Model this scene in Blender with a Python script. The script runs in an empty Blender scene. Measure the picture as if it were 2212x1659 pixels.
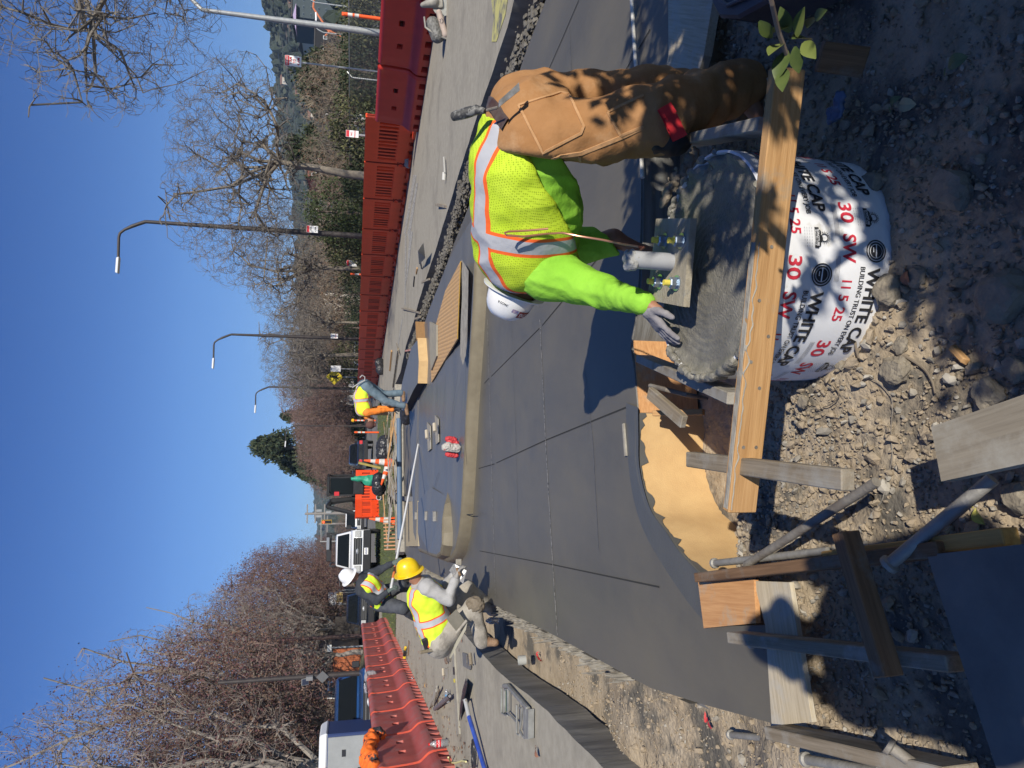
import bpy, bmesh, math, random
import numpy as np
from mathutils import Vector, Matrix, noise, Euler
random.seed(7)
sc = bpy.context.scene
# ---------------------------------------------------------------- camera
FPX, CXU, CYV = 1500.0, 829.5, 1106.0      # focal length and centre, in upright picture units (1659 x 2212)
PITCH, ROLL, CAMH = math.radians(12.64), 0.022, 1.5
F0 = Vector((0, math.cos(PITCH), -math.sin(PITCH)))
R0 = Vector((1, 0, 0)); U0 = Vector((0, math.sin(PITCH), math.cos(PITCH)))
RR = R0*math.cos(ROLL) + U0*math.sin(ROLL)
UU = U0*math.cos(ROLL) - R0*math.sin(ROLL)
CAM = Vector((0, 0, CAMH))
cd = bpy.data.cameras.new('camera'); cam = bpy.data.objects.new('camera', cd)
sc.collection.objects.link(cam); sc.camera = cam
cd.sensor_fit = 'HORIZONTAL'; cd.sensor_width = 36.0; cd.lens = 36.0*FPX/2212.0
cd.clip_start = 0.05; cd.clip_end = 6000
X_, Y_, Z_ = -UU, RR, -F0                   # the phone was held upright, the picture is stored on its side
cam.matrix_world = Matrix(((X_.x, Y_.x, Z_.x, 0), (X_.y, Y_.y, Z_.y, 0), (X_.z, Y_.z, Z_.z, CAMH), (0, 0, 0, 1)))
# ---------------------------------------------------------------- light
SUN_EL = math.radians(34.0)
SUNV = Vector((0.395, -0.918, 0)).normalized()
SUNV = Vector((SUNV.x*math.cos(SUN_EL), SUNV.y*math.cos(SUN_EL), math.sin(SUN_EL)))
w = bpy.data.worlds.new('World'); sc.world = w; w.use_nodes = True
wn = w.node_tree.nodes; wl = w.node_tree.links
for n in list(wn): wn.remove(n)
sky = wn.new('ShaderNodeTexSky'); sky.sky_type = 'NISHITA'; sky.sun_disc = False
sky.sun_elevation = SUN_EL; sky.sun_rotation = math.atan2(SUNV.x, SUNV.y)
sky.altitude = 0; sky.air_density = 1.0; sky.dust_density = 0.25; sky.ozone_density = 3.0
bg = wn.new('ShaderNodeBackground'); bg.inputs['Strength'].default_value = 0.10
wo = wn.new('ShaderNodeOutputWorld')
tcw = wn.new('ShaderNodeTexCoord'); sx = wn.new('ShaderNodeSeparateXYZ'); rp = wn.new('ShaderNodeValToRGB')
wl.new(tcw.outputs['Generated'], sx.inputs[0]); wl.new(sx.outputs['Z'], rp.inputs[0])
el = rp.color_ramp.elements; el[0].position = 0.0; el[0].color = (.40, .64, 1.0, 1); el[1].position = .42; el[1].color = (.25, .46, .85, 1)
for ps, cl in ((.035, (.38, .62, 1.02)), (.104, (.38, .56, .88)), (.218, (.41, .61, .93))):
    e_ = el.new(ps); e_.color = (*cl, 1)
mxw = wn.new('ShaderNodeMix'); mxw.data_type = 'RGBA'; mxw.blend_type = 'MULTIPLY'; mxw.inputs[0].default_value = 1.0
wl.new(sky.outputs[0], mxw.inputs[6]); wl.new(rp.outputs[0], mxw.inputs[7])
wl.new(mxw.outputs[2], bg.inputs[0]); wl.new(bg.outputs[0], wo.inputs[0])
sl = bpy.data.lights.new('sun', 'SUN'); sl.energy = 4.6; sl.angle = math.radians(0.53); sl.color = (1.0, 0.93, 0.81)
so = bpy.data.objects.new('sun', sl); sc.collection.objects.link(so)
so.rotation_euler = SUNV.to_track_quat('Z', 'Y').to_euler(); so.location = (5, -8, 12)
sc.view_settings.view_transform = 'Standard'; sc.view_settings.look = 'None'
sc.view_settings.exposure = 0.25; sc.view_settings.gamma = 1.0; sc.view_settings.use_curve_mapping = False
# ---------------------------------------------------------------- picture -> world
def ray(x, y):
    u, v = 1659.0 - y, x
    return F0 + RR*((u-CXU)/FPX) - UU*((v-CYV)/FPX)
def G(x, y, z=0.0):
    d = ray(x, y); t = (z-CAMH)/d.z
    return CAM + d*t
def AT(x, y, Y):
    d = ray(x, y); return CAM + d*(Y/d.y)
# ---------------------------------------------------------------- objects
C = sc.collection
def tag(o, label=None, cat=None, group=None, kind=None):
    if label: o['label'] = label
    if cat: o['category'] = cat
    if group: o['group'] = group
    if kind: o['kind'] = kind
    return o
def thing(name, label, cat, loc=(0, 0, 0), rz=0.0, group=None):
    o = bpy.data.objects.new(name, None); C.objects.link(o); o.empty_display_size = 0.1
    o.location = loc; o.rotation_euler = (0, 0, rz)
    return tag(o, label, cat, group)
def dup(root, loc=None, rz=None, label=None, group=None, scale=None):
    def cp(o, par):
        c = o.copy(); C.objects.link(c)
        if par: c.parent = par
        for ch in list(KIDS.get(o.name, [])):
            d = cp(ch, c); KIDS.setdefault(c.name, []).append(d)
        return c
    r = cp(root, None)
    if loc is not None: r.location = loc
    if rz is not None: r.rotation_euler = (0, 0, rz)
    if scale is not None: r.scale = scale if hasattr(scale, '__len__') else (scale,)*3
    if label: r['label'] = label
    if group: r['group'] = group
    return r
KIDS = {}
def link(name, me, mats, parent=None, loc=None):
    o = bpy.data.objects.new(name, me); C.objects.link(o)
    for m in (mats if isinstance(mats, (list, tuple)) else [mats]): me.materials.append(m)
    if parent:
        o.parent = parent; KIDS.setdefault(parent.name, []).append(o)
    if loc is not None: o.location = loc
    return o
class MB:
    def __init__(s): s.v = []; s.f = []; s.m = []
    def add(s, vs, fs, m=0):
        b = len(s.v); s.v += [tuple(p) for p in vs]
        for f in fs: s.f.append(tuple(b+i for i in f)); s.m.append(m)
    def poly(s, pts, m=0): s.add(pts, [tuple(range(len(pts)))], m)
    def box(s, c, sz, rot=None, m=0, taper=None):
        x, y, z = sz[0]/2, sz[1]/2, sz[2]/2; t = taper or (1, 1)
        P = [(-x, -y, -z), (x, -y, -z), (x, y, -z), (-x, y, -z), (-x*t[0], -y*t[1], z), (x*t[0], -y*t[1], z), (x*t[0], y*t[1], z), (-x*t[0], y*t[1], z)]
        R = rot if isinstance(rot, Matrix) else (Euler(rot).to_matrix() if rot else None)
        P = [Vector(p) for p in P]
        if R: P = [R @ p for p in P]
        c = Vector(c)
        s.add([p+c for p in P], [(0, 3, 2, 1), (4, 5, 6, 7), (0, 1, 5, 4), (1, 2, 6, 5), (2, 3, 7, 6), (3, 0, 4, 7)], m)
    def tube(s, pts, r, n=8, m=0, caps=True):
        pts = [Vector(p) for p in pts]; k = len(pts)
        rs = r if hasattr(r, '__len__') else [r]*k
        up = Vector((0, 0, 1)); vs = []; nrm = None
        for i in range(k):
            d = (pts[min(i+1, k-1)]-pts[max(i-1, 0)])
            if d.length < 1e-9: d = Vector((0, 0, 1))
            d.normalize()
            if nrm is None:
                a = up if abs(d.z) < 0.9 else Vector((1, 0, 0)); nrm = d.cross(a).normalized()
            else:
                nrm = (nrm - d*nrm.dot(d))
                nrm = nrm.normalized() if nrm.length > 1e-6 else d.orthogonal().normalized()
            b = d.cross(nrm)
            for j in range(n):
                a = 2*math.pi*j/n; vs.append(pts[i] + (nrm*math.cos(a) + b*math.sin(a))*rs[i])
        fs = [(i*n+j, i*n+(j+1) % n, (i+1)*n+(j+1) % n, (i+1)*n+j) for i in range(k-1) for j in range(n)]
        if caps: fs += [tuple(range(n-1, -1, -1)), tuple(range((k-1)*n, k*n))]
        s.add(vs, fs, m)
    def lathe(s, prof, n=20, mat=None, m=0, arc=None):
        M_ = mat or Matrix.Identity(4); vs = []
        for (r, z) in prof:
            for j in range(n):
                a = 2*math.pi*j/n; vs.append(M_ @ Vector((r*math.cos(a), r*math.sin(a), z)))
        k = len(prof)
        fs = [(i*n+j, i*n+(j+1) % n, (i+1)*n+(j+1) % n, (i+1)*n+j) for i in range(k-1) for j in range(n)]
        s.add(vs, fs, m)
    def prism(s, poly, z0, z1, m=0, ms=None):
        n = len(poly); vs = [(p[0], p[1], z0) for p in poly] + [(p[0], p[1], z1) for p in poly]
        ms = m if ms is None else ms
        s.add(vs, [tuple(range(n, 2*n))], m)
        s.add(vs, [tuple(range(n-1, -1, -1))]+[(i, (i+1) % n, n+(i+1) % n, n+i) for i in range(n)], ms)
    def grid(s, fn, nu, nv, m=0, close=False):
        vs = [fn(i/nu, j/nv) for j in range(nv+1) for i in range(nu+1)]
        s.add(vs, [(j*(nu+1)+i, j*(nu+1)+i+1, (j+1)*(nu+1)+i+1, (j+1)*(nu+1)+i) for j in range(nv) for i in range(nu)], m)
    def build(s, name, mats, parent=None, origin=None, smooth=False, bevel=0.0, world=True, fixn=True):
        me = bpy.data.meshes.new(name)
        off = Vector((0, 0, 0))
        if parent is not None and world:
            q = parent
            while q is not None: off = off + q.location; q = q.parent
        if origin is not None: off = off + (Vector(origin) if parent is None else Vector(origin)-off)
        me.from_pydata([(Vector(p)-off)[:] for p in s.v], [], s.f)
        for i, p in enumerate(me.polygons): p.material_index = s.m[i]
        if fixn or bevel:
            bm = bmesh.new(); bm.from_mesh(me)
            if fixn: bmesh.ops.recalc_face_normals(bm, faces=bm.faces)
            if bevel:
                bmesh.ops.remove_doubles(bm, verts=bm.verts, dist=1e-5)
                es = [e for e in bm.edges if len(e.link_faces) == 2 and e.calc_face_angle(0) > 0.6]
                bmesh.ops.bevel(bm, geom=es, offset=bevel, segments=1, affect='EDGES', clamp_overlap=True)
            bm.to_mesh(me); bm.free()
        if smooth:
            me.polygons.foreach_set('use_smooth', [True]*len(me.polygons))
            try: me.set_sharp_from_angle(angle=math.radians(42))
            except Exception: pass
        o = link(name, me, mats, parent)
        if parent is None: o.location = off
        elif origin is not None:
            q = parent; po = Vector((0, 0, 0))
            while q is not None: po = po + q.location; q = q.parent
            o.location = Vector(origin)-po
        return o
def smooth_mesh(me, ang=42):
    me.polygons.foreach_set('use_smooth', [True]*len(me.polygons))
# ---------------------------------------------------------------- materials
MC = {}
def M(name, col, rough=.65, metal=0, col2=None, vs=6.0, bump=.0, bs=60.0, spec=.4, stretch=None, lo=.35, hi=.65, bdist=.01, coat=0, alpha=None, detail=6, rvar=0, col3=None, s3=1.5, lo3=.5, hi3=.62, trans=0, emis=None):
    if name in MC: return MC[name]
    m = bpy.data.materials.new(name); m.use_nodes = True; MC[name] = m
    nt = m.node_tree; N = nt.nodes; L = nt.links
    b = N['Principled BSDF']
    c4 = (*col, 1)
    b.inputs['Base Color'].default_value = c4; b.inputs['Roughness'].default_value = rough
    b.inputs['Metallic'].default_value = metal; b.inputs['Specular IOR Level'].default_value = spec
    if coat: b.inputs['Coat Weight'].default_value = coat; b.inputs['Coat Roughness'].default_value = .05
    if trans: b.inputs['Transmission Weight'].default_value = trans
    if emis: b.inputs['Emission Color'].default_value = (*emis[:3], 1); b.inputs['Emission Strength'].default_value = emis[3]
    tc = N.new('ShaderNodeTexCoord'); src = tc.outputs['Object']
    if stretch:
        mp = N.new('ShaderNodeMapping'); mp.inputs['Scale'].default_value = stretch
        L.new(src, mp.inputs['Vector']); src = mp.outputs[0]
    out = None
    if col2 is not None:
        nz = N.new('ShaderNodeTexNoise'); nz.inputs['Scale'].default_value = vs; nz.inputs['Detail'].default_value = detail
        nz.inputs['Roughness'].default_value = .6
        L.new(src, nz.inputs['Vector'])
        cr = N.new('ShaderNodeValToRGB'); cr.color_ramp.elements[0].position = lo; cr.color_ramp.elements[1].position = hi
        cr.color_ramp.elements[0].color = c4; cr.color_ramp.elements[1].color = (*col2, 1)
        L.new(nz.outputs['Fac'], cr.inputs[0]); out = cr.outputs[0]
        if rvar:
            mr = N.new('ShaderNodeMapRange'); mr.inputs[3].default_value = rough-rvar; mr.inputs[4].default_value = rough+rvar
            L.new(nz.outputs['Fac'], mr.inputs[0]); L.new(mr.outputs[0], b.inputs['Roughness'])
    if col3 is not None:
        nz = N.new('ShaderNodeTexNoise'); nz.inputs['Scale'].default_value = s3; nz.inputs['Detail'].default_value = 8; nz.inputs['Roughness'].default_value = .65
        L.new(tc.outputs['Object'], nz.inputs['Vector'])
        cr = N.new('ShaderNodeValToRGB'); cr.color_ramp.elements[0].position = lo3; cr.color_ramp.elements[1].position = hi3
        L.new(nz.outputs['Fac'], cr.inputs[0])
        mx = N.new('ShaderNodeMix'); mx.data_type = 'RGBA'
        L.new(cr.outputs[0], mx.inputs[0])
        if out: L.new(out, mx.inputs[6])
        else: mx.inputs[6].default_value = c4
        mx.inputs[7].default_value = (*col3, 1); out = mx.outputs[2]
    if out: L.new(out, b.inputs['Base Color'])
    if bump:
        nz = N.new('ShaderNodeTexNoise'); nz.inputs['Scale'].default_value = bs; nz.inputs['Detail'].default_value = 5
        L.new(src, nz.inputs['Vector'])
        bp = N.new('ShaderNodeBump'); bp.inputs['Strength'].default_value = bump; bp.inputs['Distance'].default_value = bdist
        L.new(nz.outputs['Fac'], bp.inputs['Height']); L.new(bp.outputs[0], b.inputs['Normal'])
    return m
def wood(name, c1, c2, dirt=None, amt=.55, rough=.75):
    """lumber with grain along local x"""
    if name in MC: return MC[name]
    m = M(name, c1, rough, col2=c2, vs=3.0, stretch=(1.2, 26, 26), bump=.35, bs=9, bdist=.004, detail=5, spec=.25)
    nt = m.node_tree; N = nt.nodes; L = nt.links; b = N['Principled BSDF']
    base = b.inputs['Base Color'].links[0].from_socket
    tc = N.new('ShaderNodeTexCoord')
    if dirt:
        nz = N.new('ShaderNodeTexNoise'); nz.inputs['Scale'].default_value = 5; nz.inputs['Detail'].default_value = 9; nz.inputs['Roughness'].default_value = .7
        L.new(tc.outputs['Object'], nz.inputs['Vector'])
        cr = N.new('ShaderNodeValToRGB'); cr.color_ramp.elements[0].position = amt-.08; cr.color_ramp.elements[1].position = amt+.08
        L.new(nz.outputs['Fac'], cr.inputs[0])
        mx = N.new('ShaderNodeMix'); mx.data_type = 'RGBA'; L.new(cr.outputs[0], mx.inputs[0]); L.new(base, mx.inputs[6]); mx.inputs[7].default_value = (*dirt, 1)
        L.new(mx.outputs[2], b.inputs['Base Color'])
    return m
def text_geo(s, size=1.0, bold=0.0, align='LEFT', font_sx=1.0):
    cu = bpy.data.curves.new('t', 'FONT'); cu.body = s; cu.size = size; cu.offset = bold*size; cu.align_x = align; cu.resolution_u = 3
    o = bpy.data.objects.new('t', cu); C.objects.link(o)
    dg = bpy.context.evaluated_depsgraph_get(); me = bpy.data.meshes.new_from_object(o.evaluated_get(dg))
    vs = [(v.co.x*font_sx, v.co.y) for v in me.vertices]; fs = [tuple(p.vertices) for p in me.polygons]
    bpy.data.objects.remove(o); bpy.data.curves.remove(cu); bpy.data.meshes.remove(me)
    return vs, fs
def flat_text(mb, s, origin, ex, ey, size, m=0, bold=0.0, align='CENTER', sx=1.0):
    vs, fs = text_geo(s, size, bold, align, sx)
    o = Vector(origin); ex = Vector(ex).normalized(); ey = Vector(ey).normalized()
    mb.add([o+ex*x+ey*y for x, y in vs], fs, m)
def lumber(name, label, cat, p0, p1, wd, th, mat, roll=0.0, parent=None, group=None, bev=.003):
    """board from p0 to p1 (centre line), wd across, th thick; grain along x"""
    p0 = Vector(p0); p1 = Vector(p1); d = p1-p0; L_ = d.length; d.normalize()
    side = Vector((0, 0, 1)).cross(d)
    side = side.normalized() if side.length > .05 else Vector((1, 0, 0))
    up = d.cross(side)
    R = Matrix.Rotation(roll, 3, d); side = R @ side; up = R @ up
    mb = MB(); n = max(2, int(L_/.25)); rnd = random.Random(int(abs(p0.x*917+p1.y*331)*10))
    mb.box((0, 0, 0), (L_, wd, th))
    o = mb.build(name, mat, parent, bevel=bev, world=False)
    mw = Matrix(((d.x, side.x, up.x, 0), (d.y, side.y, up.y, 0), (d.z, side.z, up.z, 0), (0, 0, 0, 1)))
    mw.translation = (p0+p1)/2
    if parent is not None: mw.translation = mw.translation - parent.location
    o.matrix_world = mw if parent is None else o.matrix_world
    if parent is not None: o.matrix_local = mw
    if label: tag(o, label, cat, group)
    return o
# ---------------------------------------------------------------- rounded bodies: blended shapes -> one continuous surface
def field(prims, h, k=.03, pad=.05, cuts=()):
    lo = np.full(3, 1e9); hi = np.full(3, -1e9); PR = []
    for p in prims:
        if p[0] == 'c':
            a = np.array(p[1], float); b = np.array(p[2], float); r = max(p[3], p[4])
            l = np.minimum(a, b)-r; u = np.maximum(a, b)+r
        else:
            a = np.array(p[1], float); r = max(p[2]); l = a-r; u = a+r
        lo = np.minimum(lo, l); hi = np.maximum(hi, u); PR.append((p, l, u))
    lo -= pad; hi += pad
    n = np.ceil((hi-lo)/h).astype(int)+1
    D = np.full(n, .15, np.float32)
    ax = [lo[i]+h*np.arange(n[i]) for i in range(3)]
    for p, l, u in PR:
        kk = p[5] if (p[0] == 'c' and len(p) > 5) else (p[4] if (p[0] == 'e' and len(p) > 4) else k)
        m = kk+.06
        i0 = np.maximum(((l-m-lo)/h).astype(int), 0); i1 = np.minimum(((u+m-lo)/h).astype(int)+2, n)
        s = tuple(slice(i0[i], i1[i]) for i in range(3))
        X = ax[0][s[0]][:, None, None]; Y = ax[1][s[1]][None, :, None]; Z = ax[2][s[2]][None, None, :]
        if p[0] == 'c':
            a = np.array(p[1], float); b = np.array(p[2], float); ba = b-a; L2 = max(ba@ba, 1e-9)
            t = ((X-a[0])*ba[0]+(Y-a[1])*ba[1]+(Z-a[2])*ba[2])/L2; t = np.clip(t, 0, 1)
            d = np.sqrt((X-a[0]-t*ba[0])**2+(Y-a[1]-t*ba[1])**2+(Z-a[2]-t*ba[2])**2)-(p[3]+(p[4]-p[3])*t)
        else:
            c = np.array(p[1], float); r = np.array(p[2], float); Rm = p[3] if len(p) > 3 and p[3] is not None else None
            dx, dy, dz = X-c[0], Y-c[1], Z-c[2]
            if Rm is not None:
                Q = np.array(Rm.transposed() if hasattr(Rm, 'transposed') else Rm)
                dx, dy, dz = (Q[0][0]*dx+Q[0][1]*dy+Q[0][2]*dz, Q[1][0]*dx+Q[1][1]*dy+Q[1][2]*dz, Q[2][0]*dx+Q[2][1]*dy+Q[2][2]*dz)
            k0 = np.sqrt((dx/r[0])**2+(dy/r[1])**2+(dz/r[2])**2); k1 = np.sqrt((dx/r[0]**2)**2+(dy/r[1]**2)**2+(dz/r[2]**2)**2)
            d = k0*(k0-1)/np.maximum(k1, 1e-6)
        o = D[s]; hh = np.clip(.5+.5*(o-d)/kk, 0, 1)
        D[s] = o*(1-hh)+d*hh-kk*hh*(1-hh)
    for c_, n_ in cuts:
        c_ = np.array(c_, float); n_ = np.array(n_, float); n_ = n_/np.linalg.norm(n_)
        d = (ax[0][:, None, None]-c_[0])*n_[0]+(ax[1][None, :, None]-c_[1])*n_[1]+(ax[2][None, None, :]-c_[2])*n_[2]
        D = np.maximum(D, d.astype(np.float32))
    return D, lo
def nets(D, lo, h):
    S = D < 0; nx, ny, nz = D.shape
    c = [S[i:nx-1+i, j:ny-1+j, k:nz-1+k] for i in (0, 1) for j in (0, 1) for k in (0, 1)]
    cnt = sum(x.astype(np.int8) for x in c); act = (cnt > 0) & (cnt < 8)
    idx = np.full(act.shape, -1, np.int64); I = np.argwhere(act); idx[act] = np.arange(len(I))
    acc = np.zeros((len(I), 3)); num = np.zeros(len(I))
    cor = [(i, j, k) for i in (0, 1) for j in (0, 1) for k in (0, 1)]
    val = {q: D[I[:, 0]+q[0], I[:, 1]+q[1], I[:, 2]+q[2]].astype(float) for q in cor}
    for a in cor:
        for ax_ in range(3):
            if a[ax_] == 0:
                b = list(a); b[ax_] = 1; b = tuple(b); va, vb = val[a], val[b]
                m = (va < 0) != (vb < 0); t = np.where(m, va/np.where(m, va-vb, 1), 0)
                for q in range(3):
                    acc[:, q] += np.where(m, (a[q] + (t if q == ax_ else 0)), 0)
                num += m
    V = (acc/num[:, None]+I)*h+lo
    F = []
    for ax_ in range(3):
        sl0 = [slice(None)]*3; sl1 = [slice(None)]*3; sl0[ax_] = slice(0, -1); sl1[ax_] = slice(1, None)
        A, B = S[tuple(sl0)], S[tuple(sl1)]; E = np.argwhere(A != B)
        b_, c_ = [(1, 2), (2, 0), (0, 1)][ax_]
        ok = (E[:, b_] > 0) & (E[:, c_] > 0) & (E[:, b_] < D.shape[b_]-1) & (E[:, c_] < D.shape[c_]-1); E = E[ok]
        def cell(db, dc):
            q = E.copy(); q[:, b_] -= db; q[:, c_] -= dc; return idx[q[:, 0], q[:, 1], q[:, 2]]
        q = np.stack([cell(1, 1), cell(0, 1), cell(0, 0), cell(1, 0)], 1)
        fl = A[E[:, 0], E[:, 1], E[:, 2]]
        q = np.where(fl[:, None], q, q[:, ::-1]); F.append(q)
    F = np.concatenate(F); F = F[(F >= 0).all(1)]
    return V, F
def blob(name, prims, mat, parent=None, h=.01, k=.03, cuts=(), amp=0.0, freq=6.0, stretch=(1, 1, 1), seed=0, relax=1, attr=None, post=None):
    """blended shapes in world coordinates -> one smooth mesh"""
    D, lo = field(prims, h, k, cuts=cuts); V, Fc = nets(D, lo, h)
    me = bpy.data.meshes.new(name)
    off = np.zeros(3)
    if parent is not None:
        q = parent
        while q is not None: off += np.array(q.location); q = q.parent
    me.vertices.add(len(V)); me.loops.add(len(Fc)*4); me.polygons.add(len(Fc))
    me.vertices.foreach_set('co', V.ravel()); me.loops.foreach_set('vertex_index', Fc.ravel().astype(np.int32))
    me.polygons.foreach_set('loop_start', np.arange(0, len(Fc)*4, 4, dtype=np.int32)); me.polygons.foreach_set('loop_total', np.full(len(Fc), 4, np.int32))
    me.update(calc_edges=True); me.validate()
    bm = bmesh.new(); bm.from_mesh(me)
    for _ in range(relax): bmesh.ops.smooth_vert(bm, verts=bm.verts, factor=.5, use_axis_x=True, use_axis_y=True, use_axis_z=True)
    bm.normal_update()
    if amp or post:
        sv = Vector((seed*3.1, seed*1.7, seed*.9)); st = Vector(stretch)
        mv = []
        for v_ in bm.verts:
            p = v_.co; d = 0.0
            if amp:
                q = Vector((p.x*st.x, p.y*st.y, p.z*st.z))*freq+sv
                n1 = noise.noise(q); q2 = q*2.3
                d = amp*((1-abs(n1)*2.2)*.8 + noise.noise(q2)*.45)
            if post: d += post(p, v_.normal)
            mv.append(v_.normal*d)
        for v_, d in zip(bm.verts, mv): v_.co += d
    bm.to_mesh(me); bm.free()
    if attr:
        co = np.empty(len(me.vertices)*3); me.vertices.foreach_get('co', co); co = co.reshape(-1, 3)
        for an, fn in attr.items():
            a = me.attributes.new(an, 'FLOAT', 'POINT'); a.data.foreach_set('value', np.asarray(fn(co), np.float32))
    co = np.empty(len(me.vertices)*3); me.vertices.foreach_get('co', co); co = co.reshape(-1, 3)-off; me.vertices.foreach_set('co', co.ravel()); me.update()
    me.polygons.foreach_set('use_smooth', [True]*len(me.polygons))
    return link(name, me, mat, parent)
# street direction (both barrier rows run along it)
SD = ray(762, 1659-485); SD.z = 0; SD.normalize(); SN = Vector((SD.y, -SD.x, 0))    # SN points to the right side of the street
SA = math.atan2(SD.y, SD.x)

def spline(P, step):
    out = []; n = len(P)
    for i in range(n-1):
        a = P[max(i-1, 0)]; b = P[i]; c = P[i+1]; d = P[min(i+2, n-1)]; k_ = max(2, int((c-b).length/step))
        for q in range(k_):
            t_ = q/k_; out.append(.5*((2*b)+(-a+c)*t_+(2*a-5*b+4*c-d)*t_*t_+(-a+3*b-3*c+d)*t_**3))
    out.append(P[-1]); return out
CURVE = spline([Vector((p.x, p.y, 0)) for p in (G(x, y, 0) for x, y in [(1378, 893), (1379, 940), (1380, 1000), (1391, 1058), (1409, 1108), (1439, 1149), (1470, 1195), (1522, 1251)])], .02)
# ================================================================ SETTING
def ss(a, b, x):
    t = max(0.0, min(1.0, (x-a)/(b-a))); return t*t*(3-2*t)
def fbm(x, y, s=1.0, o=4, seed=0):
    v = 0; a = .5; f = s
    for i in range(o):
        v += a*noise.noise(Vector((x*f+seed, y*f-seed, seed*.37+i*7.1))); a *= .5; f *= 2.1
    return v
def xs_left(Y):   # left edge of the near slab as a function of distance
    P = [(2.2, -1.25), (3.64, -1.61), (7.02, -2.32), (9.5, -2.9), (13.5, -3.78), (26, -6.3)]
    for (a, b), (c, d) in zip(P, P[1:]):
        if Y <= c: return b+(d-b)*(Y-a)/(c-a)
    return P[-1][1]
def zg(X, Y):
    z = -.09
    z += -.30*ss(2.55, 3.2, Y)*ss(-1.2, -.75, X)*(1-ss(.3, .9, X))
    z += -.10*ss(2.9, 3.3, Y)*ss(.3, .9, X)
    z += -.12*ss(2.35, 2.8, Y)*(1-ss(-1.5, -1.05, X))
    z += -.13*ss(4.0, 5.0, Y)
    r = math.hypot(X-.41, Y-2.18)
    z += -.03*ss(.3, 1.0, X)
    z += .05*math.exp(-((r-.42)/.12)**2)*(1 if Y < 2.25 else .4)*max(0, min(1, 1.2-X*1.0))
    z += .05*fbm(X, Y, 1.3, 4, 3) + .022*fbm(X, Y, 6, 4, 9)
    return z
dirt = M('dry_soil', (.33, .265, .185), .95, col2=(.44, .365, .265), vs=7, bump=1.0, bs=42, bdist=.012, spec=.15, detail=9, col3=(.14, .128, .108), s3=2.2, lo3=.50, hi3=.60)
far_soil = M('open_soil', (.10, .095, .07), .95, col2=(.15, .14, .10), vs=.3, bump=.3, bs=3, spec=.1)
asph = M('road_asphalt', (.30, .275, .22), .9, col2=(.37, .34, .275), vs=9, bump=.6, bs=160, bdist=.004, spec=.25, detail=10, col3=(.24, .22, .18), s3=.9, lo3=.50, hi3=.70)
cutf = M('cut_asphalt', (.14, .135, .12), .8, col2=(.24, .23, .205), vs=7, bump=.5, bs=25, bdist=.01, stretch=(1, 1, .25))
conc = M('fresh_concrete', (.094, .088, .073), .48, col2=(.142, .130, .104), vs=1.5, bump=.12, bs=24, lo=.32, hi=.68, spec=.5, detail=8, stretch=(1, .35, 1), rvar=.16, col3=(.150, .134, .098), s3=1.1, lo3=.46, hi3=.78)
conc2 = M('trowelled_concrete', (.115, .114, .108), .42, col2=(.15, .148, .14), vs=1.6, bump=.06, bs=20, spec=.5, detail=8, stretch=(.4, 1.6, 1), rvar=.12)
kerbm = M('fresh_kerb_concrete', (.155, .130, .085), .55, col2=(.19, .162, .108), vs=6, bump=.15, bs=50, bdist=.005)
drycon = M('pale_dry_concrete', (.36, .335, .28), .9, col2=(.24, .22, .185), vs=11, bump=.5, bs=80, bdist=.004, detail=9)
linem = M('dark_groove', (.03, .03, .028), .9)
linew = M('wet_shiny_groove', (.50, .47, .40), .4, col2=(.10, .095, .085), vs=60, lo=.46, hi=.56, bump=.8, bs=160)  # glints along the joints put into the colour as pale specks
def structure(o): return tag(o, kind='structure')
# far ground, one sheet to the horizon
mb = MB(); mb.add([(-3000, -40, -.47), (3000, -40, -.47), (3000, 4000, -.47), (-3000, 4000, -.47)], [(0, 1, 2, 3)])
structure(mb.build('ground', far_soil))
# dug soil round the pour
def heightfield(name, x0, x1, y0, y1, h, mat, dz=0.0, hole=None):
    nx = int((x1-x0)/h); ny = int((y1-y0)/h); mb = MB()
    def fn(a, b):
        X = x0+(x1-x0)*a; Y = y0+(y1-y0)*b; z = zg(X, Y)+dz
        if h < .03:
            z += .010*abs(fbm(X, Y, 22, 3, 5)) + .008*noise.noise(Vector((X*60, Y*60, 1)))
        if hole: z = hole(X, Y, z)
        return (X, Y, z)
    mb.grid(fn, nx, ny); return structure(mb.build(name, mat, smooth=True, fixn=False))
heightfield('soil', -3.0, 3.2, .45, 4.3, .0165, dirt)
def hol(X, Y, z): return z-.25 if (-2.95 < X < 3.15 and .5 < Y < 4.25) else z
heightfield('trench_soil', -9, 12, -3, 32, .13, dirt, hole=hol)
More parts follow.
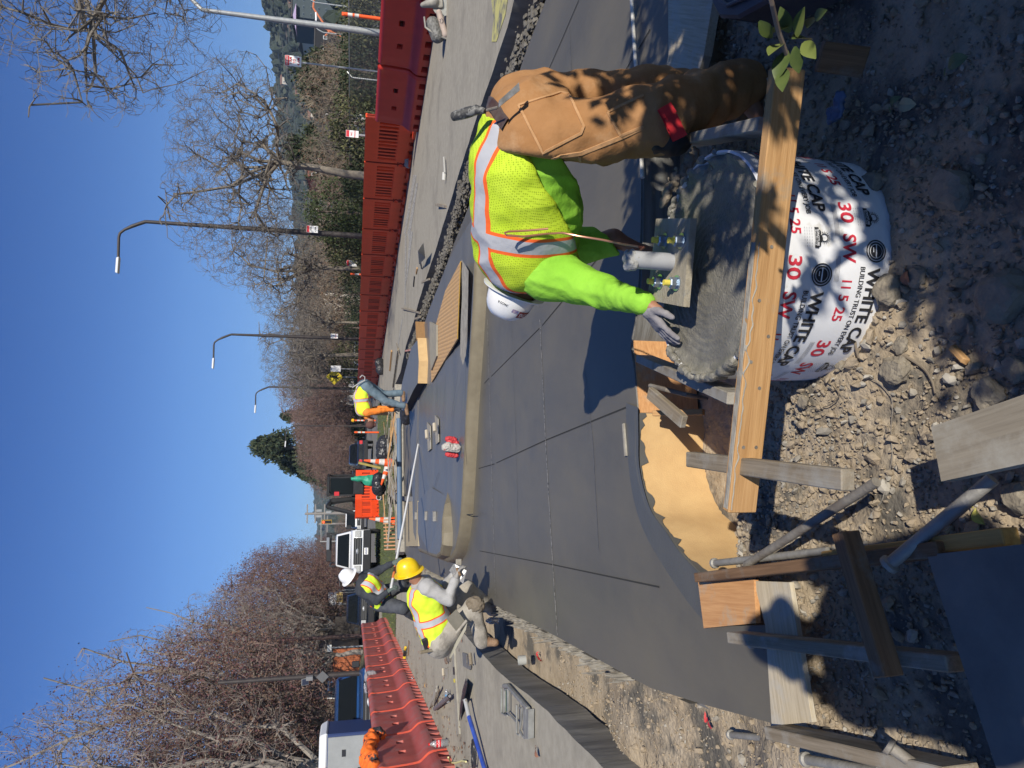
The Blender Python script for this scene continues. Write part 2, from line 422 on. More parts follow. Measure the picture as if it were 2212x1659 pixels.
# roads: asphalt sheets with real cut edges
def rough_edge(pts, amp=.02, step=.06, seed=1):
    out = []; rnd = random.Random(seed)
    for a, b in zip(pts, pts[1:]):
        a = Vector(a); b = Vector(b); n = max(1, int((b-a).length/.03))
        for i in range(n):
            p = a.lerp(b, i/n); d = (b-a).normalized(); q = amp*(noise.noise(Vector((p.x*3, p.y*3, seed)))+.10*noise.noise(Vector((p.x*17, p.y*17, seed))))
            out.append((p.x - d.y*q, p.y + d.x*q))
    out.append((pts[-1][0], pts[-1][1])); return out
def XY(pts, z=0): return [tuple(G(a, b, z)[:2]) for a, b in pts]
def slab(name, pts, z0, z1, mtop, mside=None, ms_=None, parent=None):
    from mathutils.geometry import tessellate_polygon
    P = [Vector((p[0], p[1], 0)) for p in pts]; tri = tessellate_polygon([P])
    mb = MB(); n = len(P)
    mb.add([(p.x, p.y, z1) for p in P], [tuple(t) for t in tri], 0)
    mb.add([(p.x, p.y, z0) for p in P]+[(p.x, p.y, z1) for p in P], [(i, (i+1) % n, n+(i+1) % n, n+i) for i in range(n)], 1)
    o = mb.build(name, [mtop, mside or mtop], parent)
    for p in o.data.polygons:
        if p.material_index == 0 and p.normal.z < 0: p.flip()
    return o
cutL = XY([(1296, 1652), (1252, 1606), (1204, 1560), (1165, 1520), (1126, 1490), (1085, 1459), (1047, 1419), (985, 1350), (930, 1300), (885, 1262), (858, 1215), (846, 1180), (838, 1140)])
cutL = [(-1.9, -.5), (-2.05, 2.4)] + cutL
e = rough_edge(cutL, .018, .07, 3)
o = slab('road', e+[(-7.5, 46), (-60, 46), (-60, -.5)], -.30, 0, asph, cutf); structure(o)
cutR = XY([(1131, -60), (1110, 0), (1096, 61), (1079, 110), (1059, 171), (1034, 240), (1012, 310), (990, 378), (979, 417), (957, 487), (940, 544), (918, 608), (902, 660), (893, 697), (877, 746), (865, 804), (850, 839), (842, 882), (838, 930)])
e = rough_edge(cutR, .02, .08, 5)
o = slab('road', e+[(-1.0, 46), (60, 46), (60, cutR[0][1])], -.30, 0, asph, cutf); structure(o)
# the street runs on behind the work area
mb = MB(); mb.add([(-200, 45.9, -.01), (200, 45.9, -.01), (200, 420, -.01), (-200, 420, -.01)], [(0, 1, 2, 3)])
structure(mb.build('far_road', M('far_asphalt', (.16, .155, .145), .9, col2=(.19, .185, .17), vs=.3)))
# painted and worn marks on the right road
paint = M('worn_white_paint', (.50, .49, .45), .8, col2=(.19, .18, .16), vs=14, lo=.40, hi=.56, detail=9)
ypaint = M('yellow_marking_dust', (.50, .46, .17), .9, col2=(.17, .165, .14), vs=5, lo=.45, hi=.62, detail=9)
mb = MB(); mb.poly([G(x, y, .005) for x, y in [(1060, -12), (1066, 40), (1062, 90), (1072, 90), (1092, 30), (1098, -12)]])
structure(mb.build('yellow_road_dust', ypaint))
mb = MB()
for q in [[(893, 378), (900, 378), (876, 505), (872, 505)], [(899, 395), (903, 395), (884, 520), (880, 505)], [(875, 505), (878, 505), (876, 660), (874, 660)], [(885, 500), (892, 500), (880, 600), (877, 610)], [(868, 690), (870, 690), (858, 760), (857, 760)]]:
    mb.poly([G(x, y, .006) for x, y in q])
structure(mb.build('road_marking', paint))
# fresh pavement slab, level z = 0
nearE = [(1440, -60), (1443, 0), (1446, 150), (1420, 260), (1386, 330), (1385, 400), (1384, 480), (1380, 600), (1372, 690), (1362, 753), (1370, 800), (1378, 893), (1380, 1000), (1392, 1060), (1410, 1110), (1440, 1150), (1470, 1195), (1523, 1252), (1524, 1354), (1655, 1350), (1667, 1562)]
leftE = [(1520, 1522), (1405, 1486), (1350, 1456), (1202, 1375), (1080, 1313), (1040, 1292), (1010, 1274), (931, 1235), (880, 1203), (862, 1172)]
farE = [(860, 1120), (862, 1000), (864, 900), (868, 830), (877, 793), (893, 757), (906, 730), (926, 671), (943, 628), (963, 577), (981, 526), (1016, 437), (1060, 330), (1090, 240), (1118, 166), (1135, 115), (1179, 0), (1205, -60)]
i0 = nearE.index((1378, 893)); i1 = nearE.index((1523, 1252))
P = XY(nearE[:i0])+[(p.x, p.y) for p in CURVE]+XY(nearE[i1+1:])+XY(leftE)+XY(farE)
o = slab('pavement_slab', P, -.30, 0, conc, M('slab_side', (.16, .155, .14), .9, col2=(.25, .24, .22), vs=8, bump=.5, bs=40)); structure(o); slabo = o
# tooled joints
def strip(pts, w, z, mat, name='slab_joint', parent=None):
    mb = MB(); P = [G(a, b, z) for a, b in pts]
    for a, b in zip(P, P[1:]):
        d = (b-a).normalized(); s = Vector((-d.y, d.x, 0))*w/2
        mb.poly([a-s, b-s, b+s, a+s])
    return mb.build(name, mat, parent)
for pts in [[(1036, 1190), (1195, 1220), (1395, 1262), (1424, 1268)], [(1034, 1012), (1068, 1002)], [(1072, 1000), (1178, 951), (1290, 905), (1352, 880)], [(1046, 828), (1056, 817)], [(1061, 813), (1165, 709)], [(1171, 703), (1240, 620), (1310, 535)], [(1250, 0), (1215, 82), (1179, 164), (1140, 260)], [(1404, 63), (1379, 106)], [(1365, 128), (1345, 161), (1330, 200)]]:
    strip(pts, .009, .003, linem, 'joint_groove', slabo)
for pts in [[(1166, 690), (1178, 950), (1194, 1220), (1204, 1372)], [(1053, 690), (1060, 950), (1070, 1290)]]:
    strip(pts, .010, .004, linew, 'joint_groove', slabo)
fl = M('faint_groove', (.17, .16, .145), .5, col2=(.10, .098, .092), vs=30, lo=.45, hi=.6)
for pts in [[(1262, 800), (1280, 950), (1293, 1190)], [(1104, 690), (1114, 950), (1120, 1200)], [(1229, 58), (1235, 168)], [(1125, 108), (1140, 162)]]:
    strip(pts, .006, .004, fl, 'joint_groove', slabo)
# flared margin along the curved form
inner = [(1352, 870), (1353, 940), (1358, 1010), (1370, 1085), (1392, 1150), (1428, 1215), (1478, 1290), (1522, 1345)]
outer = [(1378, 880), (1379, 940), (1380, 1000), (1391, 1058), (1409, 1108), (1439, 1149), (1470, 1195), (1521, 1250)]
def dense(P):
    out = []; n = len(P)
    for i in range(n-1):
        a = Vector(P[max(i-1, 0)]); b = Vector(P[i]); c = Vector(P[i+1]); d = Vector(P[min(i+2, n-1)])
        for q in range(8):
            t_ = q/8; out.append(tuple(.5*((2*b)+(-a+c)*t_+(2*a-5*b+4*c-d)*t_*t_+(-a+3*b-3*c+d)*t_**3)))
    out.append(tuple(P[-1])); return out
inner = dense(inner); outer = dense(outer); mb = MB(); n = len(inner)
mb.add([G(x, y, .004) for x, y in inner]+[G(x, y, .018) for x, y in outer]+[G(x, y, -.02) for x, y in outer], [(i, i+1, n+i+1, n+i) for i in range(n-1)]+[(n+i, n+i+1, 2*n+i+1, 2*n+i) for i in range(n-1)])
structure(mb.build('slab_margin', M('margin_concrete', (.088, .09, .088), .45, col2=(.105, .106, .10), vs=3, bump=.1, bs=60)))
# straight near margin in the worker's shade
# raised platform with kerb
kb = [(1064, 400), (1060, 480), (1053, 573), (1051, 648), (1045, 740), (1039, 824), (1034, 900), (1031, 961), (1027, 1035), (1022, 1111), (1016, 1160), (1008, 1195), (998, 1212), (985, 1218), (965, 1212), (909, 1193)]
kf = [(893, 1150), (890, 1050), (886, 960), (884, 880), (900, 800), (906, 735), (926, 671), (943, 628), (963, 577), (981, 526), (1010, 455)]
PB = XY(kb); PF = [tuple(G(a, b, .15)[:2]) for a, b in kf]
mb = MB(); hz = [0.02, .08]+[.15]*(len(PB)-5)+[.15, .13, .06]
P = [Vector((p[0], p[1], 0)) for p in PB]; nb = len(P)
prof = [(0, -.02), (.010, .05), (.022, .115), (.038, .140), (.065, .15)]
rings = []
for i, p in enumerate(P):
    d = (P[min(i+1, nb-1)]-P[max(i-1, 0)]).normalized(); inn = Vector((d.y, -d.x, 0))
    rings.append([(p.x+inn.x*a*1.3, p.y+inn.y*a*1.3, max(-.02, z*hz[i]/.15)) for a, z in prof])
k = len(prof); vs = [q for r in rings for q in r]
mb.add(vs, [(i*k+j, (i+1)*k+j, (i+1)*k+j+1, i*k+j+1) for i in range(nb-1) for j in range(k-1)], 0)
kerbo = mb.build('kerb', kerbm, smooth=True); structure(kerbo)
strip([(1022, 1111), (1000, 1112)], .012, .08, linem, 'kerb_joint', kerbo)
top = [(r[-1][0], r[-1][1]) for r in rings]+[(p[0], p[1]) for p in PF]
from mathutils.geometry import tessellate_polygon
tri = tessellate_polygon([[Vector((p[0], p[1], 0)) for p in top]])
mb = MB(); zz = [r[-1][2] for r in rings]+[.15]*len(PF); zz[-1] = .03; zz[-2] = .11
mb.add([(p[0], p[1], z) for p, z in zip(top, zz)], [tuple(t) for t in tri], 0)
plat = mb.build('platform', conc2); structure(plat)
for p in plat.data.polygons:
    if p.normal.z < 0: p.flip()
# inner raised tongue with its own rounded kerb face
tb = [(966, 1062), (972, 1085), (975, 1115), (977, 1150), (977, 1180), (972, 1203), (958, 1209), (935, 1203), (909, 1192)]
TB = [G(a, b, .15) for a, b in tb]; nb = len(TB)
prof = [(0, .14), (.012, .20), (.03, .265), (.05, .285), (.08, .29)]; hs = [.05, .6, .9, 1, 1, 1, .8, .5, .2]
mb = MB(); rings = []
for i, p in enumerate(TB):
    d = (TB[min(i+1, nb-1)]-TB[max(i-1, 0)]).normalized(); inn = Vector((d.y, -d.x, 0))
    rings.append([(p.x+inn.x*a, p.y+inn.y*a, .14+(z-.14)*hs[i]) for a, z in prof])
vs = [q for r in rings for q in r]
mb.add(vs, [(i*k+j, (i+1)*k+j, (i+1)*k+j+1, i*k+j+1) for i in range(nb-1) for j in range(k-1)], 0)
bk = [G(905, 1150, .2), G(905, 1085, .2), G(930, 1052, .155)]
top = [Vector(r[-1]) for r in rings]+[Vector((b.x, b.y, z)) for b, z in zip(bk, [.22, .22, .16])]
tri = tessellate_polygon([[Vector((p.x, p.y, 0)) for p in top]])
mb.add(top, [tuple(t) for t in tri], 1)
to = mb.build('raised_tongue', [kerbm, conc2], smooth=False); structure(to)
for p in to.data.polygons:
    if p.material_index == 1 and p.normal.z < 0: p.flip()
for pts in [[(948, 1020), (922, 1090)], [(951, 1162), (910, 1156)], [(1008, 700), (1004, 900), (1003, 1000)], [(990, 800), (975, 900)], [(905, 900), (893, 1010)], [(912, 820), (905, 920)]]:
    strip(pts, .008, .157, linem, 'platform_joint', plat)
# pale scraped strip and tactile paving on the platform
mb = MB(); mb.poly([G(x, y, .156) for x, y in [(997, 560), (1012, 585), (1011, 648), (1009, 740), (1006, 768), (1000, 789), (994, 768), (995, 700), (998, 640)]])
structure(mb.build('pale_scraped_strip', drycon))
tact = M('tactile_paving_paper', (.56, .33, .13), .7, col2=(.46, .30, .16), vs=12, lo=.35, hi=.65)
nt = tact.node_tree; N = nt.nodes; L = nt.links
vo = N.new('ShaderNodeTexVoronoi'); vo.inputs['Scale'].default_value = 17; vo.inputs['Randomness'].default_value = .1
tcn = N.new('ShaderNodeTexCoord'); L.new(tcn.outputs['Object'], vo.inputs['Vector'])
bp = N.new('ShaderNodeBump'); bp.invert = True; bp.inputs['Strength'].default_value = 1; bp.inputs['Distance'].default_value = .02
L.new(vo.outputs['Distance'], bp.inputs['Height']); L.new(bp.outputs[0], N['Principled BSDF'].inputs['Normal'])
TP = [(995, 564), (988, 732), (958, 782), (932, 826), (930, 790), (942, 700), (962, 628)]
pm = slab('tactile_paving', [tuple(G(a, b, .17)[:2]) for a, b in TP], .152, .172, tact)
tag(pm, 'paper-covered yellow tactile paving plate set in the raised platform', 'tactile paving')
mb = MB(); A_, B_ = G(995, 564, .176), G(988, 732, .176); d = (A_-B_).normalized(); s = Vector((-d.y, d.x, 0))*.03
mb.poly([A_-s, B_-s, B_+s, A_+s]); mb.build('yellow_border', M('safety_yellow', (.75, .42, .02), .5), pm)
pm2 = slab('tactile_paving', [tuple(G(a, b, .10)[:2]) for a, b in [(903, 1082), (903, 1180), (877, 1180), (877, 1084)]], .02, .10, M('dusty_tactile', (.42, .33, .20), .8, col2=(.33, .29, .20), vs=20, bump=.8, bs=60))
tag(pm2, 'sand-coloured tactile plate beyond the island beside the scrap timber', 'tactile paving')
# second raised ramp on the far side with hardboard form
s2 = [tuple(G(a, b, .32)[:2]) for a, b in [(902, 733), (905, 780), (903, 826), (893, 843), (872, 888), (862, 880), (868, 830), (878, 790), (888, 752)]]
o = slab('far_ramp_slab', s2, .0, .32, M('ramp_concrete', (.13, .137, .145), .45, col2=(.155, .16, .165), vs=3), M('dark_form_face', (.035, .033, .03), .8)); structure(o)  # near-black side colour stands in for the shadow on the ramp's face
for pts in [[(880, 775), (883, 840)], [(896, 770), (898, 830)]]: strip(pts, .012, .323, linew, 'slab_joint', o)
hard = M('tan_hardboard', (.62, .42, .20), .8, col2=(.55, .36, .17), vs=8, bump=.2, bs=150, detail=9, spec=.2)
mb = MB(); pts = [(902, 730), (905, 780), (903, 828)]; W = [G(a, b, .32) for a, b in pts]
for p in W: p.y -= .02
n = len(W); mb.add([(p.x, p.y-.0, .325) for p in W]+[(p.x, p.y-.01, .14) for p in W]+[(p.x, p.y+.012, .325) for p in W], [(i, i+1, n+i+1, n+i) for i in range(n-1)]+[(i, i+1, 2*n+i+1, 2*n+i) for i in range(n-1)])
tag(mb.build('form_board', hard), 'tan hardboard form bent along the far ramp slab', 'form board')
mb = MB(); mb.box(G(912, 716, .2), (.5, .06, .26), (0, 0, .7)); tag(mb.build('form_block', wood('old_ply', (.33, .19, .08), (.22, .12, .05))), 'short orange timber block closing the end of the far ramp form', 'timber')
# bare levelling board lying on tactile plate
mb = MB(); P = [G(a, b, .19) for a, b in [(929, 695), (944, 702), (944, 769), (932, 800), (929, 760)]]
mb.prism([(p.x, p.y) for p in P], .176, .20)
tag(mb.build('panel_board', M('grey_board', (.34, .30, .22), .8, col2=(.26, .24, .19), vs=9)), 'grey boards lying on the tactile paving plate', 'board')
# grass verge beyond
grass = M('verge_grass', (.06, .09, .025), .95, col2=(.12, .13, .05), vs=3, bump=.8, bs=20)
mb = MB(); rnd = random.Random(4)
for cx, cy, sx, sy, nn in [(-6.5, 36, 5, 12, 2600), (-3.6, 25.5, 1.1, 3.0, 900), (-15.5, 26, 1.4, 16, 3000)]:
    for i in range(nn):
        x = cx+rnd.uniform(-sx, sx); y = cy+rnd.uniform(-sy, sy); hgt = rnd.uniform(.04, .13); a = rnd.uniform(0, 6.28)
        mb.add([(x-.03*math.cos(a), y-.03*math.sin(a), 0), (x+.03*math.cos(a), y+.03*math.sin(a), 0), (x+rnd.uniform(-.04, .04), y+rnd.uniform(-.04, .04), hgt)], [(0, 1, 2)])
    mb.add([(cx-sx, cy-sy, .012), (cx+sx, cy-sy, .012), (cx+sx, cy+sy, .012), (cx-sx, cy+sy, .012)], [(0, 1, 2, 3)])
tag(mb.build('grass', grass, fixn=False), kind='stuff')
# ================================================================ NEAR WORK AREA
lum = wood('new_lumber', (.50, .30, .135), (.38, .21, .085), dirt=(.30, .26, .20), amt=.66)
lumg = wood('grey_lumber', (.27, .225, .165), (.18, .145, .10), dirt=(.30, .285, .25), amt=.56)
lumd = wood('concrete_smeared_lumber', (.30, .27, .22), (.20, .17, .13), dirt=(.34, .325, .29), amt=.48)
lumb = wood('brown_lumber', (.22, .13, .07), (.13, .075, .04), dirt=(.20, .18, .15), amt=.60)
plyo = wood('orange_plywood', (.62, .34, .15), (.48, .24, .10), dirt=(.42, .36, .27), amt=.62)
plyw = wood('whitish_plywood', (.58, .50, .36), (.42, .35, .24), dirt=(.48, .45, .38), amt=.58)
rust = M('dusty_steel', (.17, .145, .12), .7, metal=.3, col2=(.27, .25, .215), vs=14, bump=.4, bs=60)
steelg = M('grey_steel', (.33, .32, .29), .6, metal=.3, col2=(.24, .23, .21), vs=10, bump=.3, bs=60)
# ---- the round column form
TC = Vector((.415, 2.175, 0)); TR = .381; TZ0, TZ1 = -.22, .345
tubew = M('white_form_paper', (.70, .71, .73), .55, col2=(.76, .77, .79), vs=5, bump=.05, bs=30, col3=(.50, .48, .43), s3=4, lo3=.60, hi3=.68)
t = thing('column_form', 'white printed cardboard tube form filled with wet concrete in the foreground', 'column form', (TC.x, TC.y, TZ0))
mb = MB(); n = 96; prof = [(TR, TZ0)]+[(TR+.0015*math.sin(i*1.3), TZ0+(TZ1-TZ0)*i/12) for i in range(1, 13)]+[(TR-.008, TZ1+.002), (TR-.010, TZ1-.03)]
mb.lathe(prof, n, Matrix.Translation((TC.x, TC.y, 0)))
shell = mb.build('tube_wall', tubew, t, smooth=True)
# wet concrete in the tube: trowelled rings, crusty rim
wet = M('wet_column_concrete', (.185, .175, .145), .42, col2=(.245, .232, .195), vs=40, bump=.9, bs=140, bdist=.006, detail=9, stretch=(1, 1, 1), spec=.6, col3=(.15, .142, .12), s3=6, lo3=.45, hi3=.65)
def fn(a, b):
    r = (TR-.006)*math.sqrt(b) if b > 0 else 0; r = (TR-.006)*b; th = a*2*math.pi
    x = TC.x+r*math.cos(th); y = TC.y+r*math.sin(th)
    z = TZ1-.022+.0011*math.sin(r*250+3*noise.noise(Vector((x*4, y*4, 0))))*ss(.03, .1, r)+.0022*noise.noise(Vector((r*60, th*2.5, 1)))+.008*noise.noise(Vector((x*9, y*9, 4)))
    e = ss(.88, 1.0, b); z += e*(.018+.035*noise.noise(Vector((x*16, y*16, 7)))+.03*max(0, noise.noise(Vector((x*40, y*40, 2)))))
    if b >= 1: z -= .02
    return (x, y, z)
mb = MB(); mb.grid(fn, 220, 60); mb.build('concrete_fill', wet, t, smooth=True)
# crusty spill over the rim and down the left and right sides
sp = []; rnd = random.Random(11)
for i in range(120):
    a = rnd.uniform(math.pi*.75, math.pi*1.32) if i < 90 else rnd.uniform(-.2, math.pi*.35)
    r = TR+rnd.uniform(-.008, .004); l_ = abs(rnd.gauss(0, .035))*(1 if i < 90 else .4); s = rnd.uniform(.0035, .0085)
    c0 = (TC.x+r*math.cos(a), TC.y+r*math.sin(a), TZ1+.001); a2 = a+rnd.gauss(0, .02); c1 = (TC.x+(TR+.001)*math.cos(a2), TC.y+(TR+.001)*math.sin(a2), TZ1-l_)
    sp.append(('c', c0, c1, s, s*.6, .016))
blob('spilled_concrete', sp, wet, t, h=.006, k=.010, amp=.004, freq=60, relax=1)
# printed rows: text runs right to left and upside down round the tube
blk = M('black_print', (.025, .025, .028), .6, col2=(.06, .06, .06), vs=60, lo=.6, hi=.75)
redp = M('red_print', (.55, .03, .055), .6, col2=(.62, .10, .12), vs=50, lo=.55, hi=.75)
gryp = M('small_grey_print', (.22, .22, .24), .7)
def wrap(polys, th0, z0, mb, m=0, off=.0025):
    """polys: list of (verts2d, faces); placed with x running clockwise seen from above (right to left), up = down"""
    for vs, fs in polys:
        bm = bmesh.new(); vv = [bm.verts.new((x, y, 0)) for x, y in vs]
        for f in fs:
            try: bm.faces.new([vv[i] for i in f])
            except Exception: pass
        xs = [v.co.x for v in bm.verts]
        if not xs: continue
        x = math.floor(min(xs)/.02)*.02
        while x < max(xs):
            bmesh.ops.bisect_plane(bm, geom=bm.verts[:]+bm.edges[:]+bm.faces[:], plane_co=(x, 0, 0), plane_no=(1, 0, 0), dist=1e-6); x += .02
        bm.verts.index_update(); out = []
        for v in bm.verts:
            th = th0-(v.co.x)/TR; r = TR+off
            out.append((TC.x+r*math.sin(th), TC.y-r*math.cos(th), z0-v.co.y))
        mb.add(out, [tuple(v.index for v in f.verts) for f in bm.faces], m); bm.free()
def T(s, size, x=0, y=0, bold=0, sx=1.0):
    vs, fs = text_geo(s, size, bold, 'LEFT', sx); return ([(a+x, b+y) for a, b in vs], fs)
def width(p): return max(v[0] for v in p[0]) if p[0] else 0
def disc(cx, cy, r0, r1, n=32):
    vs = []; fs = []
    for i in range(n):
        a = 2*math.pi*i/n; vs += [(cx+r0*math.cos(a), cy+r0*math.sin(a)), (cx+r1*math.cos(a), cy+r1*math.sin(a))]
    for i in range(n):
        j = (i+1) % n; fs.append((2*i, 2*i+1, 2*j+1, 2*j))
    return (vs, fs)
def rect(x0, y0, x1, y1): return ([(x0, y0), (x1, y0), (x1, y1), (x0, y1)], [(0, 1, 2, 3)])
def fit(s, size, wd, bold=0, y=0, x=0):
    p = T(s, size, 0, 0, bold); k_ = wd/max(width(p), 1e-6); return ([(a*k_+x, b+y) for a, b in p[0]], p[1])
mbk = MB(); mbr = MB(); mbg = MB()
def block_black(th, z):
    """black unit: badge, name, motto, rain cloud"""
    R_ = .034
    wrap([disc(0, .010, R_-.004, R_), disc(0, .010, R_-.012, R_-.0075), disc(0, .010, .0001, .019, 24)], th, z, mbk, 0)
    wrap([rect(-.021, .008, .021, .012), rect(-.010, -.001, .004, .002)], th, z, mbk, 1, .0035)
    x0 = R_+.018
    wrap([fit('WHITE CAP', .056, .285, .030, y=-.012, x=x0)], th, z, mbk, 0)
    wrap([fit('BUILDING TRUST ON EVERY JOB', .0235, .300, .015, y=-.040, x=x0-.004)], th, z, mbk, 0)
    xc = x0+.285+.075
    wrap([disc(xc+.012, -.006, .0005, .013, 14), disc(xc-.006, -.008, .0005, .010, 14), disc(xc+.028, -.008, .0005, .009, 14), rect(xc-.022, -.020, xc+.040, -.006)], th, z, mbk, 0)
    wrap([disc(xc+.008, .012, .010, .0125, 20)], th, z, mbk, 0)
    for a in range(12):
        an = math.radians(a*20-20); wrap([([(xc+.008+.014*math.cos(an-.1), .012+.014*math.sin(an-.1)), (xc+.008+.014*math.cos(an+.1), .012+.014*math.sin(an+.1)), (xc+.008+.021*math.cos(an), .012+.021*math.sin(an))], [(0, 1, 2)])], th, z, mbk, 0)
    wrap([fit('SONOTUBE', .0105, .050, .02, y=-.013, x=xc-.016)], th, z, mbk, 1, .0035)
    wrap([fit('RainGuard', .008, .046, .01, y=-.020, x=xc-.014)], th, z, mbk, 1, .0035)
    for q in range(26):
        wrap([rect(xc-.02+(q % 7)*.009, -.030-(q//7)*.008, xc-.016+(q % 7)*.009, -.0287-(q//7)*.008)], th, z, mbg, 0)
wp = M('print_knockout', (.72, .73, .75), .55)
def block_red(th, z, first='30'):
    x = 0
    for s, gap in (('30', .035), ('SW', .045), ('11', .018), ('5', .018), ('25', .0)):
        big = s in ('30', 'SW'); sz = .062 if big else .047
        wd = {'30': .072, 'SW': .086, '11': .030, '5': .021, '25': .046}[s]
        wrap([fit(s, sz, wd, .022, y=-.020 if big else -.014, x=x)], th, z, mbr, 0); x += wd+gap
    # small print beside
    for q in range(4): wrap([rect(.01, -.034-q*.0042, .115, -.0328-q*.0042)], th, z, mbg, 0)
    for q in range(4): wrap([rect(.175, -.030-q*.0042, .25, -.0288-q*.0042)], th, z, mbg, 0)
d2 = math.radians
block_red(d2(-3), .262); block_red(d2(62), .262)
block_black(d2(-11), .178); block_black(d2(-11+79.5), .178)
block_red(d2(24), .082); block_red(d2(-42), .082); block_red(d2(90), .082)
block_black(d2(1), .000); block_black(d2(80), .000)
wrap([fit('BUILDING TRUST ON EVERY JOB', .0235, .300, .015)], d2(-30), .318, mbk, 0); wrap([fit('BUILDING TRUST ON EVERY JOB', .0235, .300, .015), fit('WHITE CAP', .05, .28, .03, y=.03)], d2(72), .305, mbk, 0)
mbk.build('black_lettering', [blk, wp], t, fixn=False); mbr.build('red_lettering', redp, t, fixn=False); mbg.build('fine_print', gryp, t, fixn=False)
# ---- braces and boards around it
def bd(lab, a, b, wd, th, mat, cat='board', name='board', **k): return lumber(name, lab, cat, a, b, wd, th, mat, **k)
A0 = G(1597, 1104, .40); A1 = G(1700, 150, .40)
brace = bd('long new two-by-four on edge across the front of the column form', A0, A1, .036, .090, lum, 'timber', 'brace_board')
mb = MB(); LB = (A1-A0).length; rb = random.Random(4)
nq = 90; mb.grid(lambda a, b: (-LB/2+.01+(LB*.62)*a, (b-.5)*.040*(1 if 0 < b < 1 else 1.02), .0462+.0022*noise.noise(Vector((a*30, b*3, 1)))*(0 < b < 1)-(.010+.012*noise.noise(Vector((a*22, 4, 2))) if b in (0, 1) else 0)), nq, 4)
sm_ = mb.build('concrete_smear', drycon, brace, world=False, fixn=False)
for fx, fz in [(.16, .02), (.16, -.02), (.36, .025), (.42, -.02), (.50, .02), (.30, -.01), (.62, .0)]:
    for sgn_ in (1, -1):
        mb = MB(); mb.lathe([(.0055, 0), (.005, .0015), (0, .001)], 8, Matrix.Translation((-LB/2+LB*fx, sgn_*.018, fz)) @ Matrix.Rotation(-sgn_*math.pi/2, 4, 'X')); mb.build('screw_head', rust, brace, world=False)
# greyish smear of concrete on the far upper edge of that board
o = bd('slim wooden stake nailed across the left end of the long brace', G(1492, 992, .405), G(1833, 1037, .405), .050, .036, lumg, 'stake', 'wooden_stake')
bd('concrete-smeared brace running from the plywood form to the column form, left side', G(1392, 775, .02), G(1600, 862, .30), .040, .088, lumd, 'timber', 'brace_board')
bd('shaded brace to the right of the column form, crusted with concrete', G(1400, 322, .10), G(1668, 270, .33), .040, .088, lumd, 'timber', 'brace_board')
bd('short screwed wooden block lying over the orange plywood form', G(1404, 848, .06), G(1478, 912, .02), .062, .03, lumg, 'timber', 'timber_block')
bd('dark brown stake leaning right under the leafy twig', G(1770, 122, .15), G(1868, 135, .02), .085, .03, lumb, 'stake', 'wooden_stake')
# screws in the long brace
def screws(parent_label): pass
# form panels along the curve
def wall(name, lab, top, z0, z1, mat, cat, th=.012, jag=0, parent=None, wet_top=None):
    W = [Vector((p.x, p.y, 0)) for p in (G(x, y, 0) for x, y in top)]
    out = CURVE if name == 'form_board' and 'bent yellow' in lab else spline(W, .02); n = len(out); vs = []
    for i, p in enumerate(out):
        d = (out[min(i+1, n-1)]-out[max(i-1, 0)]).normalized(); s = Vector((d.y, -d.x, 0))
        if s.y > 0: s = -s
        j = jag*(noise.noise(p*30)+.6*noise.noise(p*90)); q = p+s*.010
        vs += [(q.x, q.y, z1+j), (q.x, q.y, z0+jag*2*noise.noise(p*12)), (q.x-s.x*.008, q.y-s.y*.008, z1+j)]
    mb = MB(); mb.add(vs, [(3*i, 3*i+3, 3*i+4, 3*i+1) for i in range(n-1)]+[(3*i, 3*i+2, 3*i+5, 3*i+3) for i in range(n-1)])
    o = mb.build(name, mat, parent, origin=(out[0].x, out[0].y, z0), smooth=True); return tag(o, lab, cat)
wall('form_board', 'bent yellow hardboard form holding the curved slab edge, sunlit', [(1378, 893), (1380, 1000), (1392, 1060), (1410, 1110), (1440, 1150), (1470, 1195), (1521, 1250)], -.42, -.012, hard, 'form board', jag=.006)
Q = CURVE; mb = MB(); vs = []
for i, p in enumerate(Q):
    d = (Q[min(i+1, len(Q)-1)]-Q[max(i-1, 0)]).normalized(); s = Vector((d.y, -d.x, 0)); s = -s if s.y > 0 else s; q = p+s*.0155; dr = max(.004, .014+.05*noise.noise(p*9)+.035*noise.noise(p*34)+.02*noise.noise(p*90))
    vs += [(p.x-s.x*.004, p.y-s.y*.004, .016), (q.x, q.y, .006), (q.x, q.y, -dr)]
mb.add(vs, [(3*i+j, 3*i+3+j, 3*i+4+j, 3*i+1+j) for i in range(len(Q)-1) for j in (0, 1)]); structure(mb.build('slab_margin_drips', MC['margin_concrete']))
wall('plywood_form', 'orange plywood form panel between the column form and the yellow hardboard', [(1364, 735), (1370, 800), (1377, 892)], -.36, -.008, plyo, 'plywood form', th=.03)
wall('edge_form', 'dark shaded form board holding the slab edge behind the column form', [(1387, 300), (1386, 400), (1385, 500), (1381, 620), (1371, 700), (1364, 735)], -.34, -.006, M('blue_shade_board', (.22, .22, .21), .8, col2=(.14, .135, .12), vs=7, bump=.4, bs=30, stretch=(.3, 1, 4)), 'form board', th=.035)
bd('new stub of timber at the joint of the plywood and yellow forms', G(1412, 893, -.02), G(1520, 890, -.2), .03, .04, lum, 'stake', 'wooden_stake')
mb = MB(); mb.tube([G(1404, 833, .05), G(1440, 842, .03), G(1480, 852, -.05), G(1527, 861, -.2)], [.011, .012, .012, .009], 8); tag(mb.build('steel_stake', rust, smooth=True, origin=G(1404, 833, .05)), 'thin dark stick leaning on the orange plywood form', 'stick')
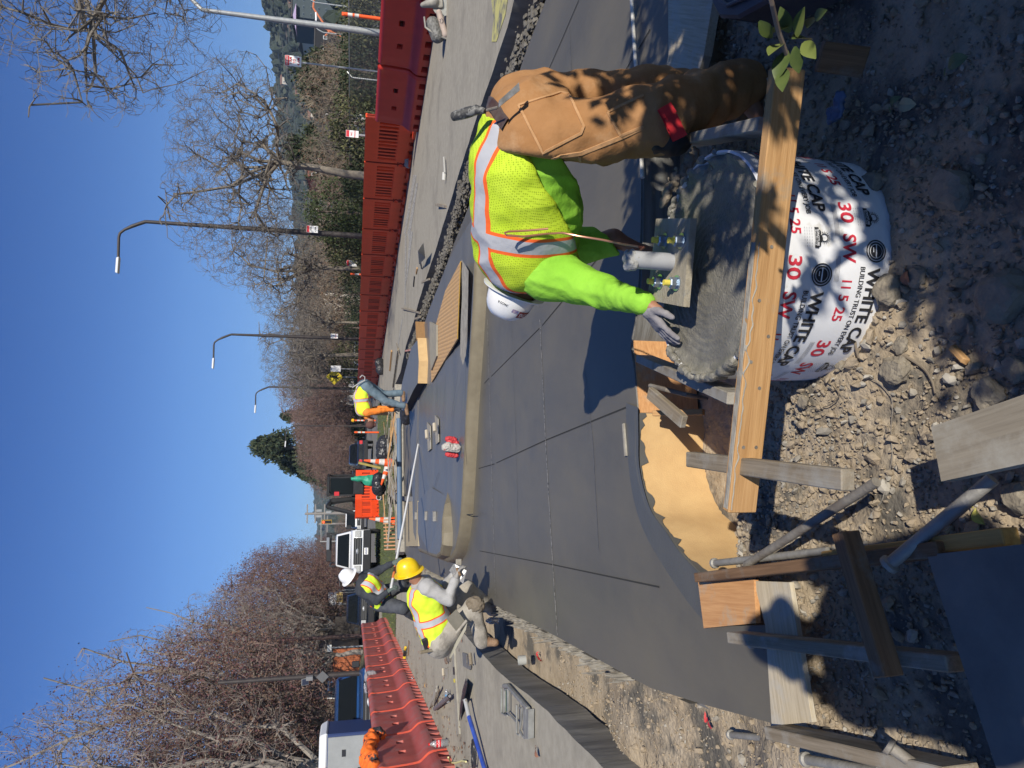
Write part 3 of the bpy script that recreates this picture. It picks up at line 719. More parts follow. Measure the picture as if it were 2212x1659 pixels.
# soil heap and concrete crumbs on the right of the tube top
sp = []; rnd = random.Random(5)
for i in range(110):
    f = rnd.random(); p = AT(1418+f*75+rnd.uniform(-6, 6), 440-f*110+rnd.uniform(-10, 10), 2.56-.10*f)
    s = rnd.uniform(.005, .013); sp.append(('e', (p.x, p.y, min(p.z, .335)-rnd.uniform(0, .03)), (s, s, s*.8)))
tag(blob('soil_clump', sp, M('crumbly_clay', (.26, .215, .155), .95, col2=(.33, .28, .21), vs=20, bump=1, bs=60), h=.006, k=.006, amp=.004, freq=60), 'ridge of crumbly soil on the far rim of the column form', 'soil heap')
# pit face behind the tube so the hole is solid
# timber template with bolts
t = thing('bolt_template', 'plywood bolt template with grey conduit and four anchor bolts on the wet column', 'bolt template', G(1450, 567, .40))
P = [G(1417, 472, .425), G(1492, 471, .425), G(1476, 663, .425), G(1398, 648, .425)]
mb = MB(); cx = sum((p for p in P), Vector())/4
for dz, (a, b) in enumerate([(0, .006), (.006, .011), (.011, .017), (.017, .023)]):
    f = 1-(.004 if dz % 2 else 0); mb.prism([((p.x-cx.x)*f+cx.x, (p.y-cx.y)*f+cx.y) for p in P], .402+a, .402+b)
plate = mb.build('plywood_plate', M('concrete_dusted_plywood', (.36, .32, .24), .85, col2=(.27, .24, .18), vs=14, bump=.5, bs=60, stretch=(1, 5, 1), col3=(.33, .32, .28), s3=9), t)
zinc = M('zinc_nut', (.42, .50, .60), .28, metal=.85, col2=(.30, .36, .42), vs=40)
yel = M('yellow_bolt_cap', (.70, .58, .09), .5)
for x, y in [(1423, 519), (1458, 520), (1413, 608), (1448, 611)]:
    p = G(x, y, .45); p.z = .425
    mb = MB(); mb.lathe([(0, 0), (.028, 0), (.028, .004), (.019, .004)], 20, Matrix.Translation(p)); mb.lathe([(.0205, .004), (.0205, .026), (.017, .030), (0, .030)], 6, Matrix.Translation(p), 0)
    b_ = mb.build('anchor_bolt', zinc, t)
    mb = MB(); mb.tube([p+Vector((0, 0, .02)), p+Vector((0, 0, .05))], .0105, 12); mb.build('bolt_end', yel, b_)
pb = G(1450, 566, .425); pb.z = .42; pt = pb+Vector((0, .01, .165))
mb = MB(); mb.lathe([(.031, 0), (.031, .155), (.027, .155), (.027, .10)], 28, Matrix.Translation(pb)); mb.build('conduit', M('grey_pvc', (.40, .41, .42), .45, col2=(.34, .345, .35), vs=8), t, smooth=True)
sp = [('e', (pt.x+rnd.uniform(-.028, .028), pt.y+rnd.uniform(-.028, .028), pt.z-.005+rnd.uniform(-.02, .012)), (.014, .014, .01)) for i in range(22)]
blob('taped_end', sp, M('grey_tape', (.42, .42, .40), .5, col2=(.26, .26, .24), vs=30, bump=.6, bs=60), t, h=.005, k=.008, amp=.004, freq=50)
cop = M('copper_wire', (.62, .30, .20), .35, metal=.7)
cw = [Vector((pt.x, pt.y, pt.z-.01)), AT(1391, 535, 2.42), AT(1380, 533, 2.42), AT(1345, 527, 2.5), AT(1300, 518, 2.6), AT(1250, 510, 2.68), AT(1215, 503, 2.7), AT(1180, 505, 2.7), AT(1130, 511, 2.7), AT(1094, 508, 2.7), AT(1090, 503, 2.7), AT(1098, 500, 2.7), AT(1140, 498, 2.7), AT(1184, 494, 2.68)]
mb = MB(); mb.tube(cw, .0045, 8); tag(mb.build('copper_wire', cop, smooth=True, origin=cw[0]), 'bent copper wire rising from the grey conduit beside the bent worker', 'wire')
# ---- boards and stakes at lower left
def sheet(name, lab, pts, z, th, mat, cat, ax=None):
    P = [G(x, y, z) for x, y in pts]; c = sum((p for p in P), Vector())/len(P)
    d = (P[ax[1]]-P[ax[0]]) if ax else (P[1]-P[0]); a = math.atan2(d.y, d.x); R = Matrix.Rotation(-a, 3, 'Z')
    mb = MB(); mb.prism([tuple((R @ (p-c))[:2]) for p in P], -th, 0)
    o = mb.build(name, mat); o.location = c; o.rotation_euler = (0, 0, a); return tag(o, lab, cat)
sheet('plywood_sheet', 'orange stained plywood piece bridging the corner of the slab', [(1507, 1253), (1628, 1252), (1633, 1346), (1520, 1357)], .028, .02, plyo, 'plywood', (0, 1))
sheet('plywood_sheet', 'whitish weathered plywood strip below the slab corner, part in shade', [(1628, 1255), (1705, 1258), (1754, 1560), (1667, 1567), (1653, 1351)], .020, .018, plyw, 'plywood', (1, 2))
bd('dark long form timber on edge below the yellow hardboard', G(1523, 1247, .05), G(2060, 1185, .05), .038, .10, lumb, 'timber', 'form_timber')
bd('yellow new timber lying behind the dark form timber', G(1790, 1205, .05), G(2185, 1158, .05), .04, .05, wood('yellow_lumber', (.58, .36, .12), (.44, .25, .08)), 'timber', 'form_timber')
bd('greyed timber on edge running down from the plywood towards the blue panel', G(1592, 1376, .075), G(2075, 1432, .06), .040, .085, lumg, 'timber', 'form_timber')
bd('short brown cross timber nailed over the two form timbers', G(1826, 1150, .16), G(1920, 1462, .15), .045, .06, lumb, 'timber', 'cross_timber')
bd('timber on edge leaving the bottom left corner, half sunlit', G(1682, 1580, .04), G(2080, 1672, .02), .04, .11, lumg, 'timber', 'form_timber')
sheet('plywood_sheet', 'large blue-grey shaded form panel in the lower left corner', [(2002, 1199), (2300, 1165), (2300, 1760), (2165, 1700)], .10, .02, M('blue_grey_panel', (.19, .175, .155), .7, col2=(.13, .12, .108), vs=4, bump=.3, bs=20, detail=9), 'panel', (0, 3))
pl = [(2011, 922), (2290, 825), (2290, 985), (2033, 1040)]
P_ = sheet('plank', 'thick concrete-dusted plank end standing over the gravel, sunlit', pl, .16, .038, wood('dusty_plank', (.30, .265, .205), (.22, .19, .145), dirt=(.34, .32, .27), amt=.55), 'plank', (0, 1))
def stake(lab, a, b, r, mat, head=.0):
    a = Vector(a); b = Vector(b); mb = MB(); d = (b-a).normalized()
    pts = [a, a+d*.012, a+d*.016, b]; rs = [r*1.5, r*1.5, r, r*.95] if head else [r]*4
    mb.tube(pts, rs, 12); return tag(mb.build('steel_stake', mat, smooth=True, origin=a), lab, 'steel stake')
stake('rusty steel stake lying diagonally below the yellow hardboard', G(1612, 1220, .06), G(1893, 1041, .06), .0145, rust, 0)
stake('grey steel pipe lying diagonally beside the plank end', G(1918, 1222, .12), G(2145, 1034, .02), .017, steelg, 1)
stake('short concrete-coated stake along the dark form timber', G(1542, 1217, .06), G(1790, 1190, .03), .014, steelg, 1)
stake('round steel pin lying against the greyed form timber', G(1622, 1390, .05), G(1840, 1412, .0), .013, steelg, 1)
stake('pale steel pin lying in the trench left of the slab corner', G(1577, 1587, -.14), G(1683, 1597, -.14), .014, steelg, 1)
stake('round stake at the very bottom left edge of the timber', G(1738, 1640, .0), G(1900, 1668, -.02), .016, steelg, 1)
stake('pointed round stake across the half sunlit corner timber', G(1915, 1608, .10), G(2030, 1690, .02), .016, rust, 1)
# white handle lying on slab behind the worker
mb = MB(); mb.tube([G(1364, -10, .02), G(1370, 90, .02), G(1377, 190, .02), G(1384, 300, .02), G(1388, 384, .02)], [.011, .011, .011, .011, .012], 12)
tag(mb.build('float_handle', M('white_tube', (.62, .60, .55), .5, col2=(.5, .48, .42), vs=20), smooth=True, origin=G(1364, -10, .02)), 'white round handle lying on the slab behind the bent worker', 'handle')
mb = MB(); P = [G(1347, 915, .01), G(1352, 985, .01)]; mb.box((P[0]+P[1])/2, ((P[0]-P[1]).length, .02, .012), (0, 0, math.atan2(P[0].y-P[1].y, P[0].x-P[1].x)))
tag(mb.build('edging_slip', drycon, origin=P[0]), 'slim pale slip lying on the slab margin by the curve', 'slip')
# weathered edge boards at upper right and toolbox in the shade
sheet('edge_board', 'pale weathered board along the slab edge at the right', [(1443, -60), (1505, -60), (1540, 0), (1520, 120), (1480, 250), (1418, 262), (1444, 120)], .012, .04, plyw, 'board', (0, 1))
t = thing('tool_box', 'dark ribbed plastic tool box lid in the shade at the right edge', 'tool box', G(1590, 20, -.06))
dk = M('dark_blue_plastic', (.055, .06, .075), .5, col2=(.08, .085, .10), vs=8)
P = [G(x, y, .16) for x, y in [(1534, -70), (1536, 8), (1552, 38), (1592, 40), (1700, -20), (1700, -70)]]
mb = MB(); mb.prism([(p.x, p.y) for p in P], -.06, .16); mb.build('box_body', dk, t, bevel=.012)
mb = MB(); Q = [G(x, y, .17) for x, y in [(1555, 0), (1572, 12), (1620, -10)]]; mb.tube([Q[0], Q[1], Q[2]], .008, 8); mb.build('box_handle', dk, t)
# gravel and rocks
rockm = M('dusty_rock', (.27, .235, .18), .9, col2=(.19, .165, .13), vs=18, bump=.8, bs=50, detail=9)
def rock_mesh(seed, sub=2, jag=.35):
    bm = bmesh.new(); bmesh.ops.create_icosphere(bm, subdivisions=sub, radius=1); sv = Vector((seed*5.3, seed*1.9, 3))
    for v in bm.verts:
        d = 1+jag*noise.noise(v.co*1.1+sv)+jag*.5*noise.noise(v.co*2.7+sv); v.co = v.co*d
        v.co.x = max(-.8, min(.85, v.co.x)); v.co.z = max(-.7, min(.75, v.co.z))
    vs = [v.co.copy() for v in bm.verts]; fs = [tuple(v.index for v in f.verts) for f in bm.faces]; bm.free(); return vs, fs
protos = [rock_mesh(i, 1, .55) for i in range(8)]
mb = MB(); rnd = random.Random(21); cnt = 0
def inside_ok(x, y):
    if math.hypot(x-TC.x, y-TC.y) < TR+.01: return False
    return True
while cnt < 30000:
    x = rnd.uniform(-1.2, 1.9); y = rnd.uniform(.8, 3.1)
    if cnt > 26500: x = rnd.uniform(-2.7, -1.25); y = rnd.uniform(2.2, 6)
    if not inside_ok(x, y): cnt += 1; continue
    if x < -1.25 and x > xs_left(y)-.03: cnt += 1; continue
    if x < -.9 and y > 2.2 and x > -1.25: cnt += 1; continue
    s = min(.026, .0034*math.exp(abs(rnd.gauss(0, .70)))); 
    if noise.noise(Vector((x*3, y*3, 8))) < -.12 and s < .008 and rnd.random() < .7: cnt += 1; continue
    if x > .95 and rnd.random() < .5: cnt += 1; continue
    vs, fs = protos[rnd.randrange(8)]; E = Euler((rnd.uniform(0, 6), rnd.uniform(0, 6), rnd.uniform(0, 6))).to_matrix(); c = Vector((x, y, zg(x, y)+s*.35+.004))
    a, b, d = s*rnd.uniform(.8, 1.3), s*rnd.uniform(.6, 1), s*rnd.uniform(.5, .9)
    mb.add([E @ Vector((v.x*a, v.y*b, v.z*d))+c for v in vs], fs, 0 if rnd.random() < .72 else (1 if rnd.random() < .7 else 2)); cnt += 1
gr = [M('soil_pebble', (.35, .285, .205), .95, col2=(.25, .205, .15), vs=30, bump=.5, bs=90), M('grey_pebble', (.33, .30, .25), .9, col2=(.20, .185, .16), vs=30), M('light_pebble', (.40, .37, .32), .85, col2=(.30, .28, .24), vs=40)]
tag(mb.build('gravel', gr, fixn=False), kind='stuff')
rocks = [((1950, 800), .045, 'large brown rock in the gravel, middle of the bottom edge'), ((1945, 630), .05, 'square pale rock just below the column form'), ((1992, 600), .032, 'greyish rock behind the square rock'), ((2140, 850), .045, 'pitted rock casting a dark shadow beside the plank'), ((1840, 790), .022, 'small tan rock left of the printed tube'), ((1762, 870), .026, 'oval tan rock left of the tube and brace'), ((1905, 540), .04, 'pale clod touching the lower rim of the tube'), ((2200, 800), .04, 'brown rock at the edge right of the pitted rock'), ((1960, 745), .028, 'rounded rock among roots below the tube'), ((2075, 700), .03, 'clod in the sunlit soil near the shade boundary'), ((1890, 400), .045, 'dark clod in the shade by the tube'), ((2060, 410), .06, 'large rounded stone in the deep shade'), ((2170, 640), .07, 'big soil lump at the bottom edge'), ((2210, 1075), .04, 'rough brown rock on the bottom edge next to the pipe'), ((1830, 1090), .022, 'pale stone by the rusty stake')]
for i, ((x, y), s, lab) in enumerate(rocks):
    p = G(x, y, -.08); p.z = zg(p.x, p.y)
    vs, fs = rock_mesh(40+i, 3, .38); mb = MB(); r3 = random.Random(i); a, b, d = s*r3.uniform(.9, 1.2), s*r3.uniform(.75, 1), s*r3.uniform(.6, .85)
    mb.add([(v.x*a, v.y*b, v.z*d) for v in vs], fs); o = mb.build('rock', rockm, smooth=False, fixn=False); o.location = p+Vector((0, 0, s*.35)); o.rotation_euler = (0, 0, r3.uniform(0, 6)); tag(o, lab, 'rock')
    sub = o.modifiers
# roots, twigs, wire on soil
rootm = M('root_bark', (.15, .12, .09), .9, col2=(.21, .175, .13), vs=30)
def wire(name, lab, cat, pts, r, mat, z=-.07, dz=.012):
    P = []
    for x, y in pts:
        p = G(x, y, z); p.z = zg(p.x, p.y)+dz; P.append(p)
    Q = []
    for i in range(len(P)-1):
        for q in range(5):
            tt = q/5; a = P[max(i-1, 0)]; b = P[i]; c = P[i+1]; d = P[min(i+2, len(P)-1)]
            Q.append(.5*((2*b)+(-a+c)*tt+(2*a-5*b+4*c-d)*tt*tt+(-a+3*b-3*c+d)*tt**3))
    Q.append(P[-1]); mb = MB(); mb.tube(Q, [r*(1-.5*i/len(Q)) for i in range(len(Q))], 6)
    return tag(mb.build(name, mat, smooth=True, origin=P[0]), lab, cat)
wire('tie_wire', 'thin bent tie wire on the gravel right of the wooden stake', 'wire', [(1892, 1104), (1912, 1078), (1918, 1040), (1926, 990), (1924, 930), (1928, 870), (1918, 840), (1882, 805), (1860, 790)], .0022, rust)
wire('root', 'dark root curling from the lower rim of the tube', 'root', [(1905, 672), (1880, 690), (1866, 712), (1872, 745), (1882, 775)], .006, rootm, dz=.02)
wire('root', 'thin root crossing the soil below the roots', 'root', [(1938, 752), (1985, 790), (2010, 820), (2020, 850)], .005, rootm)
wire('root', 'fine brown root near the wooden stake', 'root', [(1700, 790), (1735, 800), (1780, 812), (1830, 850), (1790, 880), (1740, 860)], .0028, rootm)
# fallen leaves
def leaf(lab, x, y, s, col, rot, mat, z=None):
    p = G(x, y, -.06); p.z = (zg(p.x, p.y)+.015) if z is None else z
    mb = MB(); N_ = 7; L_ = []
    for i in range(N_+1):
        t_ = i/N_; wv = s*.32*math.sin(math.pi*t_**.8); L_.append((t_*s-s/2, wv, .012*math.sin(t_*3)+abs(wv)*.3)); 
    vs = [(a, b, c) for a, b, c in L_]+[(a, 0, c-.004) for a, b, c in L_]+[(a, -b, c) for a, b, c in L_]; n = N_+1
    mb.add(vs, [(i, i+1, n+i+1, n+i) for i in range(N_)]+[(n+i, n+i+1, 2*n+i+1, 2*n+i) for i in range(N_)]); mb.tube([(s/2, 0, .01), (s*.75, .01, .0)], .0016, 5)
    o = mb.build('fallen_leaf', mat, fixn=False); o.location = p; o.rotation_euler = (rnd.uniform(-.2, .2), rnd.uniform(-.2, .2), rot); return tag(o, lab, 'leaf')
ly = M('yellow_leaf', (.45, .42, .10), .6); lr = M('dry_red_leaf', (.27, .13, .08), .8); lpale = M('pale_leaf', (.30, .29, .19), .7); lg = M('dull_green_leaf', (.12, .15, .07), .6)
leaf('yellow-green leaf on the soil near the grey pipe', 2118, 1115, .045, 0, .5, ly)
leaf('pale curled leaf in the deep shade', 2000, 230, .06, 0, 1.2, lpale, .0); leaf('oval green leaf catching light in the dark corner', 2172, 150, .06, 0, 1.6, lg, .08)
leaf('small shaded leaf lying left of the pale curled leaf', 1975, 225, .04, 0, 2, lg, .0); leaf('dry red leaf on the soil below the printed tube', 1968, 600, .05, 0, .3, lr)
mb = MB(); P = G(2058, 765, -.05); mb.box((0, 0, 0), (.075, .022, .018), taper=(.8, .7)); o = mb.build('wood_chip', lum, bevel=.003); o.location = (P.x, P.y, zg(P.x, P.y)+.02); o.rotation_euler = (.1, .1, .9); tag(o, 'splinter of fresh wood on the soil', 'wood chip')
# crumpled wrapper in shade
sp = [('e', (G(1812, 230, -.05)+Vector((rnd.uniform(-.03, .03), rnd.uniform(-.03, .03), .01))), (.02, .02, .008)) for i in range(6)]
tag(blob('wrapper', [(a, tuple(b), c) for a, b, c in sp], M('blue_foil', (.10, .14, .24), .3), h=.005, k=.006, amp=.01, freq=50), 'crumpled blue foil wrapper in the shade below the brace', 'wrapper')
# ================================================================ PEOPLE
V3 = Vector
skin = M('skin', (.34, .17, .10), .55, col2=(.30, .14, .085), vs=20, spec=.4)
hair = M('dark_hair', (.02, .016, .014), .7)
def fabric(name, col, col2, vs=9, bump=.5, bs=26, rough=.85, weave=True, **k):
    return M(name, col, rough, col2=col2, vs=vs, bump=bump, bs=bs, bdist=.012, spec=.15, detail=8, **k)
hiviz_shirt = fabric('lime_shirt', (.235, .52, .045), (.29, .60, .06), vs=5)
canvas = fabric('brown_canvas', (.31, .155, .062), (.375, .20, .088), vs=6, col3=(.46, .29, .16), s3=5, lo3=.55, hi3=.75)
jeans = fabric('blue_jeans', (.10, .145, .18), (.15, .20, .235), vs=8, col3=(.25, .27, .27), s3=6, lo3=.6, hi3=.75)
greyj = fabric('dusty_grey_jeans', (.30, .275, .235), (.38, .35, .30), vs=8, col3=(.22, .20, .17), s3=6)
greys = fabric('grey_sweatshirt', (.33, .325, .32), (.39, .385, .375), vs=8)
blackc = fabric('black_clothing', (.03, .034, .042), (.05, .055, .065), vs=8)
orangec = fabric('orange_shirt', (.75, .20, .03), (.82, .26, .05), vs=6)
gloveg = fabric('grey_glove', (.20, .19, .205), (.27, .26, .27), vs=25, bs=80, bump=.3)
bootm = fabric('brown_boot', (.20, .115, .065), (.30, .20, .13), vs=14, bs=40)
def vestmat(name, base, base2, mesh=True):
    """vest cloth; silver bands edged with orange where the stored band distances are small"""
    m = M(name, base, .75, col2=base2, vs=8, spec=.2); nt = m.node_tree; N = nt.nodes; L = nt.links; b = N['Principled BSDF']
    cur = b.inputs['Base Color'].links[0].from_socket
    at = N.new('ShaderNodeAttribute'); at.attribute_name = 'band'
    lt = lambda thr: None
    def less(thr):
        q = N.new('ShaderNodeMath'); q.operation = 'LESS_THAN'; L.new(at.outputs['Fac'], q.inputs[0]); q.inputs[1].default_value = thr; return q.outputs[0]
    vo = N.new('ShaderNodeTexVoronoi'); vo.inputs['Scale'].default_value = 120; vo.inputs['Randomness'].default_value = .15
    tc = N.new('ShaderNodeTexCoord'); L.new(tc.outputs['Object'], vo.inputs['Vector'])
    q = N.new('ShaderNodeMath'); q.operation = 'LESS_THAN'; L.new(vo.outputs['Distance'], q.inputs[0]); q.inputs[1].default_value = .34
    if mesh:
        mx = N.new('ShaderNodeMix'); mx.data_type = 'RGBA'; L.new(q.outputs[0], mx.inputs[0]); L.new(cur, mx.inputs[6]); mx.inputs[7].default_value = (base[0]*.62, base[1]*.62, base[2]*.6, 1); cur = mx.outputs[2]
    for thr, c in ((1.5, (.86, .14, .03)), (1.0, (.42, .43, .46))):
        mx = N.new('ShaderNodeMix'); mx.data_type = 'RGBA'; L.new(less(thr), mx.inputs[0]); L.new(cur, mx.inputs[6]); mx.inputs[7].default_value = (*c, 1); cur = mx.outputs[2]
    L.new(cur, b.inputs['Base Color'])
    nz = N.new('ShaderNodeTexNoise'); nz.inputs['Scale'].default_value = 16; L.new(tc.outputs['Object'], nz.inputs['Vector'])
    bp = N.new('ShaderNodeBump'); bp.inputs['Strength'].default_value = .35; bp.inputs['Distance'].default_value = .015
    L.new(nz.outputs['Fac'], bp.inputs['Height']); L.new(bp.outputs[0], b.inputs['Normal'])
    return m
vest1 = vestmat('yellow_mesh_vest', (.48, .66, .03), (.56, .74, .05))
vest2 = vestmat('yellow_vest', (.62, .82, .04), (.68, .88, .06), mesh=False)
def head(prims, c, fwd, up, s=1.0):
    """skull, jaw, nose, ears in a frame"""
    c = V3(c); fwd = V3(fwd).normalized(); up = V3(up); up = (up-fwd*up.dot(fwd)).normalized(); rt = fwd.cross(up)
    P = lambda f, r, u: tuple(c+(fwd*f+rt*r+up*u)*s)
    Rm = Matrix((fwd, rt, up)).transposed()
    prims += [('e', P(-.01, 0, .03), (.098*s, .078*s, .10*s), Rm, .02), ('e', P(.02, 0, -.05), (.072*s, .060*s, .068*s), Rm, .03),
              ('c', P(.078, 0, .005), P(.104, 0, -.028), .009*s, .015*s, .012), ('c', P(.062, -.035, -.012), P(.07, -.03, -.02), .02*s, .018*s, .02), ('c', P(.062, .035, -.012), P(.07, .03, -.02), .02*s, .018*s, .02),
              ('c', P(.082, -.022, -.062), P(.082, .022, -.062), .008*s, .008*s, .008), ('c', P(.07, -.012, -.10), P(.07, .012, -.10), .018*s, .018*s, .02),
              ('e', P(-.008, -.080, -.005), (.018*s, .008*s, .032*s), Rm, .006), ('e', P(-.008, .080, -.005), (.018*s, .008*s, .032*s), Rm, .006),
              ('c', P(.07, -.05, .035), P(.07, .05, .035), .010*s, .010*s, .015)]
    return P, Rm
def face_parts(par, P, s=1.0, beard=False):
    mb = MB()
    for r in (-.032, .032):
        mb2 = MB(); c = V3(P(.083, r, .012)); e = bmesh.new()
        bmesh.ops.create_icosphere(e, subdivisions=2, radius=.0105*s); mb.add([v.co+c for v in e.verts], [tuple(v.index for v in f.verts) for f in e.faces], 0)
        bmesh.ops.scale(e, vec=(.5, .5, .5), verts=e.verts); c2 = V3(P(.0895, r, .012)); mb.add([v.co+c2 for v in e.verts], [tuple(v.index for v in f.verts) for f in e.faces], 1); e.free()
    mb.build('eyes', [M('eye_white', (.6, .58, .55), .3), M('eye_dark', (.02, .015, .01), .2)], par, smooth=True)
def hardhat(par, c, fwd, up, mat, s=1.0, brim='full', band=None):
    c = V3(c); fwd = V3(fwd).normalized(); up = V3(up); up = (up-fwd*up.dot(fwd)).normalized(); rt = fwd.cross(up)
    mb = MB(); n = 40
    def ring(z, rx, ry, lift=0):
        return [c+(fwd*(rx*math.cos(a)) + rt*(ry*math.sin(a)) + up*(z+lift*math.cos(a)))*s for a in [2*math.pi*i/n for i in range(n)]]
    rows = []
    for i in range(13):
        a = i/12*math.pi/2; ridge = 0
        rw = ring(.145*math.sin(a), .125*math.cos(a)**.75+.0005, .105*math.cos(a)**.75+.0005)
        if 3 < i < 12:   # three raised ribs along the crown
            rw = [p+up*(.006*s*max(0, 1-abs(((p-c).dot(rt))/(.014*s)))) for p in rw]
        rows.append(rw)
    b0 = ring(-.004, .160 if brim == 'full' else .135, .136 if brim == 'full' else .112, -.010); b1 = ring(-.011, .163 if brim == 'full' else .137, .139 if brim == 'full' else .114, -.010); b2 = ring(-.012, .118, .098)
    if brim == 'cap':
        b0 = [c+(fwd*((.165 if math.cos(a) > 0 else .13)*math.cos(a))+rt*(.108*math.sin(a))+up*(-.006))*s for a in [2*math.pi*i/n for i in range(n)]]
        b1 = [p-up*.006*s for p in b0]
    inner = [ring(.12*math.sin(i/6*math.pi/2), .118*math.cos(i/6*math.pi/2)+.0005, .098*math.cos(i/6*math.pi/2)+.0005) for i in range(7)]
    R_ = [b2, b1, b0]+rows; k = len(R_)
    mb.add([p for r in R_ for p in r], [(i*n+j, i*n+(j+1) % n, (i+1)*n+(j+1) % n, (i+1)*n+j) for i in range(k-1) for j in range(n)], 0)
    hat = mb.build('hard_hat', mat, par, smooth=True, fixn=True)
    mb = MB(); k = len(inner); mb.add([p for r in inner for p in r], [(i*n+j, i*n+(j+1) % n, (i+1)*n+(j+1) % n, (i+1)*n+j) for i in range(k-1) for j in range(n)], 0)
    mb.build('hat_lining', M('black_lining', (.02, .02, .022), .7), hat)
    def patch(th, z0, z1, w, m, name='sticker', text=None, tcol=None, size=.02):
        """curved sticker on the dome; th angle from front about up"""
        def pt(u_, v_, off):
            a = th+u_; zz = z0+(z1-z0)*v_; t_ = math.asin(min(.99, zz/.145)); rr = math.cos(t_)**.75
            return c+(fwd*((.125*rr+off)*math.cos(a))+rt*((.105*rr+off)*math.sin(a))+up*(zz+off))*s
        q = MB(); q.grid(lambda a, b: pt((a-.5)*w, b, .0015), 8, 4)
        st = q.build(name, m, hat, fixn=False)
        if text:
            vs, fs = text_geo(text, 1.0, .02); mxx = max(v[0] for v in vs); mxy = max(v[1] for v in vs)
            q = MB(); q.add([pt((.44-.88*x/mxx)*w*(1 if tcol[3] else -1), .2+.6*y/mxy, .003) for x, y in vs], fs)
            q.build('sticker_text', M(text+'_ink', tcol[:3], .5), st, fixn=False)
    return hat, patch
def glove(par, wrist, dirv, palm, mat, side=1, curl=.6, name='glove', spread=.22, s=1.0, h=.0045):
    """palm and five separate bent fingers; dirv from wrist to knuckles, palm = direction the palm faces, side=+1 thumb on dirv x palm side"""
    w_ = V3(wrist); d = V3(dirv).normalized(); p = V3(palm); p = (p-d*p.dot(d)).normalized(); t = d.cross(p)*side
    pr = [('c', tuple(w_-d*.03*s), tuple(w_+d*.02*s), .031*s, .029*s, .015)]
    for q in (-.028, -.009, .010, .028): pr.append(('c', tuple(w_+d*.02*s+t*q*.7*s), tuple(w_+(d*.088+t*q)*s), .017*s, .0145*s, .012))
    Ls = [.066, .076, .072, .056]
    for i, q in enumerate((.031, .0105, -.0105, -.031)):
        a = w_+(d*.088+t*q)*s; ang = curl*.5; dd = (d*math.cos(ang)+p*math.sin(ang)+t*(spread*(1.5-i)*.33)).normalized(); r = .0115*s; Lf = Ls[i]*s
        for j, fr in enumerate((.45, .3, .25)):
            b = a+dd*Lf*fr*1.25; pr.append(('c', tuple(a), tuple(b), r, r*.92, .004)); a = b; r *= .92
            ax_ = dd.cross(p).normalized() if dd.cross(p).length > .05 else t
            ang += curl*.55; dd = (d*math.cos(ang)+p*math.sin(ang)+t*(spread*(1.5-i)*.25)).normalized()
    a = w_+(d*.018+t*.026)*s; dd = (d*.62+t*.75+p*.25*(1+curl)).normalized(); r = .0145*s
    for j, fr in enumerate((.042, .032, .026)):
        b = a+dd*fr*s; pr.append(('c', tuple(a), tuple(b), r, r*.9, .008)); a = b; r *= .9; dd = (dd+d*.35+p*.2*curl).normalized()
    return blob(name, pr, mat, par, h=h, k=.005, relax=1, amp=.0012, freq=60)
def limb(a, b, r0, r1, k=.03): return ('c', tuple(a), tuple(b), r0, r1, k)
def sdist(co, a, b):
    a = np.array(a); b = np.array(b); d = (b-a)/np.linalg.norm(b-a); return (co-a)@d
# ---------------------------------------------------------------- the bent worker in the foreground
H = dict(hipL=AT(1160, 305, 2.66), hipR=AT(1142, 232, 2.88), knL=AT(1418, 250, 2.50), knR=AT(1392, 205, 2.80), anL=AT(1590, 185, 2.62), anR=AT(1560, 215, 2.92),
         pel=AT(1150, 275, 2.78), sp1=AT(1140, 370, 2.83), sp2=AT(1133, 460, 2.92), ch=AT(1135, 530, 3.02), nk=AT(1126, 592, 3.14), hd=AT(1125, 645, 3.2),
         shL=AT(1185, 590, 2.93), elL=AT(1300, 630, 2.74), wrL=G(1390, 655, .46), shR=AT(1195, 545, 3.25), elR=AT(1325, 515, 3.12), wrR=AT(1392, 545, 3.12))
H = {k_: V3(v) for k_, v in H.items()}
pw = thing('person', 'bent worker in brown canvas trousers, lime shirt and yellow vest, leaning over the column', 'person', (H['anL'].x, H['anL'].y+.1, -.14))
# body (mostly clothed) as one continuous figure
pr = [limb(H['hipL'], H['knL'], .085, .06), limb(H['knL'], H['anL'], .055, .04), limb(H['hipR'], H['knR'], .085, .06), limb(H['knR'], H['anR'], .055, .04),
      limb(H['pel'], H['sp1'], .13, .12), limb(H['sp1'], H['ch'], .12, .13), limb(H['ch'], H['nk'], .11, .06), limb(H['nk'], H['hd'], .055, .055),
      limb(H['ch'], H['shL'], .08, .06), limb(H['shL'], H['elL'], .052, .042), limb(H['elL'], H['wrL'], .040, .030), limb(H['ch'], H['shR'], .08, .06), limb(H['shR'], H['elR'], .052, .042), limb(H['elR'], H['wrR'], .04, .03),
      limb(H['anL'], H['anL']+V3((-.12, -.03, -.08)), .045, .035), limb(H['anR'], H['anR']+V3((-.12, 0, -.08)), .045, .035), limb(H['wrL'], H['wrL']+V3((-.03, -.05, -.04)), .03, .02), limb(H['wrR'], H['wrR']+V3((-.02, -.05, -.05)), .03, .02)]
hup = V3((-.84, .42, .28)).normalized(); hf = V3((-.30, .1, -.95)).normalized(); hc = H['nk']+hup*.075
P_, Rm_ = head(pr, hc, hf, hup)
blob('body', pr, skin, pw, h=.012, k=.03)
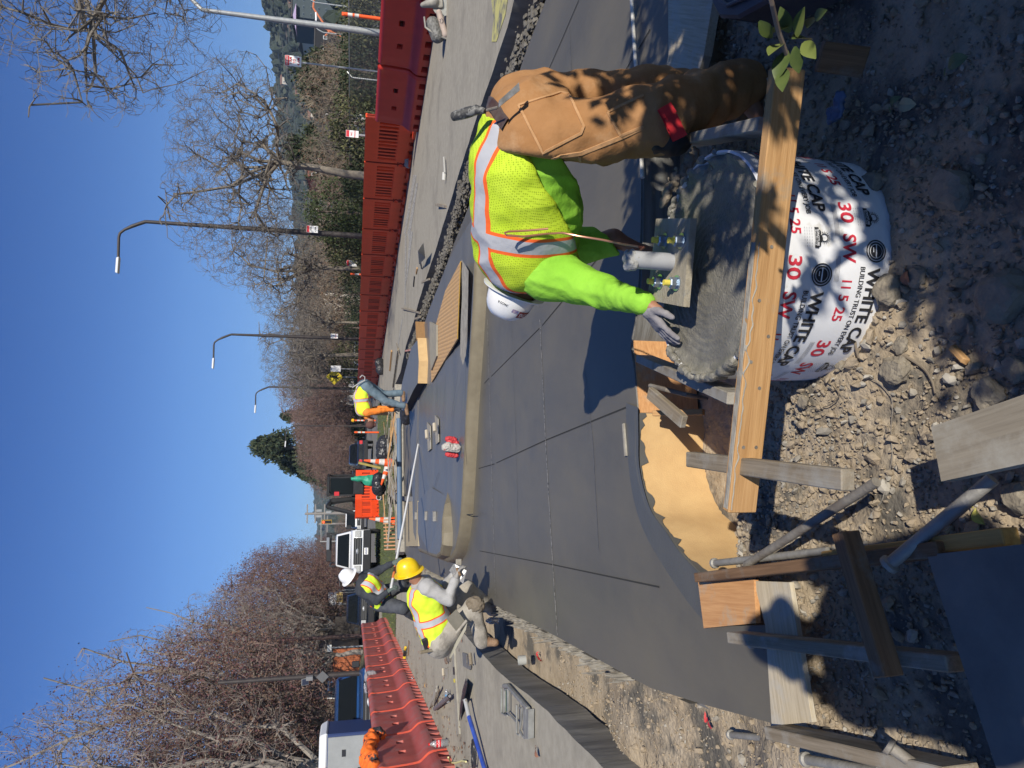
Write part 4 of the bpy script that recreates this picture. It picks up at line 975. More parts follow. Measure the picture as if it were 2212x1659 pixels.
# trousers: wide work cut, buttocks, pocket folds
bl_, br_ = H['hipL']+V3((.0, .02, -.02)), H['hipR']+V3((.0, 0, -.01))
pr = [('e', tuple(H['pel']+V3((-.02, -.02, .0))), (.17, .18, .175)), ('e', tuple(bl_), (.145, .13, .155)), ('e', tuple(br_), (.145, .13, .155)),
      limb(H['hipL']+V3((-.02, 0, .0)), H['knL']+V3((-.02, 0, .02)), .145, .122, .05), limb(H['hipR']+V3((-.01, 0, 0)), H['knR'], .135, .105, .05),
      limb(H['knL'], H['anL']+V3((0, 0, -.02)), .115, .098, .03), limb(H['knR'], H['anR']+V3((0, 0, -.02)), .11, .09, .03), limb(H['pel'], H['sp1'], .18, .165, .05)]
wa = H['pel'].lerp(H['sp1'], .62); wn_ = (H['sp1']-H['pel'])
tro = blob('trousers', pr, canvas, pw, h=.010, k=.05, amp=.020, freq=3.9, stretch=(1.2, 1.0, 1.7), seed=3, cuts=[(tuple(wa), tuple(wn_))], relax=2)
# belt, pockets and seams laid on the cloth by projecting on the trouser surface
dg = bpy.context.evaluated_depsgraph_get()
from mathutils.bvhtree import BVHTree
def bvh(o, base):
    vs = [v.co+base for v in o.data.vertices]; fs = [tuple(p.vertices) for p in o.data.polygons]; return BVHTree.FromPolygons(vs, fs)
tb_ = bvh(tro, pw.location)
def proj(tree, x, y, off=.003):
    d = ray(x, y).normalized(); h_ = tree.ray_cast(CAM, d, 8)
    return (h_[0]+h_[1]*off, h_[1]) if h_[0] is not None else (None, None)
def ribbon(name, tree, pts, wdt, mat, par, off=.004, sub=12, base=None):
    Q = []
    for a, b in zip(pts, pts[1:]):
        for i in range(sub):
            f = i/sub; p, n_ = proj(tree, a[0]+(b[0]-a[0])*f, a[1]+(b[1]-a[1])*f, off)
            if p is not None: Q.append((p, n_))
    p, n_ = proj(tree, *pts[-1], off)
    if p is not None: Q.append((p, n_))
    if len(Q) < 3: return None
    mb = MB(); vs = []
    for i, (p, n_) in enumerate(Q):
        d = (Q[min(i+1, len(Q)-1)][0]-Q[max(i-1, 0)][0]).normalized(); s_ = d.cross(n_).normalized()*wdt/2
        vs += [p-s_-n_*.004, p-s_*.8+n_*.001, p+s_*.8+n_*.001, p+s_-n_*.004]
    m_ = len(Q); mb.add(vs, [(4*i+j, 4*i+4+j, 4*i+5+j, 4*i+1+j) for i in range(m_-1) for j in range(3)])
    return mb.build(name, mat, par, smooth=True, fixn=False)
seam = fabric('canvas_seam', (.42, .235, .11), (.48, .28, .14), vs=30)
def dpt(x, y): return (918+.293*x, 162+.293*y)
for pts in [[(690, 225), (735, 210), (1000, 130), (1060, 140), (1100, 220), (1170, 380), (1150, 430), (870, 575), (690, 225)], [(1345, 275), (1520, 190), (1610, 150)], [(1345, 275), (1440, 450)], [(1440, 450), (1610, 380)]]:
    ribbon('pocket_seam', tb_, [dpt(*p) for p in pts], .011, seam, tro)
ribbon('leg_seam', tb_, [dpt(*p) for p in [(870, 640), (1000, 600), (1150, 580), (1300, 520), (1450, 460), (1600, 390)]], .018, seam, tro, off=.002)
ribbon('leg_seam', tb_, [dpt(*p) for p in [(1140, 600), (1160, 720), (1120, 745)]], .012, seam, tro)
ribbon('belt', tb_, [dpt(*p) for p in [(460, 185), (520, 250), (560, 320), (600, 370)]], .05, M('dark_belt', (.055, .03, .025), .5, col2=(.10, .08, .07), vs=20), tro, off=.008)
# shirt and vest torso
def tors(f, dr=0):
    return [('e', tuple(H['sp1']+V3((.02, 0, -.02))), (.17+dr, .19+dr, .20+dr)), ('e', tuple(H['sp2']+V3((0, 0, -.03))), (.18+dr, .20+dr, .225+dr)), ('e', tuple(H['ch']+V3((.02, 0, -.02))), (.17+dr, .215+dr, .215+dr)),
            limb(H['pel']+V3((-.02, 0, .0)), H['sp1'], .185+dr, .185+dr, .07), limb(H['sp1'], H['ch'], .185+dr, .18+dr, .07), limb(H['ch'], H['nk'], .15+dr, .085+dr*.5, .06)]
pr = tors(0)+[limb(H['ch'], H['shL'], .13, .115, .06), limb(H['shL'], H['elL'], .108, .066, .04), limb(H['elL'], H['wrL'], .064, .040, .03),
              limb(H['ch'], H['shR'], .12, .10, .06), limb(H['shR'], H['elR'], .10, .07, .04), limb(H['elR'], H['wrR'], .068, .045, .03)]
wb = H['pel'].lerp(H['sp1'], .25)
shirt = blob('shirt', pr, hiviz_shirt, pw, h=.009, k=.045, amp=.009, freq=9, stretch=(1.6, 1.3, .5), seed=8, cuts=[(tuple(wb+V3((.0, 0, .0))), tuple(-(H['sp1']-H['pel'])+V3((0, 0, -.15))))], relax=2)
# vest: shell round the torso with bands
ax0, ax1 = np.array(H['pel']), np.array(H['nk'])
axd = (ax1-ax0)/np.linalg.norm(ax1-ax0); AL = float(np.linalg.norm(ax1-ax0))
upv = np.array((0, 0, 1.0)); latv = np.cross(axd, upv); latv /= np.linalg.norm(latv)
def band1(co):
    t_ = (co-ax0)@axd; l_ = (co-ax0)@latv - .012
    hb = np.abs(t_-AL*.60-.02)/.030
    vb = np.abs(np.abs(l_)-.168)/.030
    up_ = ((co-ax0)@upv) > -.20
    vb = np.where(up_, vb, 9.)
    return np.minimum(hb, vb)
pr = tors(.0, .028)
cuts = [(tuple(H['sp1'].lerp(H['sp2'], .18)+V3((-.0, 0, 0))), tuple(-(H['sp1']-H['pel'])+V3((.0, 0, -.20)))), (tuple(H['nk']+V3((-.005, 0, 0))), tuple(axd))]
vest = blob('vest', pr, vest1, pw, h=.009, k=.05, amp=.015, freq=5.0, stretch=(1.7, .8, .7), seed=12, cuts=cuts, relax=2, attr={'band': band1})
# gloves, hat, boots
hv = G(1448, 738, .365)-H['wrL']
glove(pw, H['wrL']+hv*.10, tuple(hv), (.1, -.15, -1), gloveg, side=1, curl=.22, spread=.35, s=.98)
glove(pw, H['wrR']+V3((-.0, .0, -.03)), (-.02, .1, -.9), (-.9, .1, 0), gloveg, side=1, curl=.8, h=.007)
hatm = M('white_hat_shell', (.78, .78, .77), .25, col2=(.72, .72, .71), vs=12, coat=.4)
hat, patch = hardhat(pw, hc+hup*.02, hf, hup, hatm, s=.93, brim='full')
patch(math.radians(-38), .055, .095, .95, M('dark_red_sticker', (.22, .015, .02), .4), text='OCONS', tcol=(.7, .6, .58, 1))
patch(math.radians(-78), .052, .072, .30, M('flag_sticker', (.55, .42, .45), .4, col2=(.12, .12, .3), vs=60))
patch(math.radians(-115), .035, .055, .5, M('hat_white', (.76, .76, .75), .3), name='name_print', text='PACO R', tcol=(.03, .03, .03, 1))
for q in ('anL', 'anR'):
    a = H[q]; d_ = V3((-.75, .35, 0)).normalized()
    blob('boot', [limb(a+V3((0, 0, .02)), a+V3((0, 0, -.06)), .065, .06, .03), limb(a+V3((.03, 0, -.08)), a+d_*.15+V3((0, 0, -.09)), .05, .045, .03)], bootm, pw, h=.012, k=.03, cuts=[((0, 0, a.z-.13), (0, 0, -1))])
# knee pad strap (red) and black pad
kp = H['knL']+V3((-.08, -.03, -.03))
blob('knee_pad', [('e', tuple(kp+V3((-.01, .03, -.01))), (.06, .085, .085)), ('c', tuple(kp+V3((-.02, .0, .05))), tuple(kp+V3((-.005, .03, -.08))), .045, .04)], M('black_rubber', (.03, .03, .032), .5), pw, h=.009, amp=.006, freq=18)
sp_ = [proj(bvh(tro, pw.location), x, y, .012)[0] for x, y in [(1440, 232), (1452, 250), (1462, 268), (1470, 285)]]
mb = MB(); S_ = [AT(x, y, 2.345) for x, y in [(1436, 228), (1448, 250), (1458, 272), (1470, 298)]]
for i in range(3):
    a, b = S_[i], S_[i+1]; o_ = (b-a).normalized().cross(V3((0, 1, 0))).normalized()*.028
    mb.poly([a-o_, b-o_*1.1, b+o_*1.1, a+o_]); mb.poly([a-o_+V3((0, .012, 0)), b-o_+V3((0, .012, 0)), b+o_+V3((0, .012, 0)), a+o_+V3((0, .012, 0))])
mb.build('knee_strap', M('red_strap', (.75, .04, .05), .5, col2=(.6, .03, .04), vs=20), pw)
# brush and trowel stuck in the back pocket: things held by the worker
t = thing('margin_trowel', 'steel margin trowel with black handle stuck in the back of the bent worker\'s belt', 'trowel', AT(1090, 245, 2.6))
mb = MB(); mb.tube([AT(1048, 240, 2.62), AT(1030, 237, 2.64), AT(1010, 243, 2.66), AT(992, 248, 2.68), AT(978, 252, 2.70)], [.010, .019, .021, .020, .017], 12); mb.build('handle', M('taped_handle', (.05, .05, .05), .6, col2=(.22, .22, .21), vs=40, lo=.5, hi=.6), t, smooth=True)
mb = MB(); a = AT(1052, 238, 2.6); b = AT(1076, 232, 2.545); mb.tube([a, b], .006, 8); mb.build('tang', rust, t)
mb = MB(); q = [AT(1078, 217, 2.5), AT(1121, 178, 2.5), AT(1123, 195, 2.5), AT(1078, 231, 2.5)]; mb.add(q+[p+V3((0, .008, 0)) for p in q], [(0, 1, 2, 3), (4, 5, 6, 7), (0, 1, 5, 4), (1, 2, 6, 5), (2, 3, 7, 6), (3, 0, 4, 7)]); mb.build('blade', M('scraped_steel', (.45, .46, .48), .4, metal=.6, col2=(.25, .25, .25), vs=30), t)
# ---------------------------------------------------------------- far workers (generic)
def worker(label, J, loc, shirtm, troum, vestm, hatmat, hfwd, hupv, bands, gl, s=1.0, brim='full', h=.016, vcuts=(), boots=True, sticker=None, hdn=.14, hood=None, hand_dirs=None):
    J = {k_: V3(v) for k_, v in J.items()}; t = thing('person', label, 'person', loc)
    up_ = V3(hupv).normalized(); hc = J['nk']+up_*hdn
    pr = []
    for sd in 'LR':
        pr += [limb(J['hip'+sd], J['kn'+sd], .08, .06), limb(J['kn'+sd], J['an'+sd], .055, .04), limb(J['ch'], J['sh'+sd], .08, .06), limb(J['sh'+sd], J['el'+sd], .05, .04), limb(J['el'+sd], J['wr'+sd], .038, .028)]
    pr += [limb(J['pel'], J['sp'], .12, .11), limb(J['sp'], J['ch'], .12, .12), limb(J['ch'], J['nk'], .1, .06), limb(J['nk'], hc-up_*.04, .055, .052)]
    P, Rm = head(pr, hc, hfwd, hupv)
    bd_ = blob('body', pr, skin, t, h=.010, k=.02); face_parts(t, P)
    hr = blob('hair', [('e', P(-.035, 0, .03), (.085, .080, .085), Rm), ('e', P(-.05, 0, -.02), (.05, .072, .05), Rm)], hair, t, h=.010, k=.02, cuts=[(P(.02, 0, 0), tuple(V3(hfwd)))])
    pr = [('e', tuple(J['pel']), (.16, .15, .15)), limb(J['pel'], J['pel'].lerp(J['sp'], .4), .155, .14)]
    for sd in 'LR': pr += [limb(J['hip'+sd], J['kn'+sd], .115, .085, .05), limb(J['kn'+sd], J['an'+sd], .082, .072)]
    blob('trousers', pr, troum, t, h=h, k=.04, amp=.012, freq=6, seed=5, cuts=())
    tor = lambda dr: [('e', tuple(J['sp']), (.15+dr, .15+dr, .15+dr)), ('e', tuple(J['ch']), (.165+dr, .165+dr, .165+dr)), limb(J['pel'], J['sp'], .155+dr, .15+dr, .05), limb(J['sp'], J['ch'], .155+dr, .16+dr, .05), limb(J['ch'], J['nk'], .12+dr, .07+dr*.5, .05)]
    pr = tor(0)
    for sd in 'LR': pr += [limb(J['ch'], J['sh'+sd], .11, .085, .05), limb(J['sh'+sd], J['el'+sd], .078, .060, .03), limb(J['el'+sd], J['wr'+sd], .056, .040, .02)]
    blob('shirt', pr, shirtm, t, h=h*.8, k=.04, amp=.012, freq=8, seed=9, cuts=[(tuple(J['pel'].lerp(J['sp'], .15)), tuple(J['pel']-J['sp']))])
    pr = tor(.016)
    for sd in 'LR': pr += [limb(J['ch'], J['sh'+sd], .115, .095, .05)]
    a0 = np.array(J['pel']); ad = np.array(J['nk'])-a0; AL_ = float(np.linalg.norm(ad)); ad /= AL_
    lat = np.array(J['shR'])-np.array(J['shL']); lat -= ad*(lat@ad); lat /= np.linalg.norm(lat)
    def bf(co):
        t_ = (co-a0)@ad; l_ = (co-a0)@lat; return np.minimum(np.abs(t_-AL_*bands[0])/.030, np.abs(np.abs(l_)-bands[1])/.028)
    cuts = [(tuple(J['pel'].lerp(J['sp'], .1)), tuple(J['pel']-J['sp'])), (tuple(J['nk'].lerp(J['ch'], .12)), tuple(ad))]
    for sd in 'LR':
        ou = (J['sh'+sd]-J['ch']).normalized(); cuts.append((tuple(J['sh'+sd]-ou*.005), tuple(ou)))
    blob('vest', pr, vestm, t, h=h*.7, k=.04, amp=.012, freq=7, seed=2, cuts=cuts+list(vcuts), attr={'band': bf})
    if hatmat:
        hat, patch = hardhat(t, hc+up_*.03, hfwd, hupv, hatmat, brim=brim)
        if sticker: sticker(patch)
    for i, sd in enumerate('LR'):
        d_ = (J['wr'+sd]-J['el'+sd]).normalized(); pd = V3(hand_dirs[i]) if hand_dirs else V3((0, 0, -1))
        glove(t, J['wr'+sd]+d_*.02, d_, pd, gl, side=1 if sd == 'L' else -1, curl=.9, h=.007)
        if boots:
            a = J['an'+sd]; k2 = V3(J.get('toe'+sd, a+V3((.14, -.05, -.06))))
            blob('boot', [limb(a, a+V3((0, 0, -.04)), .06, .055, .03), limb(a+V3((0, 0, -.05)), k2, .05, .042, .03)], bootm, t, h=.012)
    return t, J, hc
def z4(x, y, Y): return AT(810+.1953*x, 1134+.1953*y, Y)     # helper for the picture region of the kneeling man
Y2 = 7.35
J2 = dict(pel=z4(705, 1290, Y2), sp=z4(640, 1060, Y2), ch=z4(560, 800, Y2-.02), nk=z4(490, 640, Y2-.02), hipL=z4(735, 1290, Y2-.1), hipR=z4(730, 1270, Y2+.12), knL=z4(1085, 900, Y2-.12), knR=z4(1010, 700, Y2+.28), anL=z4(1180, 1290, Y2-.12), anR=z4(1290, 930, Y2+.45),
          shL=z4(580, 690, Y2-.17), elL=z4(815, 830, Y2-.25), wrL=z4(885, 615, Y2-.2), shR=z4(540, 640, Y2+.18), elR=z4(760, 700, Y2+.25), wrR=z4(870, 560, Y2+.05), toeL=z4(1330, 1300, Y2-.14), toeR=z4(1300, 800, Y2+.3))
hm2 = M('yellow_hat_shell', (.80, .55, .01), .3, col2=(.70, .47, .01), vs=14, coat=.3)
worker('kneeling worker in yellow hard hat, yellow vest and grey sweatshirt trowelling the kerb end', J2, (z4(1180, 1290, Y2).x, Y2, 0), greys, greyj, vest2, hm2, (.30, -.12, -.80), (.62, -.05, .55), (.42, .085), M('dusty_glove', (.30, .29, .27), .8, col2=(.22, .21, .2), vs=30), hand_dirs=[(.3, .2, -1), (0, 0, -1)],
       sticker=lambda pa: pa(math.radians(-75), .06, .09, .35, M('round_sticker', (.75, .74, .70), .4)))
# steel trowel in his hand
t = thing('edging_trowel', 'shiny steel trowel held by the kneeling worker at the kerb end', 'trowel', z4(960, 530, Y2-.12))
q = [z4(870, 430, Y2-.1), z4(1000, 460, Y2-.1), z4(1015, 510, Y2-.2), z4(975, 650, Y2-.25), z4(940, 620, Y2-.2), z4(820, 505, Y2-.15)]
mb = MB(); n = len(q); mb.add(q+[p+V3((0, .006, -.004)) for p in q], [tuple(range(n)), tuple(range(2*n-1, n-1, -1))]+[(i, (i+1) % n, n+(i+1) % n, n+i) for i in range(n)]); mb.build('blade', M('bright_steel', (.62, .62, .62), .3, metal=.6, col2=(.4, .4, .4), vs=30), t)
mb = MB(); mb.tube([z4(905, 480, Y2-.17), z4(945, 560, Y2-.24)], .014, 10); mb.build('handle', M('wooden_grip', (.2, .12, .06), .6), t)
mb = MB(); mb.box(z4(925, 425, Y2-.02), (.09, .03, .06)); tag(mb.build('kerb_block', drycon, bevel=.004, origin=z4(925, 425, Y2-.02)), 'pale block at the very end of the fresh kerb beside the trowel', 'block')
# dust brush / knee board under his arm
t = thing('hand_float', 'grey hand float with square plate hanging at the kneeling worker\'s hip', 'hand float', z4(900, 1060, Y2-.28))
q = [z4(900, 935, Y2-.30), z4(1000, 1065, Y2-.30), z4(900, 1178, Y2-.30), z4(790, 1040, Y2-.30)]
mb = MB(); mb.add(q+[p+V3((0, .012, 0)) for p in q], [(0, 1, 2, 3), (7, 6, 5, 4)]+[(i, (i+1) % 4, 4+(i+1) % 4, 4+i) for i in range(4)]); mb.build('float_plate', M('float_plate_grey', (.15, .14, .11), .6, col2=(.19, .175, .14), vs=10), t)
mb = MB(); mb.tube([z4(900, 1195, Y2-.32), z4(1015, 1055, Y2-.32)], .014, 8); mb.build('grip', greyj, t)
mb = MB(); q = [z4(1020, 1085, Y2-.34), z4(1005, 1160, Y2-.36), z4(835, 1480, Y2-.38), z4(822, 1470, Y2-.38), z4(900, 1290, Y2-.36)]; n = 5; mb.add(q+[p+V3((0, .012, 0)) for p in q], [tuple(range(n)), tuple(range(2*n-1, n-1, -1))]+[(i, (i+1) % n, n+(i+1) % n, n+i) for i in range(n)])
tag(mb.build('pointed_board', M('cement_wood', (.30, .28, .22), .8), origin=z4(900, 1290, Y2-.36)), 'long pointed cement-grey strip leaning against the kneeling worker\'s thigh', 'strip')
mb = MB(); q = [z4(1050, 810, Y2-.23), z4(1130, 790, Y2-.22), z4(1185, 880, Y2-.20), z4(1175, 980, Y2-.22), z4(1075, 965, Y2-.24), z4(1040, 900, Y2-.25)]
pads = blob('knee_cover', [('e', tuple(z4(1110, 885, Y2-.16)), (.085, .07, .10))], M('worn_leather', (.15, .12, .085), .8, col2=(.2, .165, .12), vs=20, bump=.6), None, h=.01, amp=.012, freq=20)
tag(pads, 'brown leather knee pad worn by the kneeling worker', 'knee pad')
def z7(x, y, Y): return AT(648+.1953*x, 1188+.1953*y, Y)
Y3 = 10.6
J3 = dict(pel=z7(900, 560, Y3+.1), sp=z7(830, 480, Y3+.05), ch=z7(745, 390, Y3), nk=z7(665, 320, Y3-.02), hipL=z7(950, 600, Y3), hipR=z7(940, 470, Y3+.2), knL=z7(1130, 640, Y3-.3), knR=z7(1120, 400, Y3+.1), anL=z7(1330, 760, Y3), anR=z7(1340, 420, Y3+.3),
          shL=z7(685, 450, Y3-.05), elL=z7(850, 560, Y3-.2), wrL=z7(960, 470, Y3-.25), shR=z7(730, 290, Y3+.1), elR=z7(880, 220, Y3), wrR=z7(1020, 150, Y3-.1))
worker('standing worker in white hard hat, yellow vest and dark clothes pushing a long white pole', J3, (z7(1330, 760, Y3).x, Y3, 0), blackc, fabric('charcoal_trousers', (.055, .06, .07), (.085, .09, .10)), vest2, hatm, (.75, -.35, -.55), (.25, -.1, .95), (.40, .09), M('green_glove', (.07, .10, .09), .8, col2=(.12, .14, .12), vs=30), hand_dirs=[(0, 0, -1), (0, 0, -1)],
       sticker=lambda pa: pa(math.radians(-60), .05, .085, .45, M('red_outline_sticker', (.7, .68, .66), .4, col2=(.5, .05, .05), vs=50)))
# the long pole float
t = thing('pole_float', 'long white-handled pole float reaching across the far slab', 'pole float', G(911, 945, .02))
mb = MB(); a = z7(1010, 420, Y3-.28); b = G(906, 948, .06); mb.tube([a, a.lerp(b, .5), b], .021, 12); mb.build('pole', M('white_pole', (.78, .77, .74), .4), t, smooth=True)
mb = MB(); mb.tube([a.lerp(b, .04)+V3((0, -.003, 0)), a.lerp(b, .13)+V3((0, -.003, 0))], .0225, 12); mb.build('orange_tape', M('orange_tape', (.75, .22, .06), .5), t, smooth=True)
mb = MB(); mb.box(G(911, 945, .035), (.75, .12, .03), (0, 0, .15)); mb.build('float_head', M('pale_float', (.55, .55, .55), .5), t, bevel=.004)
# bent worker on the far ramp
def z44(x, y, Y): return AT(540+.1953*x, 648+.1953*y, Y)
Y4 = 16.3
J4 = dict(pel=z44(1265, 955, Y4), sp=z44(1235, 1080, Y4), ch=z44(1255, 1200, Y4), nk=z44(1290, 1290, Y4), hipL=z44(1290, 960, Y4-.1), hipR=z44(1290, 940, Y4+.15), knL=z44(1500, 1120, Y4-.1), knR=z44(1470, 1040, Y4+.2), anL=z44(1700, 1170, Y4-.1), anR=z44(1670, 1030, Y4+.2),
          shL=z44(1290, 1245, Y4-.2), elL=z44(1430, 1225, Y4-.2), wrL=z44(1580, 1215, Y4-.15), shR=z44(1300, 1230, Y4+.2), elR=z44(1440, 1200, Y4+.2), wrR=z44(1590, 1195, Y4+.1), toeL=z44(1740, 1260, Y4-.1), toeR=z44(1700, 1110, Y4+.2))
t4, J4, hc4 = worker('bent worker in jeans, orange shirt and yellow vest working on the far ramp', J4, (z44(1700, 1170, Y4).x, Y4, .32), orangec, jeans, vest2, None, (-.2, -.2, -.95), (-.85, -.1, -.45), (.45, .09), blackc, hand_dirs=[(0, 0, -1), (0, 0, -1)])
blob('cap', [('e', tuple(hc4+V3((-.06, -.02, -.02))), (.10, .105, .11)), ('e', tuple(hc4+V3((-.06, -.05, -.14))), (.05, .08, .015))], M('brown_cap', (.10, .045, .035), .8), t4, h=.012)
# tool belt hooks at his back
mb = MB(); mb.tube([z44(1130, 970, Y4-.2), z44(1210, 920, Y4-.2), z44(1270, 890, Y4-.2), z44(1270, 850, Y4-.2), z44(1240, 832, Y4-.2), z44(1215, 860, Y4-.2)], .014, 8); tag(mb.build('rebar_hook', M('pale_hook', (.35, .34, .33), .5), smooth=True, origin=z44(1210, 920, Y4-.2)), 'curved grey hook tool in the back belt of the far bent worker', 'hook')
# ---------------------------------------------------------------- the photographer, whose shadow falls into the picture
bx = V3((.19, -.36, .22))
J5 = dict(pel=bx+V3((0, .0, .90)), sp=bx+V3((0, .0, 1.08)), ch=bx+V3((0, .02, 1.28)), nk=bx+V3((0, .04, 1.44)), hipL=bx+V3((-.1, 0, .88)), hipR=bx+V3((.1, 0, .88)), knL=bx+V3((-.12, 0, .46)), knR=bx+V3((.12, 0, .46)), anL=bx+V3((-.13, -.02, -.22)), anR=bx+V3((.13, -.02, -.22)),
          shL=bx+V3((-.2, .02, 1.36)), elL=bx+V3((-.24, -.02, 1.10)), wrL=bx+V3((-.22, .08, 1.30)), shR=bx+V3((.2, .02, 1.36)), elR=bx+V3((.24, -.02, 1.10)), wrR=bx+V3((.20, .08, 1.30)))
worker('person taking the photo, standing just behind the viewpoint', J5, (bx.x, bx.y, -.1), blackc, jeans, vest2, hatm, (0, 1, -.15), (0, .1, 1), (.4, .09), gloveg, h=.03)
# ================================================================ BARRIERS, POLES, VEHICLES, TOOLS
def up_at(u, D, z=0.0):
    """world point at picture column u (left to right), street distance D, height z"""
    return Vector(((u-829.0)/1500.0*D, D, z))
red_f = M('faded_red_plastic', (.40, .075, .055), .6, col2=(.46, .11, .085), vs=3, bump=.15, bs=8, spec=.3, col3=(.38, .14, .12), s3=2.5)
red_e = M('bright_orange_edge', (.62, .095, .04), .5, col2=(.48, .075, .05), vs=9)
red_d = M('deep_red_plastic', (.50, .032, .018), .4, col2=(.43, .026, .015), vs=3, spec=.5)
red_o = M('orange_red_plastic', (.85, .075, .015), .45, col2=(.76, .065, .013), vs=3, spec=.4)
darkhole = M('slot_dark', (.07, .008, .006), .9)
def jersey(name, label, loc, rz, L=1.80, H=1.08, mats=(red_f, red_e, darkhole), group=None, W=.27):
    t = thing(name, label, 'barrier', loc, rz, group)
    nx, nz = 90, 44; z_ = [H*i/nz for i in range(nz+1)]
    def half(z):
        if z < .24: return W-.01*z
        if z < .46: return W-.012-(W-.148)*ss(.24, .46, z)
        if z < H-.10: return .136-.030*(z-.46)/(H-.56)
        q = (z-(H-.10))/.10; return .106*math.sqrt(max(0, 1-q*q*.93))
    fs_, ms = [], []; mb = MB()
    for sgn in (1, -1):
        def fn(a, b):
            x = a*L; z = b*H; y = half(z); rec = 0
            for cx in (.34, .66):
                if abs(x-cx*L) < .085 and .55*H < z < .65*H: rec = .10
            for cx in (.12, .31, .5, .69, .88):
                if abs(x-cx*L) < .085 and z < .15: rec = .12
            e = min(x, L-x); y -= .05*(1-ss(0, .045, e))*(1 if .0 < z else 1)
            y -= .020*ss(.25, .6, z/H)*(1-ss(.12, .40, e))*(1-ss(.85, .95, z/H))      # scooped ends
            return (x, sgn*(y-rec), z-.02*(1-ss(0, .03, e))*(z > H*.9))
        b0 = len(mb.f); mb.grid(fn, nx, nz)
        for k_ in range(b0, len(mb.f)):
            i = (k_-b0) % nx; j = (k_-b0)//nx; x = (i+.5)/nx*L; z = (j+.5)/nz*H
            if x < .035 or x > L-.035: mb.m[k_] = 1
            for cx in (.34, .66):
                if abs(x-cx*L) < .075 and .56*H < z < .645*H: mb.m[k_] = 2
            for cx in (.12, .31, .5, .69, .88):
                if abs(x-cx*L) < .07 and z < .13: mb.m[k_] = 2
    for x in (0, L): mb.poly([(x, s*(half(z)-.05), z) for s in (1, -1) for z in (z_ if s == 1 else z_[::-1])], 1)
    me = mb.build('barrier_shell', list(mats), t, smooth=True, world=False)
    mb = MB(); mb.lathe([(.03, 0), (.03, .02), (.0, .02)], 12, Matrix.Translation((L*.5, half(.3*H), .17*H)) @ Matrix.Rotation(-math.pi/2, 4, 'X')); mb.lathe([(.03, 0), (.03, .02), (.0, .02)], 12, Matrix.Translation((L*.5, -half(.3*H), .17*H)) @ Matrix.Rotation(math.pi/2, 4, 'X'))
    mb.build('drain_plug', M('pale_plug', (.45, .30, .25), .5), t, world=False)
    return t
# left row: runs along the street
base = G(921, 1520, 0)-SN*.27
lab_l = ['faded red plastic barrier nearest the camera in the left row', 'faded red barrier behind the cola bottle in the left row', 'faded red barrier under the crumpled orange jacket', 'fourth barrier of the left row, beside the tool pile on the road', 'fifth barrier of the left row, level with the blue vehicle', 'sixth barrier of the left row, a clear bottle on top', 'seventh barrier of the left row, beyond the bottle', 'eighth barrier of the left row, by the grey glove', 'barrier behind the kneeling worker, just past the grey glove', 'tenth barrier of the left row', 'eleventh barrier of the left row, near the white-hatted worker', 'farthest visible barrier of the left row']
proto = None; rowl = []
for i in range(12):
    s_ = -5.05+1.84*i; p = base+SD*s_
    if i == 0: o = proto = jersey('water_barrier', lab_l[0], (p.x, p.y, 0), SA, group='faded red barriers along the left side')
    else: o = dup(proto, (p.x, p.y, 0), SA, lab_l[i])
    rowl.append(p)
def ltop(s_, z=1.08): q = base+SD*s_; return Vector((q.x, q.y, z))
# panel at the near end of the left row
t = thing('orange_barricade', 'orange plastic barricade end at the bottom left corner of the road', 'barricade', ltop(-5.3, 0), SA)
mb = MB(); mb.box((-.36, -.12, .5), (.10, .9, 1.0)); mb.box((-.42, -.5, .12), (.3, .25, .22)); mb.build('barricade_panel', M('worn_orange', (.62, .10, .03), .6, col2=(.45, .12, .07), vs=6), t, world=False, bevel=.03)
# right side: two glossy deep red barriers then slotted barricades
jb = G(934.6, 88, 0); kind2 = (red_d, red_d, darkhole)
Lr = 2.25; lab_r = ['deep red barrier at the top right, half outside the picture', 'deep red barrier behind the orange marker post', 'deep red barrier next to the slotted barricades']
